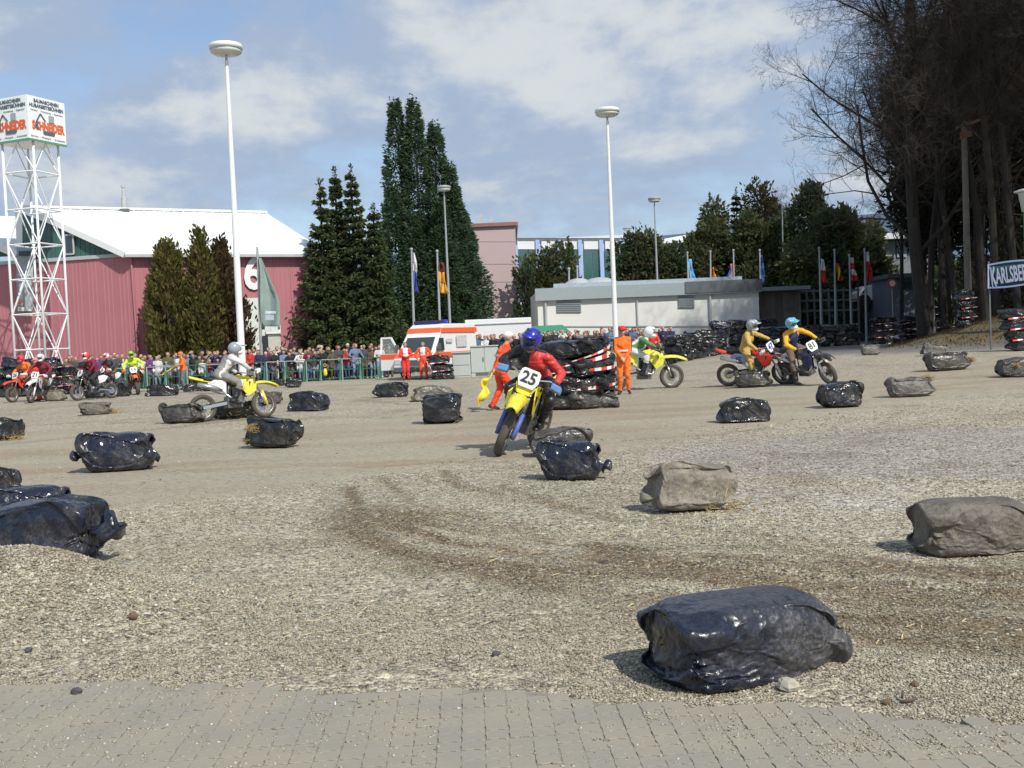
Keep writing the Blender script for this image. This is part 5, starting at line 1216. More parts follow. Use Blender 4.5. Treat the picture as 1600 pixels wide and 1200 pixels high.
# round stack beside rider 25
c0_ = G(902, 641); ctr = Vector((c0_.x, c0_.y+.85, c0_.z)); k_ = K(c0_); rad_ = 50/k_
TYB = mat('bagged_tyre', (.022, .022, .024), .35, var=.3, bump=.4, bscale=20)
lay = 4; hh_ = (P(902, 522, ctr.y).z-ctr.z)/(lay+.25)
ORD = ['first', 'second', 'third', 'fourth', 'fifth', 'sixth', 'seventh', 'eighth', 'ninth', 'tenth']
names4 = ['bottom', 'second', 'third', 'top']
for i in range(lay):
    nb = [6, 6, 5, 4][i]; rr = [rad_*.78, rad_*.76, rad_*.66, rad_*.5][i]
    for j in range(nb):
        a = 2*math.pi*j/nb+i*.7-1.2; x_, y_ = ctr.x+rr*math.cos(a)*1.05, ctr.y+rr*math.sin(a)*.8
        stack_bale(x_, y_, ctr.z+i*hh_*.98-.02, a+math.pi/2+.2, ['dusty', 'black', 'black', 'black'][i], 'bale, %s clockwise in the %s course of the taped stack behind rider 25' % (ORD[j], names4[i]), 'bales of the taped stack behind rider 25', (.95, 1.25, hh_/.42), None)
def ring(z, a0_, a1_, r_, slope=0):
    return [(ctr.x+r_*1.12*math.cos(a0_+(a1_-a0_)*i/10), ctr.y+r_*.92*math.sin(a0_+(a1_-a0_)*i/10), ctr.z+z+slope*i/10) for i in range(11)]
tape('t', ring(hh_*.95, R(-150), R(-5), rad_*1.23, .16), 'tape around the foot of the stack behind rider 25')
tape('t', ring(hh_*2.05, R(-140), R(-10), rad_*1.2, .10), 'middle tape around the stack behind rider 25')
tape('t', ring(hh_*2.55, R(-110), R(0), rad_*1.1, .42), 'upper slanting tape on the stack behind rider 25')
tape('t', ring(hh_*2.4, R(-115), R(0), rad_*1.14, .30), 'slanting tape just below the upper one on the stack behind rider 25', w=.11)
# right side wall of bagged bales in the shade
def pile(pts, label, group, rows_, m_='black', dep=1, s=1.0, hrow=.44):
    n = 0
    for i_, (u, Yp) in enumerate(pts):
        for r_ in range(rows_ if isinstance(rows_, int) else rows_(u)):
            for d_ in range(dep):
                p_ = GY(u+(6 if r_ % 2 else 0)+rnd.uniform(-2, 2), Yp+d_*.7+r_*.12)
                stack_bale(p_.x, p_.y, p_.z-.03+r_*hrow*s, rnd.choice([rnd.uniform(-.3, .3), rnd.uniform(-.9, .9), 1.4]), m_ if rnd.random() < .75 else 'blue', label(i_, r_), group, (s*rnd.uniform(.95, 1.1), s*1.05, s*1.05)); n += 1
    return n
pp = [(1048+i*18.5, 50+i*1.6) for i in range(9)]
nm = ['bottom', 'second', 'third', 'top']
pile(pp, lambda i, r_: 'bale, %s from left in the %s course of the pile right of the crowd' % (ORD[i], nm[r_]), 'bales piled right of the crowd', lambda u: 3 if u < 1120 else 4)
pp = [(1214+i*19, 64+i*.4) for i in range(7)]
pile(pp, lambda i, r_: 'shaded bale, %s from left, %s course of the pile before the timber shed' % (ORD[i], nm[r_]), 'bales piled before the timber shed', 3)
pp = [(1196, 60), (1206, 61)]
pile(pp, lambda i, r_: 'bale, %s from left, %s course at the corner of the pale building' % (ORD[i], nm[r_]), 'bales at the corner of the pale building', 3)
def column(u, Y_, n, w, label, group, s=1.0, tapes=True, leanx=0):
    for i in range(n):
        p_ = GY(u+rnd.uniform(-2, 2)+leanx*i, Y_); stack_bale(p_.x, p_.y, p_.z-.03+i*.43*s, rnd.uniform(-.4, .4), 'black', label % ['bottom', 'second', 'third', 'fourth', 'top'][i], group, (w, 1.1, s*1.05))
    if tapes:
        for i in range(1, n):
            p_ = GY(u+leanx*i, Y_); tape('t', [(p_.x-w*.5, p_.y-.55, p_.z+i*.43*s), (p_.x+w*.5, p_.y-.56, p_.z+i*.43*s+.06)], 'short piece of tape %s on the %s' % (['', 'low', 'halfway', 'high', 'topmost'][i], group.replace('bales of ', '')), .06)
column(1383, 66, 4, 1.5, 'dark bagged bale, %s of the stack left of the gate house', 'bales of the stack left of the gate house', .95)
column(1420, 68, 4, .95, 'dark bagged bale, %s of the narrow stack before the gate house', 'bales of the narrow stack before the gate house', .85)
column(1453, 66, 4, 1.35, 'dark bagged bale, %s of the stack at the foot of the bank', 'bales of the stack at the foot of the bank', .95)
column(1508, 49, 4, .72, 'dark bagged bale, %s of the slim stack on the grass bank', 'bales of the slim stack on the grass bank', .98, True, 0)
column(1600, 38, 4, 1.15, 'dark bagged bale, %s of the stack below the green banner', 'bales of the stack below the green banner', .88, True, -3)
column(692, 49, 3, .95, 'black bagged bale, %s of the taped stack in front of the ambulance', 'bales of the taped stack in front of the ambulance', .85, True, -3)
# left stack behind the orange riders
for c_i, (u, Y_, n) in enumerate([(2, 50.5, 3), (26, 50, 4), (52, 50.4, 4), (78, 50, 4), (100, 50.6, 3)]):
    for i in range(n):
        p_ = GY(u+rnd.uniform(-3, 3), Y_); stack_bale(p_.x, p_.y, p_.z-.03+i*.44, rnd.uniform(-.3, .3), 'blue' if i == n-1 else 'black', 'bale, %s from left in the %s course of the stack behind the orange riders' % (ORD[c_i], nm[i]), 'bales of the taped stack at the left', (.95, 1.1, 1.08))
for i, z_ in enumerate((.45, .88, 1.32)):
    a_, b_ = GY(64, 49.4), GY(116, 49.4); tape('t', [a_+z3*(z_+.05), (a_+b_)/2+z3*(z_-.03), b_+z3*(z_+.02)], '%s tape on the stack behind the orange riders' % ['lowest', 'middle', 'highest'][i], .09)
a_, b_, c_ = P(740, 567, 50), P(712, 578, 50), P(733, 562, 50); a_, b_ = P(736, 560, 50), P(704, 578, 50)
tape('t', [P(712, 562, 50.8), P(719, 570, 50.8), P(735, 561, 50.8)], 'torn red and white tape hanging before the grey cabinets'); tape('t', [P(706, 577, 50.6), P(720, 572, 50.6)], 'low end of torn tape beside the dark stack')
print('bales', time.time()-T0)
# ================================================================ VEHICLES BEHIND THE TRACK
def place_vehicle(u, v, yaw): g = G(u, v); return g
RO = mat('signal_red_orange', (.85, .12, .03), .4, var=0); WV = mat('van_white', (.78, .79, .78), .3, var=.02, coat=.3)
amb = thing('ambulance', 'white ambulance with red orange stripes, blue lights and open front door', 'ambulance', GY(690, 53), R(-90-24)); amb.location.x -= .15
def ap(name, fn, m, parent=amb, **k):
    mb = MB(); fn(mb); return mb.build(name, m, parent, **k)
prof_ = [(-2.6, .38), (2.45, .38), (2.62, .5), (2.6, .98), (2.2, 1.2), (1.5, 2.0), (1.15, 2.42), (.85, 2.58), (-2.55, 2.6)]
mb = MB(); n = len(prof_)
for yv, w_ in ((-1, 1), (1, 1)): pass
L_ = [(x_, -(.98 if z_ < 1.4 else .98-(z_-1.4)*.10), z_) for x_, z_ in prof_]; R_v = [(x_, -y_, z_) for x_, y_, z_ in L_]
mb.add(L_+R_v, [tuple(range(n)), tuple(range(2*n-1, n-1, -1))]+[((i+1) % n, i, n+i, n+(i+1) % n) for i in range(n)]); mb.build('body', WV, amb, bevel=.05)
ap('windscreen', lambda m: m.prism([(2.16, -.80, 1.27), (2.16, .80, 1.27), (1.56, .74, 1.95), (1.56, -.74, 1.95)], (.03, 0, .03)), GLASSD)
ap('grille', lambda m: m.box((2.62, 0, .78), (.06, 1.1, .26)), DGREY); ap('bumper', lambda m: m.box((2.6, 0, .47), (.16, 1.9, .24)), DGREY, bevel=.03)
for s_ in (-1, 1):
    ap('headlight', lambda m: m.box((2.61, s_*.74, .84), (.06, .30, .22)), mat('headlight_glass', (.6, .62, .62), .1, var=0)); ap('mirror', lambda m: m.box((1.95, s_*1.14, 1.5), (.08, .16, .3)), DGREY)
    for x_ in (1.7, -1.65):
        o = ap('wheel', lambda m: m.lathe((x_, s_*.86, .34), [(.2, -.12), (.33, -.11), (.35, 0), (.33, .11), (.2, .12)], 20, 'Y'), BLACK); mbh = MB(); mbh.lathe((x_, s_*.99, .34), [(.19, -.03), (.19, .01), (.05, .02)], 14, 'Y'); q_ = mbh.build('hub_cap', GREYM, o)
ap('side_window', lambda m: m.prism([(1.9, .995, 1.32), (1.15, .995, 1.32), (1.15, .955, 1.9), (1.55, .955, 1.9)], (0, .03, 0)), GLASSD)
for s_ in (-1, 1):
    ap('stripe', lambda m: m.prism([(2.5, s_*1.0, 1.0), (-2.6, s_*1.0, 1.0), (-2.6, s_*1.0, 1.24), (2.15, s_*1.0, 1.22)], (0, .02, 0)), RO)
    ap('roof_stripe', lambda m: m.prism([(1.32, s_*.925, 2.16), (-2.6, s_*.925, 2.16), (-2.6, s_*.905, 2.4), (1.16, s_*.905, 2.38)], (0, .03, 0)), RO)
ap('front_stripe', lambda m: m.prism([(1.37, -.9, 2.17), (1.37, .9, 2.17), (1.19, .88, 2.39), (1.19, -.88, 2.39)], (.03, 0, .03)), RO)
ap('front_stripe', lambda m: m.prism([(2.56, -.95, 1.02), (2.56, .95, 1.02), (2.28, .95, 1.2), (2.28, -.95, 1.2)], (.02, 0, .03)), RO)
for x0_, x1_, z0_, z1_, nm_ in ((.85, .25, 1.68, 1.86, 'door_lettering'), (-.2, -1.3, 1.45, 2.0, 'side_lettering')):
    o = ap('side_door_panel' if 0 else 'lettering_panel', lambda m: m.prism([(x0_, .985, z0_), (x1_, .985, z0_), (x1_, .975, z1_), (x0_, .975, z1_)], (0, .02, 0)), mat('van_print', (.60, .50, .46) if z0_ < 1.6 else (.55, .56, .56), .5, var=.35, scale=14))
BLL = mat('blue_beacon', (.03, .04, .45), .15, var=0)
ap('light_bar', lambda m: m.box((.75, 0, 2.68), (.3, 1.5, .16)), mat('dark_blue_beacon', (.03, .03, .12), .2, var=0), bevel=.03); ap('beacon', lambda m: m.lathe((-.6, .2, 2.6), [(.12, 0), (.12, .16), (.08, .22)], 12), BLL)
dr_ = thing('t', 't', 't'); bpy.data.objects.remove(dr_)
door = ap('door', lambda m: (m.prism([(1.95, -1.0, .45), (1.98, -2.02, .45), (1.98, -2.02, 1.25), (1.95, -1.0, 1.25)], (.07, 0, 0)), m.bar((1.98, -2.0, 1.2), (1.96, -1.95, 2.02), .07, .09), m.bar((1.96, -1.97, 2.0), (1.93, -1.45, 2.0), .07, .09), m.bar((1.93, -1.45, 2.0), (1.95, -1.02, 1.25), .07, .09)), WV)
ap('door_stripe', lambda m: m.prism([(2.0, -1.0, 1.0), (2.03, -2.02, 1.0), (2.03, -2.02, 1.22), (2.0, -1.0, 1.22)], (.02, 0, 0)), RO, door)
ap('window_pane', lambda m: m.prism([(1.95, -1.07, 1.28), (1.98, -1.95, 1.28), (1.96, -1.93, 1.97), (1.93, -1.47, 1.97)], (.01, 0, 0)), mat('clear_pane', (.9, .95, .95), .03, trans=.9, var=0), door)
# white trailer and green awning behind
tr_ = thing('white_trailer', 'plain white box trailer standing right behind the ambulance', 'trailer', (P(785, 540, 60).x, 60, .2))
mb = MB(); q0, q1 = P(726, 500, 60), P(830, 499, 60); mb.box(((q0.x+q1.x)/2, 61.2, (q0.z+.6)/2), (q1.x-q0.x, 2.3, q0.z-.6)); mb.build('box_body', WV, tr_, world=True, bevel=.04)
mb = MB(); mb.box(((q0.x+q1.x)/2, 60.02, q0.z-.28), (q1.x-q0.x, .05, .05)); mb.build('roof_trim', GREYM, tr_, world=True)
for x_ in (q0.x+.8, q1.x-.7): mb = MB(); mb.lathe((x_, 60.1, .62), [(.36, -.1), (.36, .1)], 16, 'Y'); mb.build('wheel', BLACK, tr_, world=True)
aw = thing('green_awning', 'flat green awning roof above the heads behind rider 25', 'awning', (P(840, 540, 63).x, 63, .3))
g0_, g1_ = P(790, 524, 63), P(893, 520, 63); zt_a = P(840, 509, 63).z
mb = MB(); AWN = mat('awning_green', (.03, .26, .15), .55, var=.05); mb.add([(g0_.x, 63, g0_.z), (g1_.x, 63, g0_.z), (g1_.x-.5, 63.1, zt_a), (g0_.x+.15, 63.1, zt_a), (g0_.x, 65.5, g0_.z), (g1_.x, 65.5, g0_.z), (g1_.x-.5, 65.3, zt_a), (g0_.x+.15, 65.3, zt_a)], [(0, 1, 2, 3), (1, 5, 6, 2), (5, 4, 7, 6), (4, 0, 3, 7), (3, 2, 6, 7)]); mb.build('canopy', AWN, aw, world=True)
for x_ in (g0_.x+.1, g1_.x-.1):
    for y_ in (63.1, 65.4): mb = MB(); mb.tube([(x_, y_, g0_.z), (x_, y_, .2)], .03, 6); mb.build('post', GREYM, aw, world=True)
# grey cabinets
CBM = mat('cabinet_grey', (.44, .48, .44), .55, var=.04)
def cabinet(u0, u1, v0, v1, Y_, label, kind):
    a, b = P(u0, v1, Y_), P(u1, v1, Y_); zt_ = P((u0+u1)/2, v0, Y_).z; g = ground((a.x+b.x)/2, Y_); t = thing('cabinet', label, 'cabinet', g, group='grey cabinets'); w = b.x-a.x; h = zt_-g.z
    mb = MB(); mb.box((0, .45, h/2), (w, .9, h)); mb.build('housing', CBM, t, bevel=.02)
    mb = MB(); mb.box((0, .42, h+.02), (w+.06, 1.0, .05)); mb.build('top_plate', CBM, t)
    if kind:
        for s_ in (-1, 1):
            mb = MB(); mb.box((s_*w*.25, -.015, h*.56), (w*.47, .03, h*.82)); mb.build('door', CBM, t, bevel=.006)
        mb = MB(); mb.box((-.05, -.05, h*.58), (.035, .05, .2)); mb.build('handle', DGREY, t)
        mb = MB(); mb.box((.05, -.02, h*.1), (w*.72, .04, .09)); mb.build('vent_slot', DGREY, t)
    else:
        for i in range(2): mb = MB(); mb.box((0, -.012, h*(.28+.42*i)), (w*.94, .03, h*.38)); mb.build('door_panel', CBM, t, bevel=.006)
cabinet(736.5, 779.5, 541, 588, 50.2, 'tall pale grey double door cabinet in front of the white trailer', 1); cabinet(708, 736, 551, 590, 50.1, 'lower pale grey cabinet left of the double door cabinet', 0)

# green crowd barriers
GB = mat('barrier_green', (.015, .15, .09), .5, var=.05); GLt = mat('barrier_rail_grey', (.30, .34, .32), .5, var=.05)
def barrier(u0, u1, Y_, i, light=True):
    a, b = GY(u0, Y_), GY(u1, Y_); t = thing('crowd_barrier', '%s green barrier from the %s in the row holding back the crowd' % ([*ORD, 'eleventh', 'twelfth', 'thirteenth', 'fourteenth', 'fifteenth', 'sixteenth', 'seventeenth', 'eighteenth', 'nineteenth', 'twentieth'][i], 'left'), 'barrier', a, math.atan2(b.y-a.y, b.x-a.x), 'green crowd barriers')
    w = (b-a).length-.06
    for x_ in (0.03, w):
        mb = MB(); mb.bar((x_, 0, 0), (x_, 0, 1.05), .055); mb.build('post', GB if i % 2 else GLt, t)
    mb = MB(); mb.bar((x_, 0, .8), (x_, -.42, .02), .05); mb.build('strut', GB, t)
    mb = MB(); mb.bar((0, 0, 1.08), (w+.04, 0, 1.08), .05); mb.build('top_rail', GLt if light else GB, t)
    for z_ in (.55, .12): mb = MB(); mb.bar((0.03, 0, z_), (w, 0, z_), .045); mb.build('rail', GB, t)
us_ = [168, 199, 230, 262, 293, 324, 355, 386, 417, 448, 479, 504, 535, 566, 597]
for i in range(len(us_)-1): barrier(us_[i], us_[i+1], 55.0, i, i % 3 != 1)
for i, (u0_, u1_) in enumerate(((884, 922), (922, 960), (960, 998))): barrier(u0_, u1_, 55.2, 14+i)

# ================================================================ PEOPLE
def cap_(mb, p0, p1, r0, r1, lat=None, ls=1.0, n=12):
    p0, p1 = Vector(p0), Vector(p1); d = p1-p0; L = d.length
    if L < 1e-5: d = Vector((0, 0, 1)); L = 1e-5
    d = d.normalized(); lat = Vector(lat) if lat is not None else d.orthogonal()
    a = (lat-d*lat.dot(d))
    if a.length < 1e-4: a = d.orthogonal()
    a.normalize(); b = d.cross(a)
    rings = [(-r0*.98, r0*.2), (-r0*.8, r0*.6), (-r0*.45, r0*.89), (0, r0), (L*.33, r0+(r1-r0)*.33), (L*.66, r0+(r1-r0)*.66), (L, r1), (L+r1*.45, r1*.89), (L+r1*.8, r1*.6), (L+r1*.98, r1*.2)]
    vs = []
    for h, r in rings:
        for j in range(n): t = 2*math.pi*j/n; vs.append(p0+d*h+a*math.cos(t)*r*ls+b*math.sin(t)*r)
    k = len(rings); fs = [(i*n+j, i*n+(j+1) % n, (i+1)*n+(j+1) % n, (i+1)*n+j) for i in range(k-1) for j in range(n)]+[tuple(range(n))[::-1], tuple((k-1)*n+j for j in range(n))]
    mb.add(vs, fs)
def ik(a, c, l1, l2, pole):
    a, c, pole = Vector(a), Vector(c), Vector(pole); d = c-a; L = min(d.length, (l1+l2)*.995); d.normalize(); c = a+d*L
    x_ = (l1*l1-l2*l2+L*L)/(2*L); h = math.sqrt(max(0, l1*l1-x_*x_)); q = pole-d*pole.dot(d); q.normalize(); return a+d*x_+q*h, c
def figure(J, vox=.028, bulk=1.0, hands=False, skirt=False, boots=False, rule=None, helmeted=False, name='body', jacket=True):
    "one continuous body grown over the joints J; materials: 0 skin 1 hair 2 top 3 legs 4 shoes 5 gloves/hands 6 accent"
    segs = []; lat = (J['shL']-J['shR']).normalized(); hl = (J['hpL']-J['hpR']).normalized()
    mid = J['pel'].lerp(J['chest'], .5)
    def S(p, q, r0, r1, m, l=None, ls=1.0): segs.append((Vector(p), Vector(q), r0, r1, m, l, ls))
    B_ = bulk
    S(J['pel'], mid, .118*B_, .118*B_, 2 if jacket else 3, hl, 1.28); S(mid, J['chest'], .12*B_, .135*B_, 2, lat, 1.28); S(J['chest'], J['neck'].lerp(J['chest'], .3), .135*B_, .085, 2, lat, 1.5)
    S(J['shL']*.82+J['shR']*.18, J['shR']*.82+J['shL']*.18, .075*B_, .075*B_, 2); S(J['neck'].lerp(J['chest'], .15), J['neck'].lerp(J['head'], .45), .058, .055, 0)
    if jacket: S(J['pel']+(J['pel']-mid)*.22, J['pel'], .125*B_, .13*B_, 2, hl, 1.3)
    for s_ in 'LR':
        S(J['sh'+s_], J['el'+s_], .066*B_, .052*B_, 2); S(J['el'+s_], J['el'+s_].lerp(J['ha'+s_], .92), .052*B_, .040*B_, 2)
        S(J['hp'+s_], J['kn'+s_], .094*B_, .066*B_, 3); S(J['kn'+s_], J['an'+s_], .066*B_, .05*B_ if not boots else .062, 3)
        S(J['an'+s_]-(J['to'+s_]-J['an'+s_])*.22, J['to'+s_], .047 if not boots else .055, .04, 4)
        if boots: S(J['kn'+s_].lerp(J['an'+s_], .35), J['an'+s_], .069, .06, 4)
        h = J['ha'+s_]; fd = J.get('hd'+s_, (h-J['el'+s_]).normalized()); S(h, h+fd*.07, .036, .036, 5, fd.cross(lat) if hands else None, 1.0)
        if hands:
            sd = fd.cross(z3).normalized() if abs(fd.z) < .9 else lat; dn = sd.cross(fd).normalized(); dn = dn if dn.z < 0 else -dn
            for k_ in range(4):
                b0 = h+fd*.085+sd*(-.030+.02*k_); l_ = [.030, .036, .034, .026][k_]; m1_ = b0+fd*l_+dn*.008; m2_ = m1_+(fd*.35+dn).normalized()*l_*.9; S(b0, m1_, .0115, .0105, 5); S(m1_, m2_, .0105, .009, 5)
            S(h+sd*.03+fd*.02, h+sd*.05+fd*.05+dn*.03, .013, .011, 5)
        else: S(h+fd*.07, h+fd*.13, .028, .018, 5)
    hd_, f_ = J['head'], J.get('face', Vector((1, 0, 0))).normalized(); up = J.get('hup', Vector((0, 0, 1)))
    S(hd_-f_*.012+up*.02, hd_+f_*.012+up*.045, .094, .088, 0); S(hd_+f_*.03-up*.055, hd_+f_*.045-up*.03, .058, .062, 0)
    S(hd_+f_*.10-up*.03, hd_+f_*.098+up*.012, .016, .009, 0); sd = up.cross(f_)
    for s_ in (-1, 1): S(hd_+sd*s_*.088-up*.012, hd_+sd*s_*.094+up*.018-f_*.01, .014, .014, 0)
    mb = MB()
    for (p, q, r0, r1, m, l, ls) in segs: cap_(mb, p, q, r0, r1, l, ls, 12)
    me = bpy.data.meshes.new('raw'); me.from_pydata([tuple(q) for q in mb.v], [], mb.f); o = bpy.data.objects.new('raw', me); COL.objects.link(o)
    r_ = o.modifiers.new('r', 'REMESH'); r_.mode = 'VOXEL'; r_.voxel_size = vox; s_m = o.modifiers.new('s', 'SMOOTH'); s_m.factor = .5; s_m.iterations = 2
    out = bpy.data.meshes.new_from_object(o.evaluated_get(bpy.context.evaluated_depsgraph_get())); bpy.data.objects.remove(o); bpy.data.meshes.remove(me)
    nv = len(out.vertices); vc = np.empty(nv*3, 'f'); out.vertices.foreach_get('co', vc); vc = vc.reshape(-1, 3); vnm = np.empty(nv*3, 'f'); out.vertices.foreach_get('normal', vnm); vnm = vnm.reshape(-1, 3)
    if vox < .026:
        hd0 = np.linalg.norm(vc-np.array(J['head']), axis=1); am = np.clip((hd0-.16)/.06, 0, 1)*np.clip((np.minimum(np.linalg.norm(vc-np.array(J['haL']), axis=1), np.linalg.norm(vc-np.array(J['haR']), axis=1))-.06)/.08, 0, 1)
        fo = (fbm(vc[:, 0]*14+vc[:, 1]*9, vc[:, 2]*26-vc[:, 1]*12, 33, 3)-.5)*.030+(fbm(vc[:, 0]*7, vc[:, 2]*9+vc[:, 1]*7, 34, 2)-.5)*.022
        vc = vc+vnm*(fo*am)[:, None]; out.vertices.foreach_set('co', vc.astype('f').ravel()); out.update()
    nf = len(out.polygons); c = np.empty(nf*3, 'f'); out.polygons.foreach_get('center', c); c = c.reshape(-1, 3); best = np.full(nf, 9.); mi = np.zeros(nf, 'i')
    for (p, q, r0, r1, m, l, ls) in segs:
        d = np.array(q-p); L2 = float(d@d)+1e-9; t = np.clip(((c-np.array(p))@d)/L2, 0, 1); w = c-np.array(p)-t[:, None]*d
        if l is not None:
            la = Vector(l); dd_ = Vector(d).normalized(); la = (la-dd_*la.dot(dd_)).normalized(); k = w@np.array(la); w = w-np.outer(k*(1-1/ls), np.array(la))
        ds = np.linalg.norm(w, axis=1)-(r0+(r1-r0)*t)-(.004 if m in (2, 4) else 0); b = ds < best; best = np.where(b, ds, best); mi = np.where(b, m, mi)
    rel = c-np.array(hd_); fz = rel@np.array(up); fx = rel@np.array(f_); hair = (mi == 0) & (np.linalg.norm(rel, axis=1) < .17) & ((fz > .048+.03*(fx > .05)) | ((fx < -.02) & (fz > -.05)))
    mi = np.where(hair, 1, mi)
    if rule is not None: mi = rule(c, mi)
    out.polygons.foreach_set('material_index', mi.astype('i')); out.polygons.foreach_set('use_smooth', np.ones(nf, bool)); out.name = name; return out
SKIN = mat('skin', (.50, .30, .21), .55, var=.08, scale=6); SKIN2 = mat('tanned_skin', (.42, .25, .17), .55, var=.08)
def cloth(name, c): return mat('cloth_'+name, c, .85, var=.13, scale=5, bump=.4, bscale=14)
def add_person(me, mats, loc, rz, label, group=None, scale=1.0, rot=None, cat='person'):
    o = bpy.data.objects.new('person', None); COL.objects.link(o); o.location = loc; o.rotation_euler = rot or (0, 0, rz); o.scale = (scale,)*3; o.empty_display_size = .3
    b = bpy.data.objects.new('body', me); COL.objects.link(b); b.parent = o
    while len(me.materials) < 7: me.materials.append(SKIN)
    for i in range(7): b.material_slots[i].link = 'OBJECT'; b.material_slots[i].material = mats[i]
    return tag(o, label, cat, group)
def add_single(me, mats, loc, rz, label, group, scale):
    b = bpy.data.objects.new('person', me); COL.objects.link(b); b.location = loc; b.rotation_euler = (0, 0, rz); b.scale = scale
    while len(me.materials) < 7: me.materials.append(SKIN)
    for i in range(7): b.material_slots[i].link = 'OBJECT'; b.material_slots[i].material = mats[i]
    return tag(b, label, 'person', group)
V3 = Vector
def stand(haL, haR, lean=0.0, poleL=(-.6, .6, -.5), poleR=(-.6, -.6, -.5), feet=.10, face=None, legshift=0.0, stagger=0.0, hip_drop=0.0):
    l = lean; J = dict(pel=V3((0, 0, .95-hip_drop)), chest=V3((l*.55, 0, 1.29-hip_drop-l*.12)), neck=V3((l*.85+.01, 0, 1.49-hip_drop-l*.2)), head=V3((l*1.0+.03, 0, 1.63-hip_drop-l*.22)))
    for s_, y_, h, pl in (('L', 1, haL, poleL), ('R', -1, haR, poleR)):
        J['sh'+s_] = V3((l*.75, y_*.185, 1.415-hip_drop-l*.17)); J['el'+s_], J['ha'+s_] = ik(J['sh'+s_], h, .29, .26, pl)
        J['hp'+s_] = V3((0, y_*.09, .92-hip_drop)); J['an'+s_] = V3((stagger*y_-.02, y_*feet, .085)); J['kn'+s_], _ = ik(J['hp'+s_], J['an'+s_], .43, .43, (1, 0, 0)); J['to'+s_] = J['an'+s_]+V3((.16, y_*.03, -.045))
    if face: J['face'] = V3(face)
    return J
CP = [figure(stand((.05, .25, .86), (.05, -.25, .86))), figure(stand((.26, -.06, 1.17), (.28, .06, 1.20), poleL=(-.2, 1, -.6), poleR=(-.2, -1, -.6))), figure(stand((.36, .16, 1.08), (.36, -.14, 1.08), .14, stagger=.05)),
      figure(stand((.38, .25, 1.08), (.33, -.26, 1.08), .10)), figure(stand((.10, .21, .93), (.12, -.2, .92), poleL=(-1, .6, 0), poleR=(-1, -.6, 0), stagger=-.06)), figure(stand((.24, .05, 1.58), (.26, -.06, 1.58), poleL=(.1, .8, -1), poleR=(.1, -.8, -1))),
      figure(stand((.30, .05, 1.2), (.05, -.26, .86), .03, face=(1, .5, 0))), figure(stand((.05, .26, .88), (.33, -.05, 1.10), .05, face=(1, -.5, 0)), bulk=1.12), figure(stand((.30, .02, 1.06), (.30, -.02, 1.05), .06), bulk=1.1)]
PN = ['hands at sides', 'arms folded', 'leaning on rail', 'gripping rail', 'hands in pockets', 'filming', 'gesturing', 'looking aside', 'hands clasped']
TOPS = {'navy': (.02, .028, .075), 'black': (.018, .018, .02), 'dark grey': (.06, .062, .068), 'light blue': (.14, .21, .33), 'maroon': (.16, .02, .03), 'red': (.45, .03, .03), 'white': (.62, .62, .60), 'olive': (.09, .095, .045), 'brown': (.12, .07, .04),
        'beige': (.26, .21, .14), 'purple': (.12, .03, .17), 'orange': (.65, .14, .02), 'bottle green': (.02, .09, .05), 'denim blue': (.08, .13, .24), 'grey': (.22, .22, .23)}
LEGC = {'jeans': (.07, .11, .21), 'dark trousers': (.025, .025, .03), 'pale jeans': (.22, .28, .36), 'grey trousers': (.13, .13, .13), 'brown trousers': (.12, .09, .06)}
HAIRC = {'dark hair': (.025, .017, .012), 'brown hair': (.09, .05, .025), 'fair hair': (.32, .22, .11), 'grey hair': (.30, .29, .28), 'black cap': (.015, .015, .018), 'white cap': (.65, .65, .65), 'red cap': (.5, .03, .03), 'blue cap': (.03, .05, .25)}
TM = {k: cloth(k.replace(' ', '_'), v) for k, v in TOPS.items()}; LMt = {k: cloth(k.replace(' ', '_'), v) for k, v in LEGC.items()}; HM = {k: mat('head_'+k.replace(' ', '_'), v, .8, var=.15, scale=20) for k, v in HAIRC.items()}
SHOE = mat('dark_shoes', (.03, .028, .026), .5, var=.2); SHOEW = mat('white_shoes', (.6, .6, .58), .5, var=.1)
used_l = set(); ctr_n = [0]
cr = random.Random(21)
topw = ['navy']*5+['black']*6+['dark grey']*4+['light blue']*2+['maroon']*2+['red']*2+['white']*4+['olive']*2+['brown']*3+['beige']+['purple', 'bottle green', 'denim blue', 'denim blue', 'grey', 'grey']
def spectator(u, Y_, zone, rows, pose=None, top=None, hair=None, leg=None, sc_=None, yaw=None):
    for _ in range(300):
        t_ = top or cr.choice(topw); h_ = hair or cr.choice(['dark hair']*4+['brown hair']*4+['fair hair']*2+['grey hair']*2+['black cap', 'white cap', 'red cap', 'blue cap']); l_ = leg or cr.choice(list(LEGC)); p_ = pose if pose is not None else cr.choice([0, 1, 2, 3, 4, 5, 6, 7, 8] if rows == 'front' else [0, 1, 4, 5, 6, 7, 8])
        lab = 'spectator in %s top, %s, %s %s' % (t_, h_, PN[p_], zone) if rows != 'front' else 'spectator in %s top and %s, %s, %s %s' % (t_, l_, h_, PN[p_], zone)
        if lab not in used_l and len(lab.replace(',', '').split()) <= 16: break
    used_l.add(lab); g = GY(u, Y_); s = sc_ or cr.uniform(.88, 1.06)
    yaw_ = yaw if yaw is not None else R(-90+math.degrees(-math.atan2(g.x, g.y))*-1*-1+cr.uniform(-28, 28))
    sk = cr.choice([SKIN, SKIN, SKIN2])
    return add_single(CP[p_], [sk, HM[h_], TM[t_], LMt[l_], cr.choice([SHOE, SHOE, SHOEW]), sk, TM[t_]], g, yaw_, lab, 'spectators behind the barriers', (s*cr.uniform(.95, 1.08), s*cr.uniform(.95, 1.1), s))
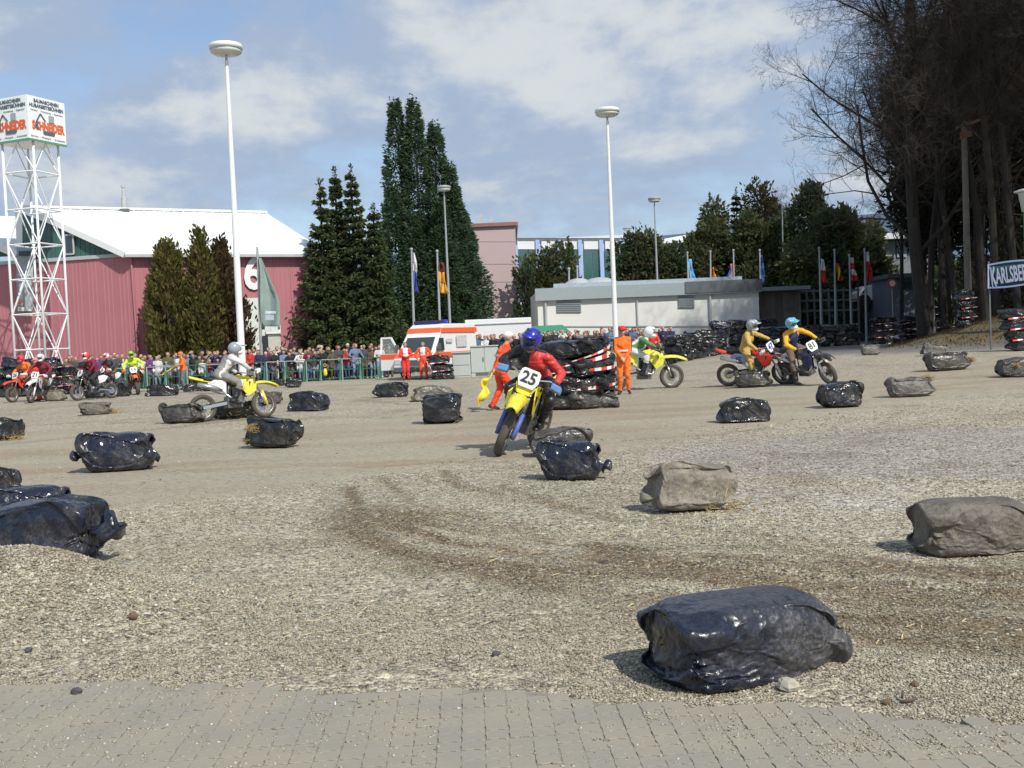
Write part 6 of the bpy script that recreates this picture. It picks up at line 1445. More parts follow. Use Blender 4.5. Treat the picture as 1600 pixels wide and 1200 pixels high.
def zone_l(u):
    return 'left of the thujas' if u < 240 else 'under the thujas' if u < 300 else 'left of the lamp post' if u < 372 else 'below the number 6' if u < 440 else 'before pink wall' if u < 500 else 'before the spruces' if u < 560 else 'beside the ambulance'
u = 172.0
while u < 606:
    if not (268 < u < 300): spectator(u+cr.uniform(-2, 2), 55.55+cr.uniform(-.05, .12), zone_l(u), 'front')
    u += cr.uniform(10.5, 15.5)
u = 120.0
while u < 612: spectator(u+cr.uniform(-2, 2), 56.3+cr.uniform(0, .2), 'second row '+zone_l(u), 'second'); u += cr.uniform(9.5, 14)
u = 112.0
while u < 615: spectator(u+cr.uniform(-2, 2), 57.05+cr.uniform(0, .4), 'back row '+zone_l(u), 'back', sc_=cr.uniform(.98, 1.08)); u += cr.uniform(10, 16)
for i, u in enumerate([4, 13, 24, 33, 106, 112]): spectator(u, 53.8+.3*(i % 2), 'beside the stack at far left', 'back')
# children in the front row
for u, t_, p_ in ((262, 'light blue', 0), (318, 'white', 0), (330, 'maroon', 1), (342, 'navy', 4), (472, 'white', 0), (484, 'dark grey', 0)): spectator(u, 55.2, 'child size '+zone_l(u), 'kid', pose=p_, top=t_, sc_=.78)
def zone_r(u): return 'behind cabinets' if u < 790 else 'below awning' if u < 880 else 'left of right lamp post' if u < 960 else 'right of right lamp post'
for Y_, r_, st in ((57.3, 'third', (10.5, 14.5)), (58.0, 'fourth', (11, 15)), (58.8, 'fifth', (12, 18))):
    u = 738.0 if Y_ > 57.5 else 745.
    while u < 1052:
        if not (Y_ < 57.5 and 1005 < u): spectator(u+cr.uniform(-2, 2), Y_+cr.uniform(0, .25), {'third': '', 'fourth': 'middle row ', 'fifth': 'back row '}[r_]+zone_r(u), 'r', sc_=cr.uniform(.92, 1.03))
        u += cr.uniform(*st)
for u, Y_, t_ in ((892, 55.9, 'black'), (905, 56.0, 'navy'), (918, 55.9, 'black'), (932, 56.1, 'maroon'), (944, 55.9, 'navy')): spectator(u, Y_, 'at the rail by the lamp post', 'r', pose=2, top=t_)
# man standing out in front, hatless in blue denim, and a yellow jacketed figure
spectator(556, 55.35, 'tallest at rail', 'front', pose=3, top='light blue', leg='pale jeans', sc_=1.06)
print('crowd', time.time()-T0, len(used_l))

# ---------------------------------------------------------------- marshals and medics
OR_ = cloth('marshal_orange', (.90, .17, .02)); ORR = cloth('marshal_red', (.80, .07, .02)); MR = cloth('medic_red', (.72, .04, .035)); MO = cloth('medic_orange_red', (.85, .09, .03)); YFL = mat('yellow_flag', (.80, .62, .04), .7, var=.05); GG_ = cloth('grey_legs', (.17, .16, .17)); DS_ = cloth('dark_sleeve', (.10, .055, .06)); REF = mat('reflective_band', (.62, .63, .63), .35, var=0)
def eyes(t, J, sc_=1):
    f_ = J.get('face', V3((1, 0, 0))).normalized(); sd = z3.cross(f_)
    for s_ in (-1, 1): mb = MB(); mb.ell(J['head']+f_*.088+sd*s_*.032+z3*.012, (.012, .014, .009)); mb.build('eye', mat('eye_dark', (.02, .015, .012), .3, var=0), t)
def cap_hat(t, J, m, peak=True):
    f_ = J.get('face', V3((1, 0, 0))).normalized(); mb = MB(); rz = math.atan2(f_.y, f_.x); mt_ = Matrix.Rotation(rz, 3, 'Z')
    mb.ell(J['head']+z3*.065, (.118, .108, .085), 16, 8); mb.prism([J['head']+mt_ @ V3(q)+z3*.055 for q in ((.08, -.075, 0), (.185, -.05, -.01), (.20, 0, -.012), (.185, .05, -.01), (.08, .075, 0))], (0, 0, .012)); return mb.build('cap', m, t, smooth=True)
def band(t, z_, rx, ry, x0=0, h=.045, name='reflective_stripe'):
    mb = MB(); n = 20; mb.add([(x0+rx*math.cos(6.283*i/n), ry*math.sin(6.283*i/n), z_+dz) for dz in (-h/2, h/2) for i in range(n)], [(i, (i+1) % n, n+(i+1) % n, n+i) for i in range(n)]); mb.build(name, REF, t)
# orange marshal centre right
J = stand((.17, .05, .93), (.19, -.04, .95), poleL=(-.4, 1, -.2), poleR=(-.4, -1, -.2), feet=.11)
me = figure(J, .016, 1.12, True, rule=lambda c, mi: np.where((mi == 2) & (np.abs(c[:, 1]) > .215), 6, mi))
g = GY(976, 28.6); t = add_person(me, [SKIN, HM['dark hair'], OR_, OR_, SHOE, SKIN, DS_], g, R(-97), 'marshal in orange vest and trousers with red cap beside the yellow bike', 'race marshals', 1.02)
cap_hat(t, J, cloth('cap_red', (.6, .03, .03))); eyes(t, J); band(t, 1.13, .168, .205); 
# marshal with yellow flag behind rider 25
J = stand((.16, .12, .95), (-.26, -.30, .80), .20, poleR=(-1, -.3, 0), poleL=(-.5, 1, 0), stagger=-.16, hip_drop=.03, face=(1, -.2, -.2))
me = figure(J, .016, 1.15, True, rule=lambda c, mi: np.where((mi == 2) & (np.abs(c[:, 1]) > .20), 6, mi))
g = G(783, 641); t = add_person(me, [SKIN, HM['grey hair'], OR_, ORR, SHOE, SKIN, ORR], g, R(15), 'marshal in red suit and orange vest bending forward behind rider 25', 'race marshals', 1.02); cap_hat(t, J, cloth('cap_white', (.75, .72, .70))); eyes(t, J)
band(t, 1.2, .16, .205, .07, .05)
def hand_flag(loc, lab, pts, stick, sz=.6):
    t = thing('signal_flag', lab, 'flag', loc, group='yellow marshal flags'); mb = MB(); mb.tube([stick[0], stick[1]], .011, 6); mb.build('stick', mat('flag_stick', (.35, .25, .13), .7), t)
    rows = []
    a, b = V3(stick[0]).lerp(V3(stick[1]), .35), V3(stick[1])
    for i in range(9):
        f_ = i/8; s_p = a.lerp(b, f_); rows.append([s_p+V3(pts)*(j/7)+V3((.05*math.sin(j*1.1+i*.7), .06*math.cos(j*1.3+i*.5), -.10*(j/7)**2+.03*math.sin(i*1.4+j))) for j in range(8)])
    mb = MB(); mb.sheet(rows); mb.build('flag_cloth', YFL, t, smooth=True, solid=.006); return t
hg = t.matrix_basis @ J['haR']; hand_flag(hg, 'crumpled yellow flag hanging from the hand of the marshal behind rider 25', (-.10, -.06, -.42), ((.05, 0, .12), (-.30, -.08, -.32)))
# marshal at the left in orange vest with outstretched flag
J = stand((.34, .46, 1.17), (.10, -.24, .90), .05, poleL=(-.5, .2, -1), feet=.11, face=(1, .25, 0))
me = figure(J, .02, 1.18, False)
g = G(288, 609); t = add_person(me, [SKIN, HM['grey hair'], OR_, GG_, SHOE, SKIN, OR_], g, R(-95-30+180) if False else R(-135), 'marshal in orange jacket and grey trousers pointing a yellow flag, left', 'race marshals', 1.0); cap_hat(t, J, cloth('cap_orange', (.85, .2, .03)))
t.rotation_euler[2] = R(-150); bpy.context.view_layer.update()
hg = t.matrix_basis @ J['haL']; hg2 = t.matrix_basis @ J['haR']
t.rotation_euler[2] = R(-150)
hand_flag(hg, 'yellow flag pointed down and left by the marshal under the thujas', (-.28, -.05, -.10), ((0.03, 0, .03), (-.62, -.15, -.38)))
# red suited marshal at the far left
J = stand((.18, .26, 1.0), (.34, -.26, 1.18), .05, feet=.13, stagger=.05); me = figure(J, .02, 1.15, False)
g = G(62, 627); t = add_person(me, [SKIN, HM['dark hair'], ORR, ORR, SHOE, SKIN, MR], g, R(-120), 'marshal in red orange suit with yellow flag at the far left', 'race marshals', .98); cap_hat(t, J, cloth('cap_pale_red', (.75, .25, .2)), False)
hg = t.matrix_basis @ J['haL']; hand_flag(hg, 'bright yellow flag held by the red suited marshal at the far left', (.30, -.05, -.18), ((0, 0, .2), (.18, 0, -.3)))
for (u, v, rz, m_t, lab, J) in ((635, 587, -75, MR, 'medic in red trousers and white vest standing at the open ambulance door', stand((.20, .06, 1.12), (.22, -.05, 1.10), poleL=(-.3, 1, -.4), poleR=(-.3, -1, -.4))),
                                (663, 586, -95, MO, 'medic in orange red suit standing in front of the ambulance', stand((.05, .27, .95), (.05, -.27, .95), poleL=(-.2, 1, 0), poleR=(-.2, -1, 0), feet=.13))):
    me = figure(J, .018, 1.1, False, rule=(lambda c, mi: np.where((mi == 2) & (np.abs(c[:, 1]) < .11) & (c[:, 0] > 0) & (c[:, 2] > 1.12), 6, mi)))
    g = GY(u, 49.6); t = add_person(me, [SKIN, HM['brown hair'], m_t, m_t, SHOE, SKIN, mat('white_cloth', (.7, .7, .7), .8)], g, R(rz), lab, 'medics', 1.0); eyes(t, J)
    for y_ in (-.10, .10):
        mb = MB(); mb.lathe((-.0, y_, .28), [(.075, -.04), (.078, .04)], 12); mb.build('reflective_stripe', REF, t)
# someone in a red jacket before the pile
J = stand((.3, .2, 1.1), (.3, -.1, 1.1), .08); me = figure(J, .022, 1.15)
add_person(me, [SKIN, HM['red cap'], cloth('bright_red', (.70, .04, .04)), LMt['jeans'], SHOE, SKIN, MR], GY(1020, 46), R(-100), 'person in bright red jacket and red cap behind the green and white rider', None, 1.02)
# yellow jacket bottle like fire extinguisher at the barrier
fe = thing('yellow_bag', 'small bright yellow bag hanging at the barrier before the spruces', 'bag', GY(509, 54.85)); mb = MB(); mb.lathe((0, 0, .25), [(.07, 0), (.10, .1), (.09, .3), (.04, .38)], 10); mb.build('bag_body', YFL, fe, smooth=True); mb = MB(); mb.torus((0, 0, .8), .07, .012, 12, 5); mb.build('handle', YFL, fe)
print('people', time.time()-T0)
# ================================================================ MOTORCYCLES AND RIDERS
TYRE = mat('dusty_tyre', (.085, .075, .06), .85, var=.3, scale=12, bump=.6, bscale=70); RIM = mat('alloy_rim', (.35, .34, .32), .35, metal=.7, var=.1); ENG = mat('engine_grey', (.16, .16, .16), .45, metal=.5, var=.25, scale=14)
DARK = mat('bike_black', (.02, .02, .022), .45, var=.15); SEATM = mat('seat_black', (.018, .018, .02), .7, var=.1); CHR = mat('bright_metal', (.6, .6, .6), .25, metal=.9, var=.05); GRIP = MATS['bike_black']
def plas(n, c):
    if 'plastic_'+n in MATS: return MATS['plastic_'+n]
    t = NT('plastic_'+n); g = t.n.nodes.new('ShaderNodeNewGeometry'); s_ = t.n.nodes.new('ShaderNodeSeparateXYZ'); t.lk(t.tc.outputs['Object'], s_.inputs[0])
    n1 = t.noise(9, 6, .7); m = t.map(t.math('SUBTRACT', n1, t.math('MULTIPLY', s_.outputs[2], .16)), .36, .56, 0, .7)
    if 'helmet' in n: m = t.map(n1, .6, .8, 0, .4)
    t.b.inputs['Coat Weight'].default_value = .3
    MATS['plastic_'+n] = t.set(Base_Color=t.mix(m, c, (.22, .17, .11)), Roughness=t.map(m, 0, .7, .3, .8)); return t.m
PY = plas('yellow', (.82, .68, .03)); PB_ = plas('blue', (.05, .12, .50)); PR = plas('red', (.70, .035, .02)); PO = plas('orange', (.85, .16, .02)); PWt = plas('white', (.78, .78, .76)); PGn = plas('green', (.10, .45, .08)); PBk = plas('black', (.02, .02, .022)); PLY = plas('lemon', (.80, .80, .06)); PDB = plas('dark_blue', (.03, .05, .16))
INKB = mat('number_black', (.01, .01, .012), .5, var=0); INKBL = mat('number_blue', (.03, .06, .35), .5, var=0)
def xf(mb, M_): mb.v = [tuple(M_ @ V3(q)) for q in mb.v]; return mb
def bike(label, front, rear_dir, lean, C_, num, ink=None, steer=0.0, s=1.0, detail=True, group='racing motorcycles', oval=False, blast=None):
    "front: ground point under the front wheel; rear_dir: heading yaw of the bike in degrees"
    yaw = R(rear_dir); t = thing('motorcycle', label, 'motorcycle', (0, 0, 0), 0, group); M0 = Matrix.Rotation(yaw, 4, 'Z') @ Matrix.Rotation(R(lean), 4, 'X')
    hx_ = M0 @ V3((.72*s, 0, 0)); t.location = V3(front)-hx_; t.location.z = float(gz(t.location.x, t.location.y)); t.rotation_euler = (R(lean), 0, yaw); t.scale = (s,)*3
    main, acc, fk, sd_ = C_['main'], C_.get('acc', PBk), C_.get('fork', PBk), C_.get('seat', SEATM)
    ax0, ax1 = V3((.40, 0, .99)), V3((.68, 0, .31)); axd = (ax0-ax1).normalized()
    ST = Matrix.Translation(ax0) @ Matrix.Rotation(R(steer), 4, axd) @ Matrix.Translation(-ax0)
    def part(name, fn, m, par=t, st=False, **k):
        mb = MB(); fn(mb); 
        if st: xf(mb, ST)
        return mb.build(name, m, par, **k)
    def wheel(nm, x_, w, st):
        o = part(nm, lambda m: m.torus((x_, 0, .31), .225, .022, 28, 8, sy=2.2), RIM, st=st, smooth=True)
        part('tyre', lambda m: m.torus((x_, 0, .31), .262, .052, 36, 10, sy=w), TYRE, o, st, smooth=True)
        q = part('spokes', lambda m: [m.tube([(x_+.03*math.cos(a), .03*(-1)**k_, .31+.03*math.sin(a)), (x_+.215*math.cos(a+.15), .0, .31+.215*math.sin(a+.15))], .004, 4, False) for k_ in range(18) for a in (k_*math.pi/9,)], RIM, o, st); q['kind'] = 'stuff'
        part('hub', lambda m: m.lathe((x_, 0, .31), [(.035, -.09), (.05, -.05), (.035, 0), (.05, .05), (.035, .09)], 14, 'Y'), DARK, o, st)
        part('brake_disc', lambda m: m.lathe((x_, .065, .31), [(.06, 0), (.13, 0), (.13, .006), (.06, .006)], 20, 'Y'), CHR, o, st)
    wheel('front_wheel', .72, 1.15, True); wheel('rear_wheel', -.72, 1.45, False)
    for y_ in (-.1, .1):
        part('fork_leg', lambda m: (m.tube([(.715, y_, .31), (.60, y_, .60)], .034, 10), m.tube([(.60, y_, .60), (.395, y_, 1.02)], .024, 8)), CHR, st=True, smooth=True)
        part('fork_guard', lambda m: m.tube([(.755, y_*1.12, .27), (.735, y_*1.12, .36), (.645, y_*1.12, .62)], [.024, .034, .032], 8), fk, st=True, smooth=True)
        part('hand_guard', lambda m: m.prism([(.40, y_*3.0, 1.05), (.50, y_*3.1, 1.09), (.50, y_*4.5, 1.07), (.40, y_*4.6, 1.03)][:4]+[], (0, 0, .09)), C_.get('guard', PB_), st=True, bevel=.015)
        part('grip', lambda m: m.tube([(.30, y_*2.9, 1.10), (.26, y_*4.2, 1.08)], .018, 8), GRIP, st=True)
        part('foot_peg', lambda m: m.bar((-.05, y_*1.0, .36), (-.06, y_*2.3, .36), .03), DARK)
        # side plates and radiator shrouds
        part('shroud', lambda m: m.prism([(.02, y_*1.05, .93), (.34, y_*1.15, .98), (.52, y_*1.9, .82), (.47, y_*2.0, .62), (.30, y_*1.7, .52), (.16, y_*1.3, .70)], (0, .018, 0)), main, bevel=.006)
        part('side_panel', lambda m: m.prism([(-.18, y_*1.2, .90), (-.20, y_*1.35, .60), (-.42, y_*1.4, .66), (-.62, y_*1.3, .86), (-.45, y_*1.2, .93)], (0, .016, 0)), C_.get('side', PWt))
        part('swingarm', lambda m: m.bar((-.1, y_*.75, .40), (-.74, y_*.85, .31), .035, .07), CHR)
        part('frame_tube', lambda m: m.tube([(.38, 0, .90), (.18, y_*1.0, .42), (-.05, y_*1.1, .28), (-.12, y_*1.1, .45), (-.08, y_*.9, .85), (.36, 0, .95)], .018, 6), C_.get('frame', DARK))
        part('radiator', lambda m: m.box((.36, y_*1.15, .72), (.04, .12, .26)), DARK)
    part('triple_clamp', lambda m: (m.box((.40, 0, .98), (.09, .27, .03)), m.box((.475, 0, .84), (.08, .25, .03))), DARK, st=True)
    part('handlebar', lambda m: m.tube([(.26, -.42, 1.08), (.31, -.26, 1.10), (.385, -.1, 1.06), (.385, .1, 1.06), (.31, .26, 1.10), (.26, .42, 1.08)], .013, 8), CHR, st=True)
    # front mudguard high over the wheel
    rows = []
    for i in range(8):
        f_ = i/7; x_ = .38+.74*f_; z_ = .80+.06*math.sin(f_*2.6)-.10*f_**3; w_ = .055+.045*math.sin(math.pi*(.2+.75*f_)); rows.append([(x_, -w_*1.25, z_-.045), (x_, -w_*.6, z_), (x_, 0, z_+.012), (x_, w_*.6, z_), (x_, w_*1.25, z_-.045)])
    part('front_mudguard', lambda m: m.sheet(rows), C_.get('mud', main), st=True, smooth=True, solid=.012)
    rows2 = []
    for i in range(8):
        f_ = i/7; x_ = -.28-.72*f_; z_ = .88+.17*f_-.02*math.sin(f_*3); w_ = .10-.04*f_; rows2.append([(x_, -w_*1.1, z_-.05), (x_, -w_*.6, z_), (x_, w_*.6, z_), (x_, w_*1.1, z_-.05)])
    part('rear_mudguard', lambda m: m.sheet(rows2), C_.get('tail', main), smooth=True, solid=.012)
    part('fuel_tank', lambda m: (m.ell((.14, 0, .90), (.24, .13, .12), 14, 8), m.lathe((.16, 0, 1.0), [(.035, 0), (.035, .03)], 10)), acc if C_.get('tank') is None else C_['tank'], smooth=True)
    part('seat', lambda m: m.sheet([[(x_, -w_, z_-.07), (x_, -w_*.85, z_), (x_, w_*.85, z_), (x_, w_, z_-.07)] for x_, w_, z_ in ((.22, .06, 1.0), (.05, .08, .965), (-.2, .09, .95), (-.45, .09, .965), (-.68, .07, 1.0))]), sd_, smooth=True, solid=.03)
    part('engine', lambda m: (m.box((.0, 0, .40), (.36, .26, .26)), m.ell((.02, .13, .40), (.13, .05, .12)), m.ell((-.02, -.13, .40), (.13, .05, .12)), m.box((.10, 0, .62), (.17, .17, .26))), ENG, bevel=.02)
    part('exhaust_pipe', lambda m: m.tube([(.2, -.03, .62), (.28, -.06, .5), (.2, -.12, .38), (-.05, -.15, .46), (-.3, -.14, .66)], .024, 8), CHR, smooth=True)
    part('silencer', lambda m: m.tube([(-.3, -.15, .68), (-.45, -.17, .74), (-.85, -.17, .84)], [.03, .055, .055], 12), C_.get('sil', CHR), smooth=True)
    part('chain_guard', lambda m: m.bar((-.1, .09, .44), (-.7, .11, .36), .02, .04), DARK)
    # number plate
    nz_ = V3((.475, 0, 1.06)); pr = R(24); pm_ = Matrix.Translation(nz_) @ Matrix.Rotation(R(90), 4, 'Z') @ Matrix.Rotation(R(90)-pr, 4, 'X')
    if oval: sh_ = [(.135*math.cos(a), .125*math.sin(a)) for a in [i*math.pi/8 for i in range(16)]]
    else: sh_ = [(-.10, -.13), (.10, -.13), (.145, -.03), (.135, .10), (.10, .13), (-.10, .13), (-.135, .10), (-.145, -.03)]
    mb = MB(); mb.prism([pm_ @ V3((a, b, 0)) for a, b in sh_], (pm_.to_3x3() @ V3((0, 0, .014)))); xf(mb, ST); pl = mb.build('number_plate', C_.get('plate', PWt), t)
    if num:
        o = text('number', num, .215 if len(num) > 1 else .24, ink or INKB, pl, bold=.006 if len(num) > 1 else .004, ext=.002); xm = ST @ pm_ @ Matrix.Translation((0, 0, .011)); o.data.transform(xm @ Matrix.Diagonal((.98, 1.05, 1, 1)))
        if detail:
            for y_ in (-.145, .145):
                o = text('side_number', num, .15, ink or INKB, t, bold=.004, ext=.002); rot = Matrix.Rotation(R(90), 4, 'X') if y_ < 0 else Matrix.Rotation(R(180), 4, 'Z') @ Matrix.Rotation(R(90), 4, 'X'); o.data.transform(Matrix.Translation((-.38, y_*1.07, .78)) @ rot); o.data.update()
    if C_.get('cowl') is not None: part('plate_surround', lambda m: m.prism([(.46, -.15, .97), (.50, -.09, .84), (.50, .09, .84), (.46, .15, .97)], (.05, 0, 0)), C_['cowl'], st=True, bevel=.01)
    bpy.context.view_layer.update(); return t, ST
def rider(t, label, mats, ST, s=1.0, lean_f=.22, hang=0.0, footL=None, footR=None, look=(1, 0, -.15), hel=(), edrop=0.0, group='riders', vox=.018, rule=None, hup=None, sit=0.0, drop=0.0, kneeL=None, kneeR=None, elb=1.0, plate=None):
    J = {}; J['pel'] = V3((-.22+sit, hang*.5, 1.05)); c = V3((-.22+sit+.36*lean_f*1.4+drop*.7, hang*.9, 1.40-.10*lean_f-drop)); J['chest'] = c; J['neck'] = c+V3((.20*lean_f*1.6+drop*.4, hang*.2, .19-drop*.3)); J['head'] = J['neck']+V3((.07, 0, .135))
    for s_, y_ in (('L', 1), ('R', -1)):
        J['sh'+s_] = c+V3((.10*lean_f, y_*.19, .11)); gp_ = ST @ V3((.27, y_*.35, 1.11)); J['el'+s_], J['ha'+s_] = ik(J['sh'+s_], gp_, .30, .27, (-.15, y_*elb, -edrop)); J['hd'+s_] = V3((.5, -y_*.15, -.2)).normalized()
        J['hp'+s_] = J['pel']+V3((.02, y_*.10, -.02)); ft = (footL if s_ == 'L' else footR) or (-.06, y_*.19, .42); J['kn'+s_], J['an'+s_] = ik(J['hp'+s_], ft, .45, .44, (kneeL if s_ == 'L' else kneeR) or (1, y_*.35, .35)); J['to'+s_] = J['an'+s_]+V3((.17, y_*.02, -.05))
    J['face'] = V3(look); J['hup'] = (z3+V3(look)*.1).normalized() if not hup else V3(hup)
    me = figure(J, vox, 1.14, True, boots=True, rule=rule)
    o = add_person(me, mats, t.location, 0, label, group, 1, rot=t.rotation_euler.copy()); o.scale = t.scale
    # helmet
    f_ = J['face'].normalized(); up = (z3-f_*z3.dot(f_)).normalized(); sd = up.cross(f_); Mh = Matrix((f_, sd, up)).transposed(); hc = J['head']+up*.03
    shell, peak, trim, gog = hel
    mb = MB(); mb.ell(hc+f_*-.008, (.155, .132, .148), 20, 12, Mh); h_ = mb.build('helmet', shell, o, smooth=True)
    def hp(name, fn, m): q = MB(); fn(q); return q.build(name, m, h_, smooth=True)
    hp('chin_bar', lambda m: m.ell(hc+f_*.085-up*.085, (.105, .095, .055), 14, 8, Mh), trim)
    hp('goggles', lambda m: m.ell(hc+f_*.098+up*.0, (.055, .095, .048), 14, 8, Mh), gog)
    hp('peak', lambda m: m.prism([hc+f_*a+sd*b+up*(.085+.05*(a-.08)) for a, b in ((.07, -.10), (.24, -.085), (.265, 0), (.24, .085), (.07, .10))], up*.014), peak)
    hp('helmet_stripe', lambda m: [m.ell(hc+sd*(q*.072)+up*.07+f_*.045, (.09, .022, .075), 10, 6, Mh) for q in (-1, 1)], trim)
    return o
BLKL = mat('black_leather', (.02, .02, .022), .4, var=.2, bump=.4, bscale=18); REDL = mat('red_leather', (.62, .05, .045), .45, var=.12, bump=.4, bscale=18); GLV = mat('black_gloves', (.02, .02, .022), .6, var=.1); BOOT = mat('black_boots', (.022, .022, .024), .4, var=.2); BOOTW = mat('white_boots', (.55, .55, .53), .4, var=.2)
HB = plas('helmet_blue', (.02, .03, .38)); HBd = plas('helmet_dark', (.03, .035, .05)); HW = plas('helmet_white', (.72, .74, .75)); HS = plas('helmet_silver', (.30, .33, .35)); HSky = plas('helmet_sky_blue', (.10, .45, .72)); HR_ = plas('helmet_red', (.65, .04, .05)); HG = plas('helmet_green', (.30, .55, .05)); GOG = mat('goggle_lens', (.02, .02, .022), .08, var=0, spec=.9); GOGG = mat('goggle_lens_grey', (.10, .11, .12), .15, var=0)
TAN = cloth('tan_leather', (.52, .36, .10)); GOLD = cloth('amber', (.75, .40, .03)); NAVY = cloth('rider_navy', (.025, .035, .11)); GREYL = cloth('grey_leathers', (.24, .23, .21)); LG_ = cloth('light_grey', (.62, .62, .60)); GRN = cloth('rider_green', (.10, .25, .09)); LIME = cloth('lime', (.55, .75, .05)); MUDL = cloth('muddy_legs', (.16, .12, .08)); ORC = cloth('rider_orange', (.85, .18, .03)); MAR = cloth('dark_red', (.20, .02, .04)); YEC = cloth('rider_yellow', (.72, .55, .06))
# number 25
b1, S1 = bike('yellow bike number 25 leaning into the corner, nearest motorcycle', G(779, 712), -110, -20, dict(main=PY, acc=PBk, fork=PB_, guard=plas('pale_blue', (.18, .35, .70)), cowl=PY, side=PY, frame=DARK), '25', steer=12)
def rule25(c, mi):
    red = (mi == 2) & (((c[:, 1] > -.13) & (c[:, 2] < 1.40) & (c[:, 0] > -.1)) | (c[:, 1] > .04)); return np.where(red, 6, mi)
rider(b1, 'rider in black and red leathers and blue helmet on bike number 25', [SKIN, HM['dark hair'], BLKL, BLKL, BOOT, GLV, REDL], S1, lean_f=.34, hang=-.15, drop=.13, edrop=.75, look=(1, .10, -.25), hel=(HB, HB, HBd, GOG), vox=.014, rule=rule25, kneeL=(1, .75, .3), kneeR=(1, -.5, .3))
# number 81
b2, S2 = bike('dark bike number 81 leaning over at the right, muddy tyres', G(1299, 601), -62, 20, dict(main=PDB, acc=PBk, fork=PWt, guard=PBk, cowl=PBk, side=PWt, mud=PBk, tail=PBk), '81', steer=-6)
rider(b2, 'rider with sky blue helmet and amber and navy jersey on bike 81', [SKIN, HM['dark hair'], NAVY, MUDL, BOOT, GLV, GOLD], S2, lean_f=.30, hang=-.10, look=(1, -.1, -.2), hel=(HSky, HSky, HW, GOGG), rule=lambda c, mi: np.where((mi == 2) & ((np.abs(c[:, 1]+.09) > .15) | (c[:, 2] > 1.46)), 6, mi), footR=(-.02, -.42, .22), kneeR=(1, -.8, .3))
# red and white bike, tan rider
b3, S3 = bike('red and white bike sliding behind a grey bale, left of number 81', G(1224, 600), -24, 14, dict(main=PR, acc=PR, fork=PWt, guard=PWt, cowl=None, side=plas('white_blue', (.35, .42, .62)), mud=PR, tail=PR, sil=CHR, plate=PWt), '47', ink=INKBL, steer=-22)
rider(b3, 'rider in tan leathers and silver helmet on the red and white bike', [SKIN, HM['dark hair'], TAN, TAN, MUDL, GLV, TAN], S3, lean_f=.12, drop=.06, hang=-.05, look=(.85, -.4, -.1), hel=(HS, HS, HW, GOGG), footR=(.1, -.45, .2), kneeR=(1, -.7, .3), sit=.02)
# yellow bike with green and white rider behind the marshal
b4, S4 = bike('lemon yellow and black bike standing sideways behind the orange marshal', GY(1050, 30.6), 2, 3, dict(main=PLY, acc=PY, fork=DARK, guard=PBk, cowl=PLY, side=PLY, mud=PLY, tail=PY, frame=DARK, plate=PLY), '', steer=-4, s=1.1, detail=False)
rider(b4, 'rider in green and white jersey and white helmet behind the orange marshal', [SKIN, HM['dark hair'], GRN, LG_, BOOT, GLV, LG_], S4, lean_f=.28, drop=.2, sit=-.12, look=(1, -.3, -.1), hel=(HW, HW, HW, GOGG), rule=lambda c, mi: np.where((mi == 2) & (c[:, 2] < 1.45) & (np.abs(c[:, 1]) < .14), 6, mi))
# left yellow bike, grey rider
b5, S5 = bike('yellow bike seen from its side and rear at the left, bale before its wheel', G(414, 652), 34, -4, dict(main=PY, acc=PY, fork=PY, guard=PWt, cowl=PY, side=PWt, mud=PY, tail=PY, frame=DARK), '', steer=6, detail=False)
rider(b5, 'rider in grey and white leathers and striped silver helmet, left', [SKIN, HM['dark hair'], GREYL, GREYL, BOOT, GLV, LG_], S5, lean_f=.30, drop=.07, look=(1, .05, -.15), hel=(HS, HW, HW, GOGG), rule=lambda c, mi: np.where(((mi == 2) & (np.abs(c[:, 1]) > .16)) | ((mi == 3) & (c[:, 2] > .75) & (c[:, 2] < .92) & (c[:, 0] > .12)), 6, mi), sit=-.05)
# group at the far left
L4 = [((20, 629), -118, 6, dict(main=PR, acc=PO, fork=PBk, guard=PWt, cowl=PO, side=PWt, mud=PR), '26', 'rider in orange and yellow jersey and red helmet at the far left edge', 'red and orange bike at the left edge of the photo', [SKIN, HM['dark hair'], ORC, MUDL, BOOT, GLV, YEC], (HR_, HR_, HR_, GOGG), 0),
      ((48, 630), -95, -5, dict(main=PWt, acc=PR, fork=PWt, guard=PWt, cowl=PWt, side=PWt, mud=PWt), '21', 'rider in dark jersey and white helmet between the orange figures', 'white and red bike between the orange figures at the left', [SKIN, HM['dark hair'], MAR, MUDL, BOOT, GLV, ORC], (HW, HW, HW, GOGG), 0),
      ((122, 626), -128, 10, dict(main=PBk, acc=PBk, fork=DARK, guard=PBk, cowl=None, side=PWt, mud=PBk), '9', 'rider in dark red jersey crouching over the bike with round plate', 'black bike with white plate left of the round numbered one', [SKIN, HM['dark hair'], MAR, cloth('dark_legs', (.03, .03, .035)), BOOT, GLV, LG_], (HR_, HR_, HW, GOG), 0),
      ((158, 614), -112, 5, dict(main=PBk, acc=PR, fork=DARK, guard=PWt, cowl=None, side=PWt, mud=PR), '6', 'rider with pale helmet on the bike with a round number plate', 'dark bike with big round white number plate at the left', [SKIN, HM['dark hair'], cloth('dark_grey_rider', (.06, .06, .07)), MUDL, BOOT, GLV, MAR], (HW, HW, HR_, GOG), 1),
      ((216, 617), -72, 8, dict(main=PO, acc=PR, fork=PBk, guard=PO, cowl=None, side=PO, mud=PO), '59', 'rider in lime yellow jersey and green helmet near the thujas', 'orange bike with white plate ridden by the lime yellow rider', [SKIN, HM['dark hair'], LIME, cloth('black_legs', (.02, .02, .022)), BOOT, GLV, ORC], (HG, HG, HG, GOGG), 0)]
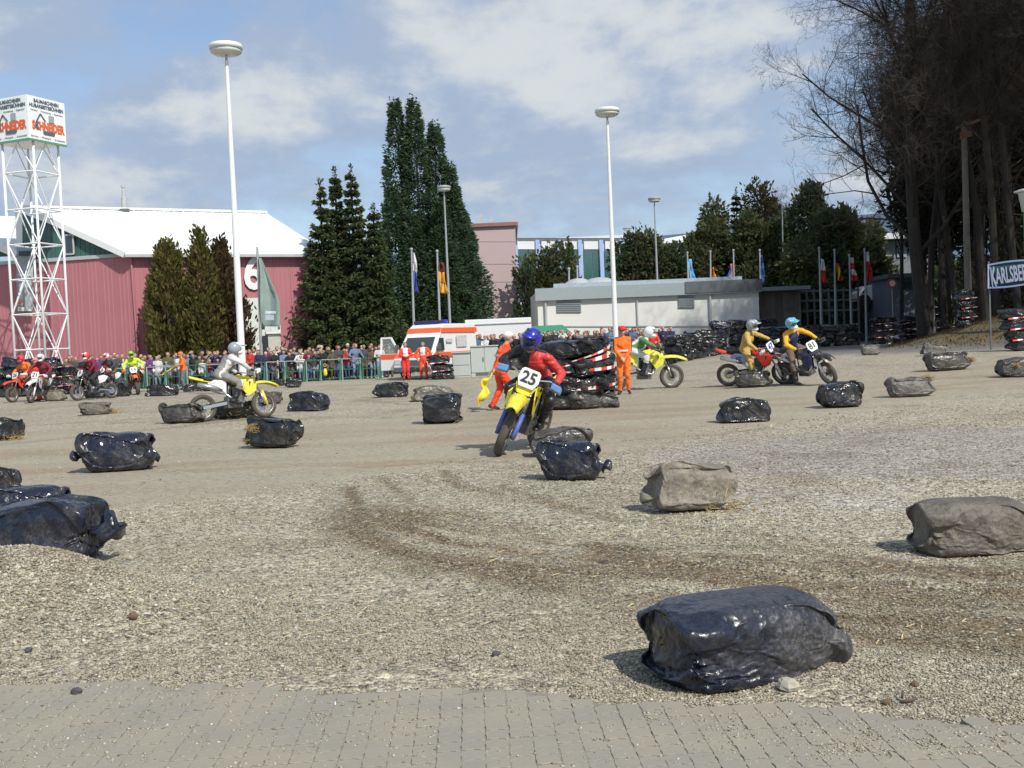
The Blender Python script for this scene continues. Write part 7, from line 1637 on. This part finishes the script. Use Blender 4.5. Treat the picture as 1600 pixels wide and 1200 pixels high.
for fr_p, yw, ln_, C_, nb_, lr, lb, ms_, hl_, ov in L4:
    b_, S_ = bike(lb, G(*fr_p), yw, ln_, C_, nb_, steer=6, detail=False, oval=bool(ov)); rider(b_, lr, ms_, S_, lean_f=.32, hang=.03, look=(1, .1, -.2), hel=hl_, vox=.022)
print('bikes', time.time()-T0)

# ================================================================ SMALL DEBRIS
def pebble(u, v, r_, m, label, nm='stone'):
    g = G(u, v); mb = MB(); mb.ell((0, 0, r_*.45), (r_, r_*.75, r_*.6), 9, 6); mb.v = [(a+rnd.uniform(-.1, .1)*r_, b+rnd.uniform(-.1, .1)*r_, c_+rnd.uniform(-.1, .1)*r_) for a, b, c_ in mb.v]
    o = mb.build(nm, m, None); g.z = float(mz(np.array([g.x]), np.array([g.y]))[0]) if g.y > float(pave_y(g.x)) else .02; o.location = g; o.rotation_euler = (0, 0, rnd.random()*6); return tag(o, label, nm)
DST = mat('dark_stone', (.07, .065, .07), .7, var=.2, scale=30); BRS = mat('brown_clod', (.15, .10, .06), .9, var=.2, scale=30)
pebble(120, 1091, .026, DST, 'dark stone on the pavers at the lower left'); pebble(208, 965, .034, BRS, 'brown clod on the gravel heap slope'); pebble(1450, 1137, .028, DST, 'dark reddish clod at the lower right'); pebble(1232, 1082, .05, mat('pale_stone', (.42, .40, .32), .8, var=.15, scale=20), 'pale stone against the near sky tinted black bale')
pebble(775, 1025, .022, DST, 'small grey stone right of the bent wire'); pebble(562, 1022, .016, BRS, 'small brown stone right of the straw wisp'); pebble(1430, 1074, .02, BRS, 'dark brown clod beside the forked twig'); pebble(45, 1018, .022, DST, 'dark stone at the left below the gravel heap'); pebble(1385, 1100, .02, BRS, 'brown clod left of the dark reddish clod')
def wire(pts, r_, m, label, nm, cat=None):
    g = pts[0]; mb = MB(); mb.tube([V3(p)-V3(g) for p in pts], r_, 6); o = mb.build(nm, m, None, smooth=True); o.location = g; return tag(o, label, cat or nm)
g = G(708, 1040); g.z += .01; wire([g+V3((-.030, 0, .055)), g+V3((-.036, 0, .03)), g+V3((-.028, 0, 0)), g+V3((0, .01, -.004)), g+V3((.026, 0, .004)), g+V3((.034, 0, .03)), g+V3((.026, 0, .055))], .0022, mat('rusty_wire', (.10, .08, .06), .7), 'bent wire loop standing on the gravel in the centre foreground', 'wire')
g = G(472, 976); g.z = float(mz(np.array([g.x]), np.array([g.y]))[0])+.012; wire([g, g+V3((.04, .004, .004)), g+V3((.085, .012, 0))], .003, mat('dry_straw', (.62, .50, .24), .8), 'single pale straw lying on the gravel', 'straw_stalk', 'straw')
g = G(1406, 1100); g.z = float(mz(np.array([g.x]), np.array([g.y]))[0])+.012; wire([g, g+V3((.04, 0, .002)), g+V3((.07, .01, .006))], .006, mat('brown_twig', (.11, .07, .055), .8), 'short brown twig at the lower right', 'twig'); wire([g+V3((.02, .03, 0)), g+V3((.028, .04, .03))], .005, MATS['brown_twig'], 'small upright twig stub at the lower right', 'twig')
g = G(524, 1110); o = wire([V3((g.x, g.y, .024)), V3((g.x-.006, g.y+.045, .024))], .003, WHITE, 'short white chip on the pavers', 'chip')
# straw wisps on the lot
rs = np.random.RandomState(77); V = []; Fq = []
for i in range(900):
    if rs.rand() < .5: uu, vv = rs.uniform(0, 1600), rs.uniform(640, 1000)
    else: bi = [(1080, 805), (990, 830), (700, 800), (400, 660), (170, 650), (1460, 590), (620, 640), (1150, 720), (1300, 780)][rs.randint(9)]; uu, vv = bi[0]+rs.normal(0, 60), bi[1]+abs(rs.normal(0, 10))
    d_ = ray(uu, vv); tt = CH/-d_.z
    if d_.z > -.03: continue
    x_, y_ = d_.x*tt, d_.y*tt; a = rs.rand()*6.28; l = rs.uniform(.008, .03)*(1+y_*.03); w = .0011*(1+y_*.12); zz = float(mz(np.array([x_]), np.array([y_]))[0])+.006
    dx, dy = math.cos(a)*l, math.sin(a)*l; o_ = len(V); V += [(x_-dx-dy/l*w, y_-dy+dx/l*w, zz), (x_+dx-dy/l*w, y_+dy+dx/l*w, zz+.006), (x_+dx+dy/l*w, y_+dy-dx/l*w, zz+.004), (x_-dx+dy/l*w, y_-dy-dx/l*w, zz-.002)]; Fq.append((o_, o_+1, o_+2, o_+3))
tag(np_mesh('straw_wisps', V, Fq, MATS['dry_straw']), 'scattered straw wisps on the gravel', None, kind='stuff')
print('done', time.time()-T0)
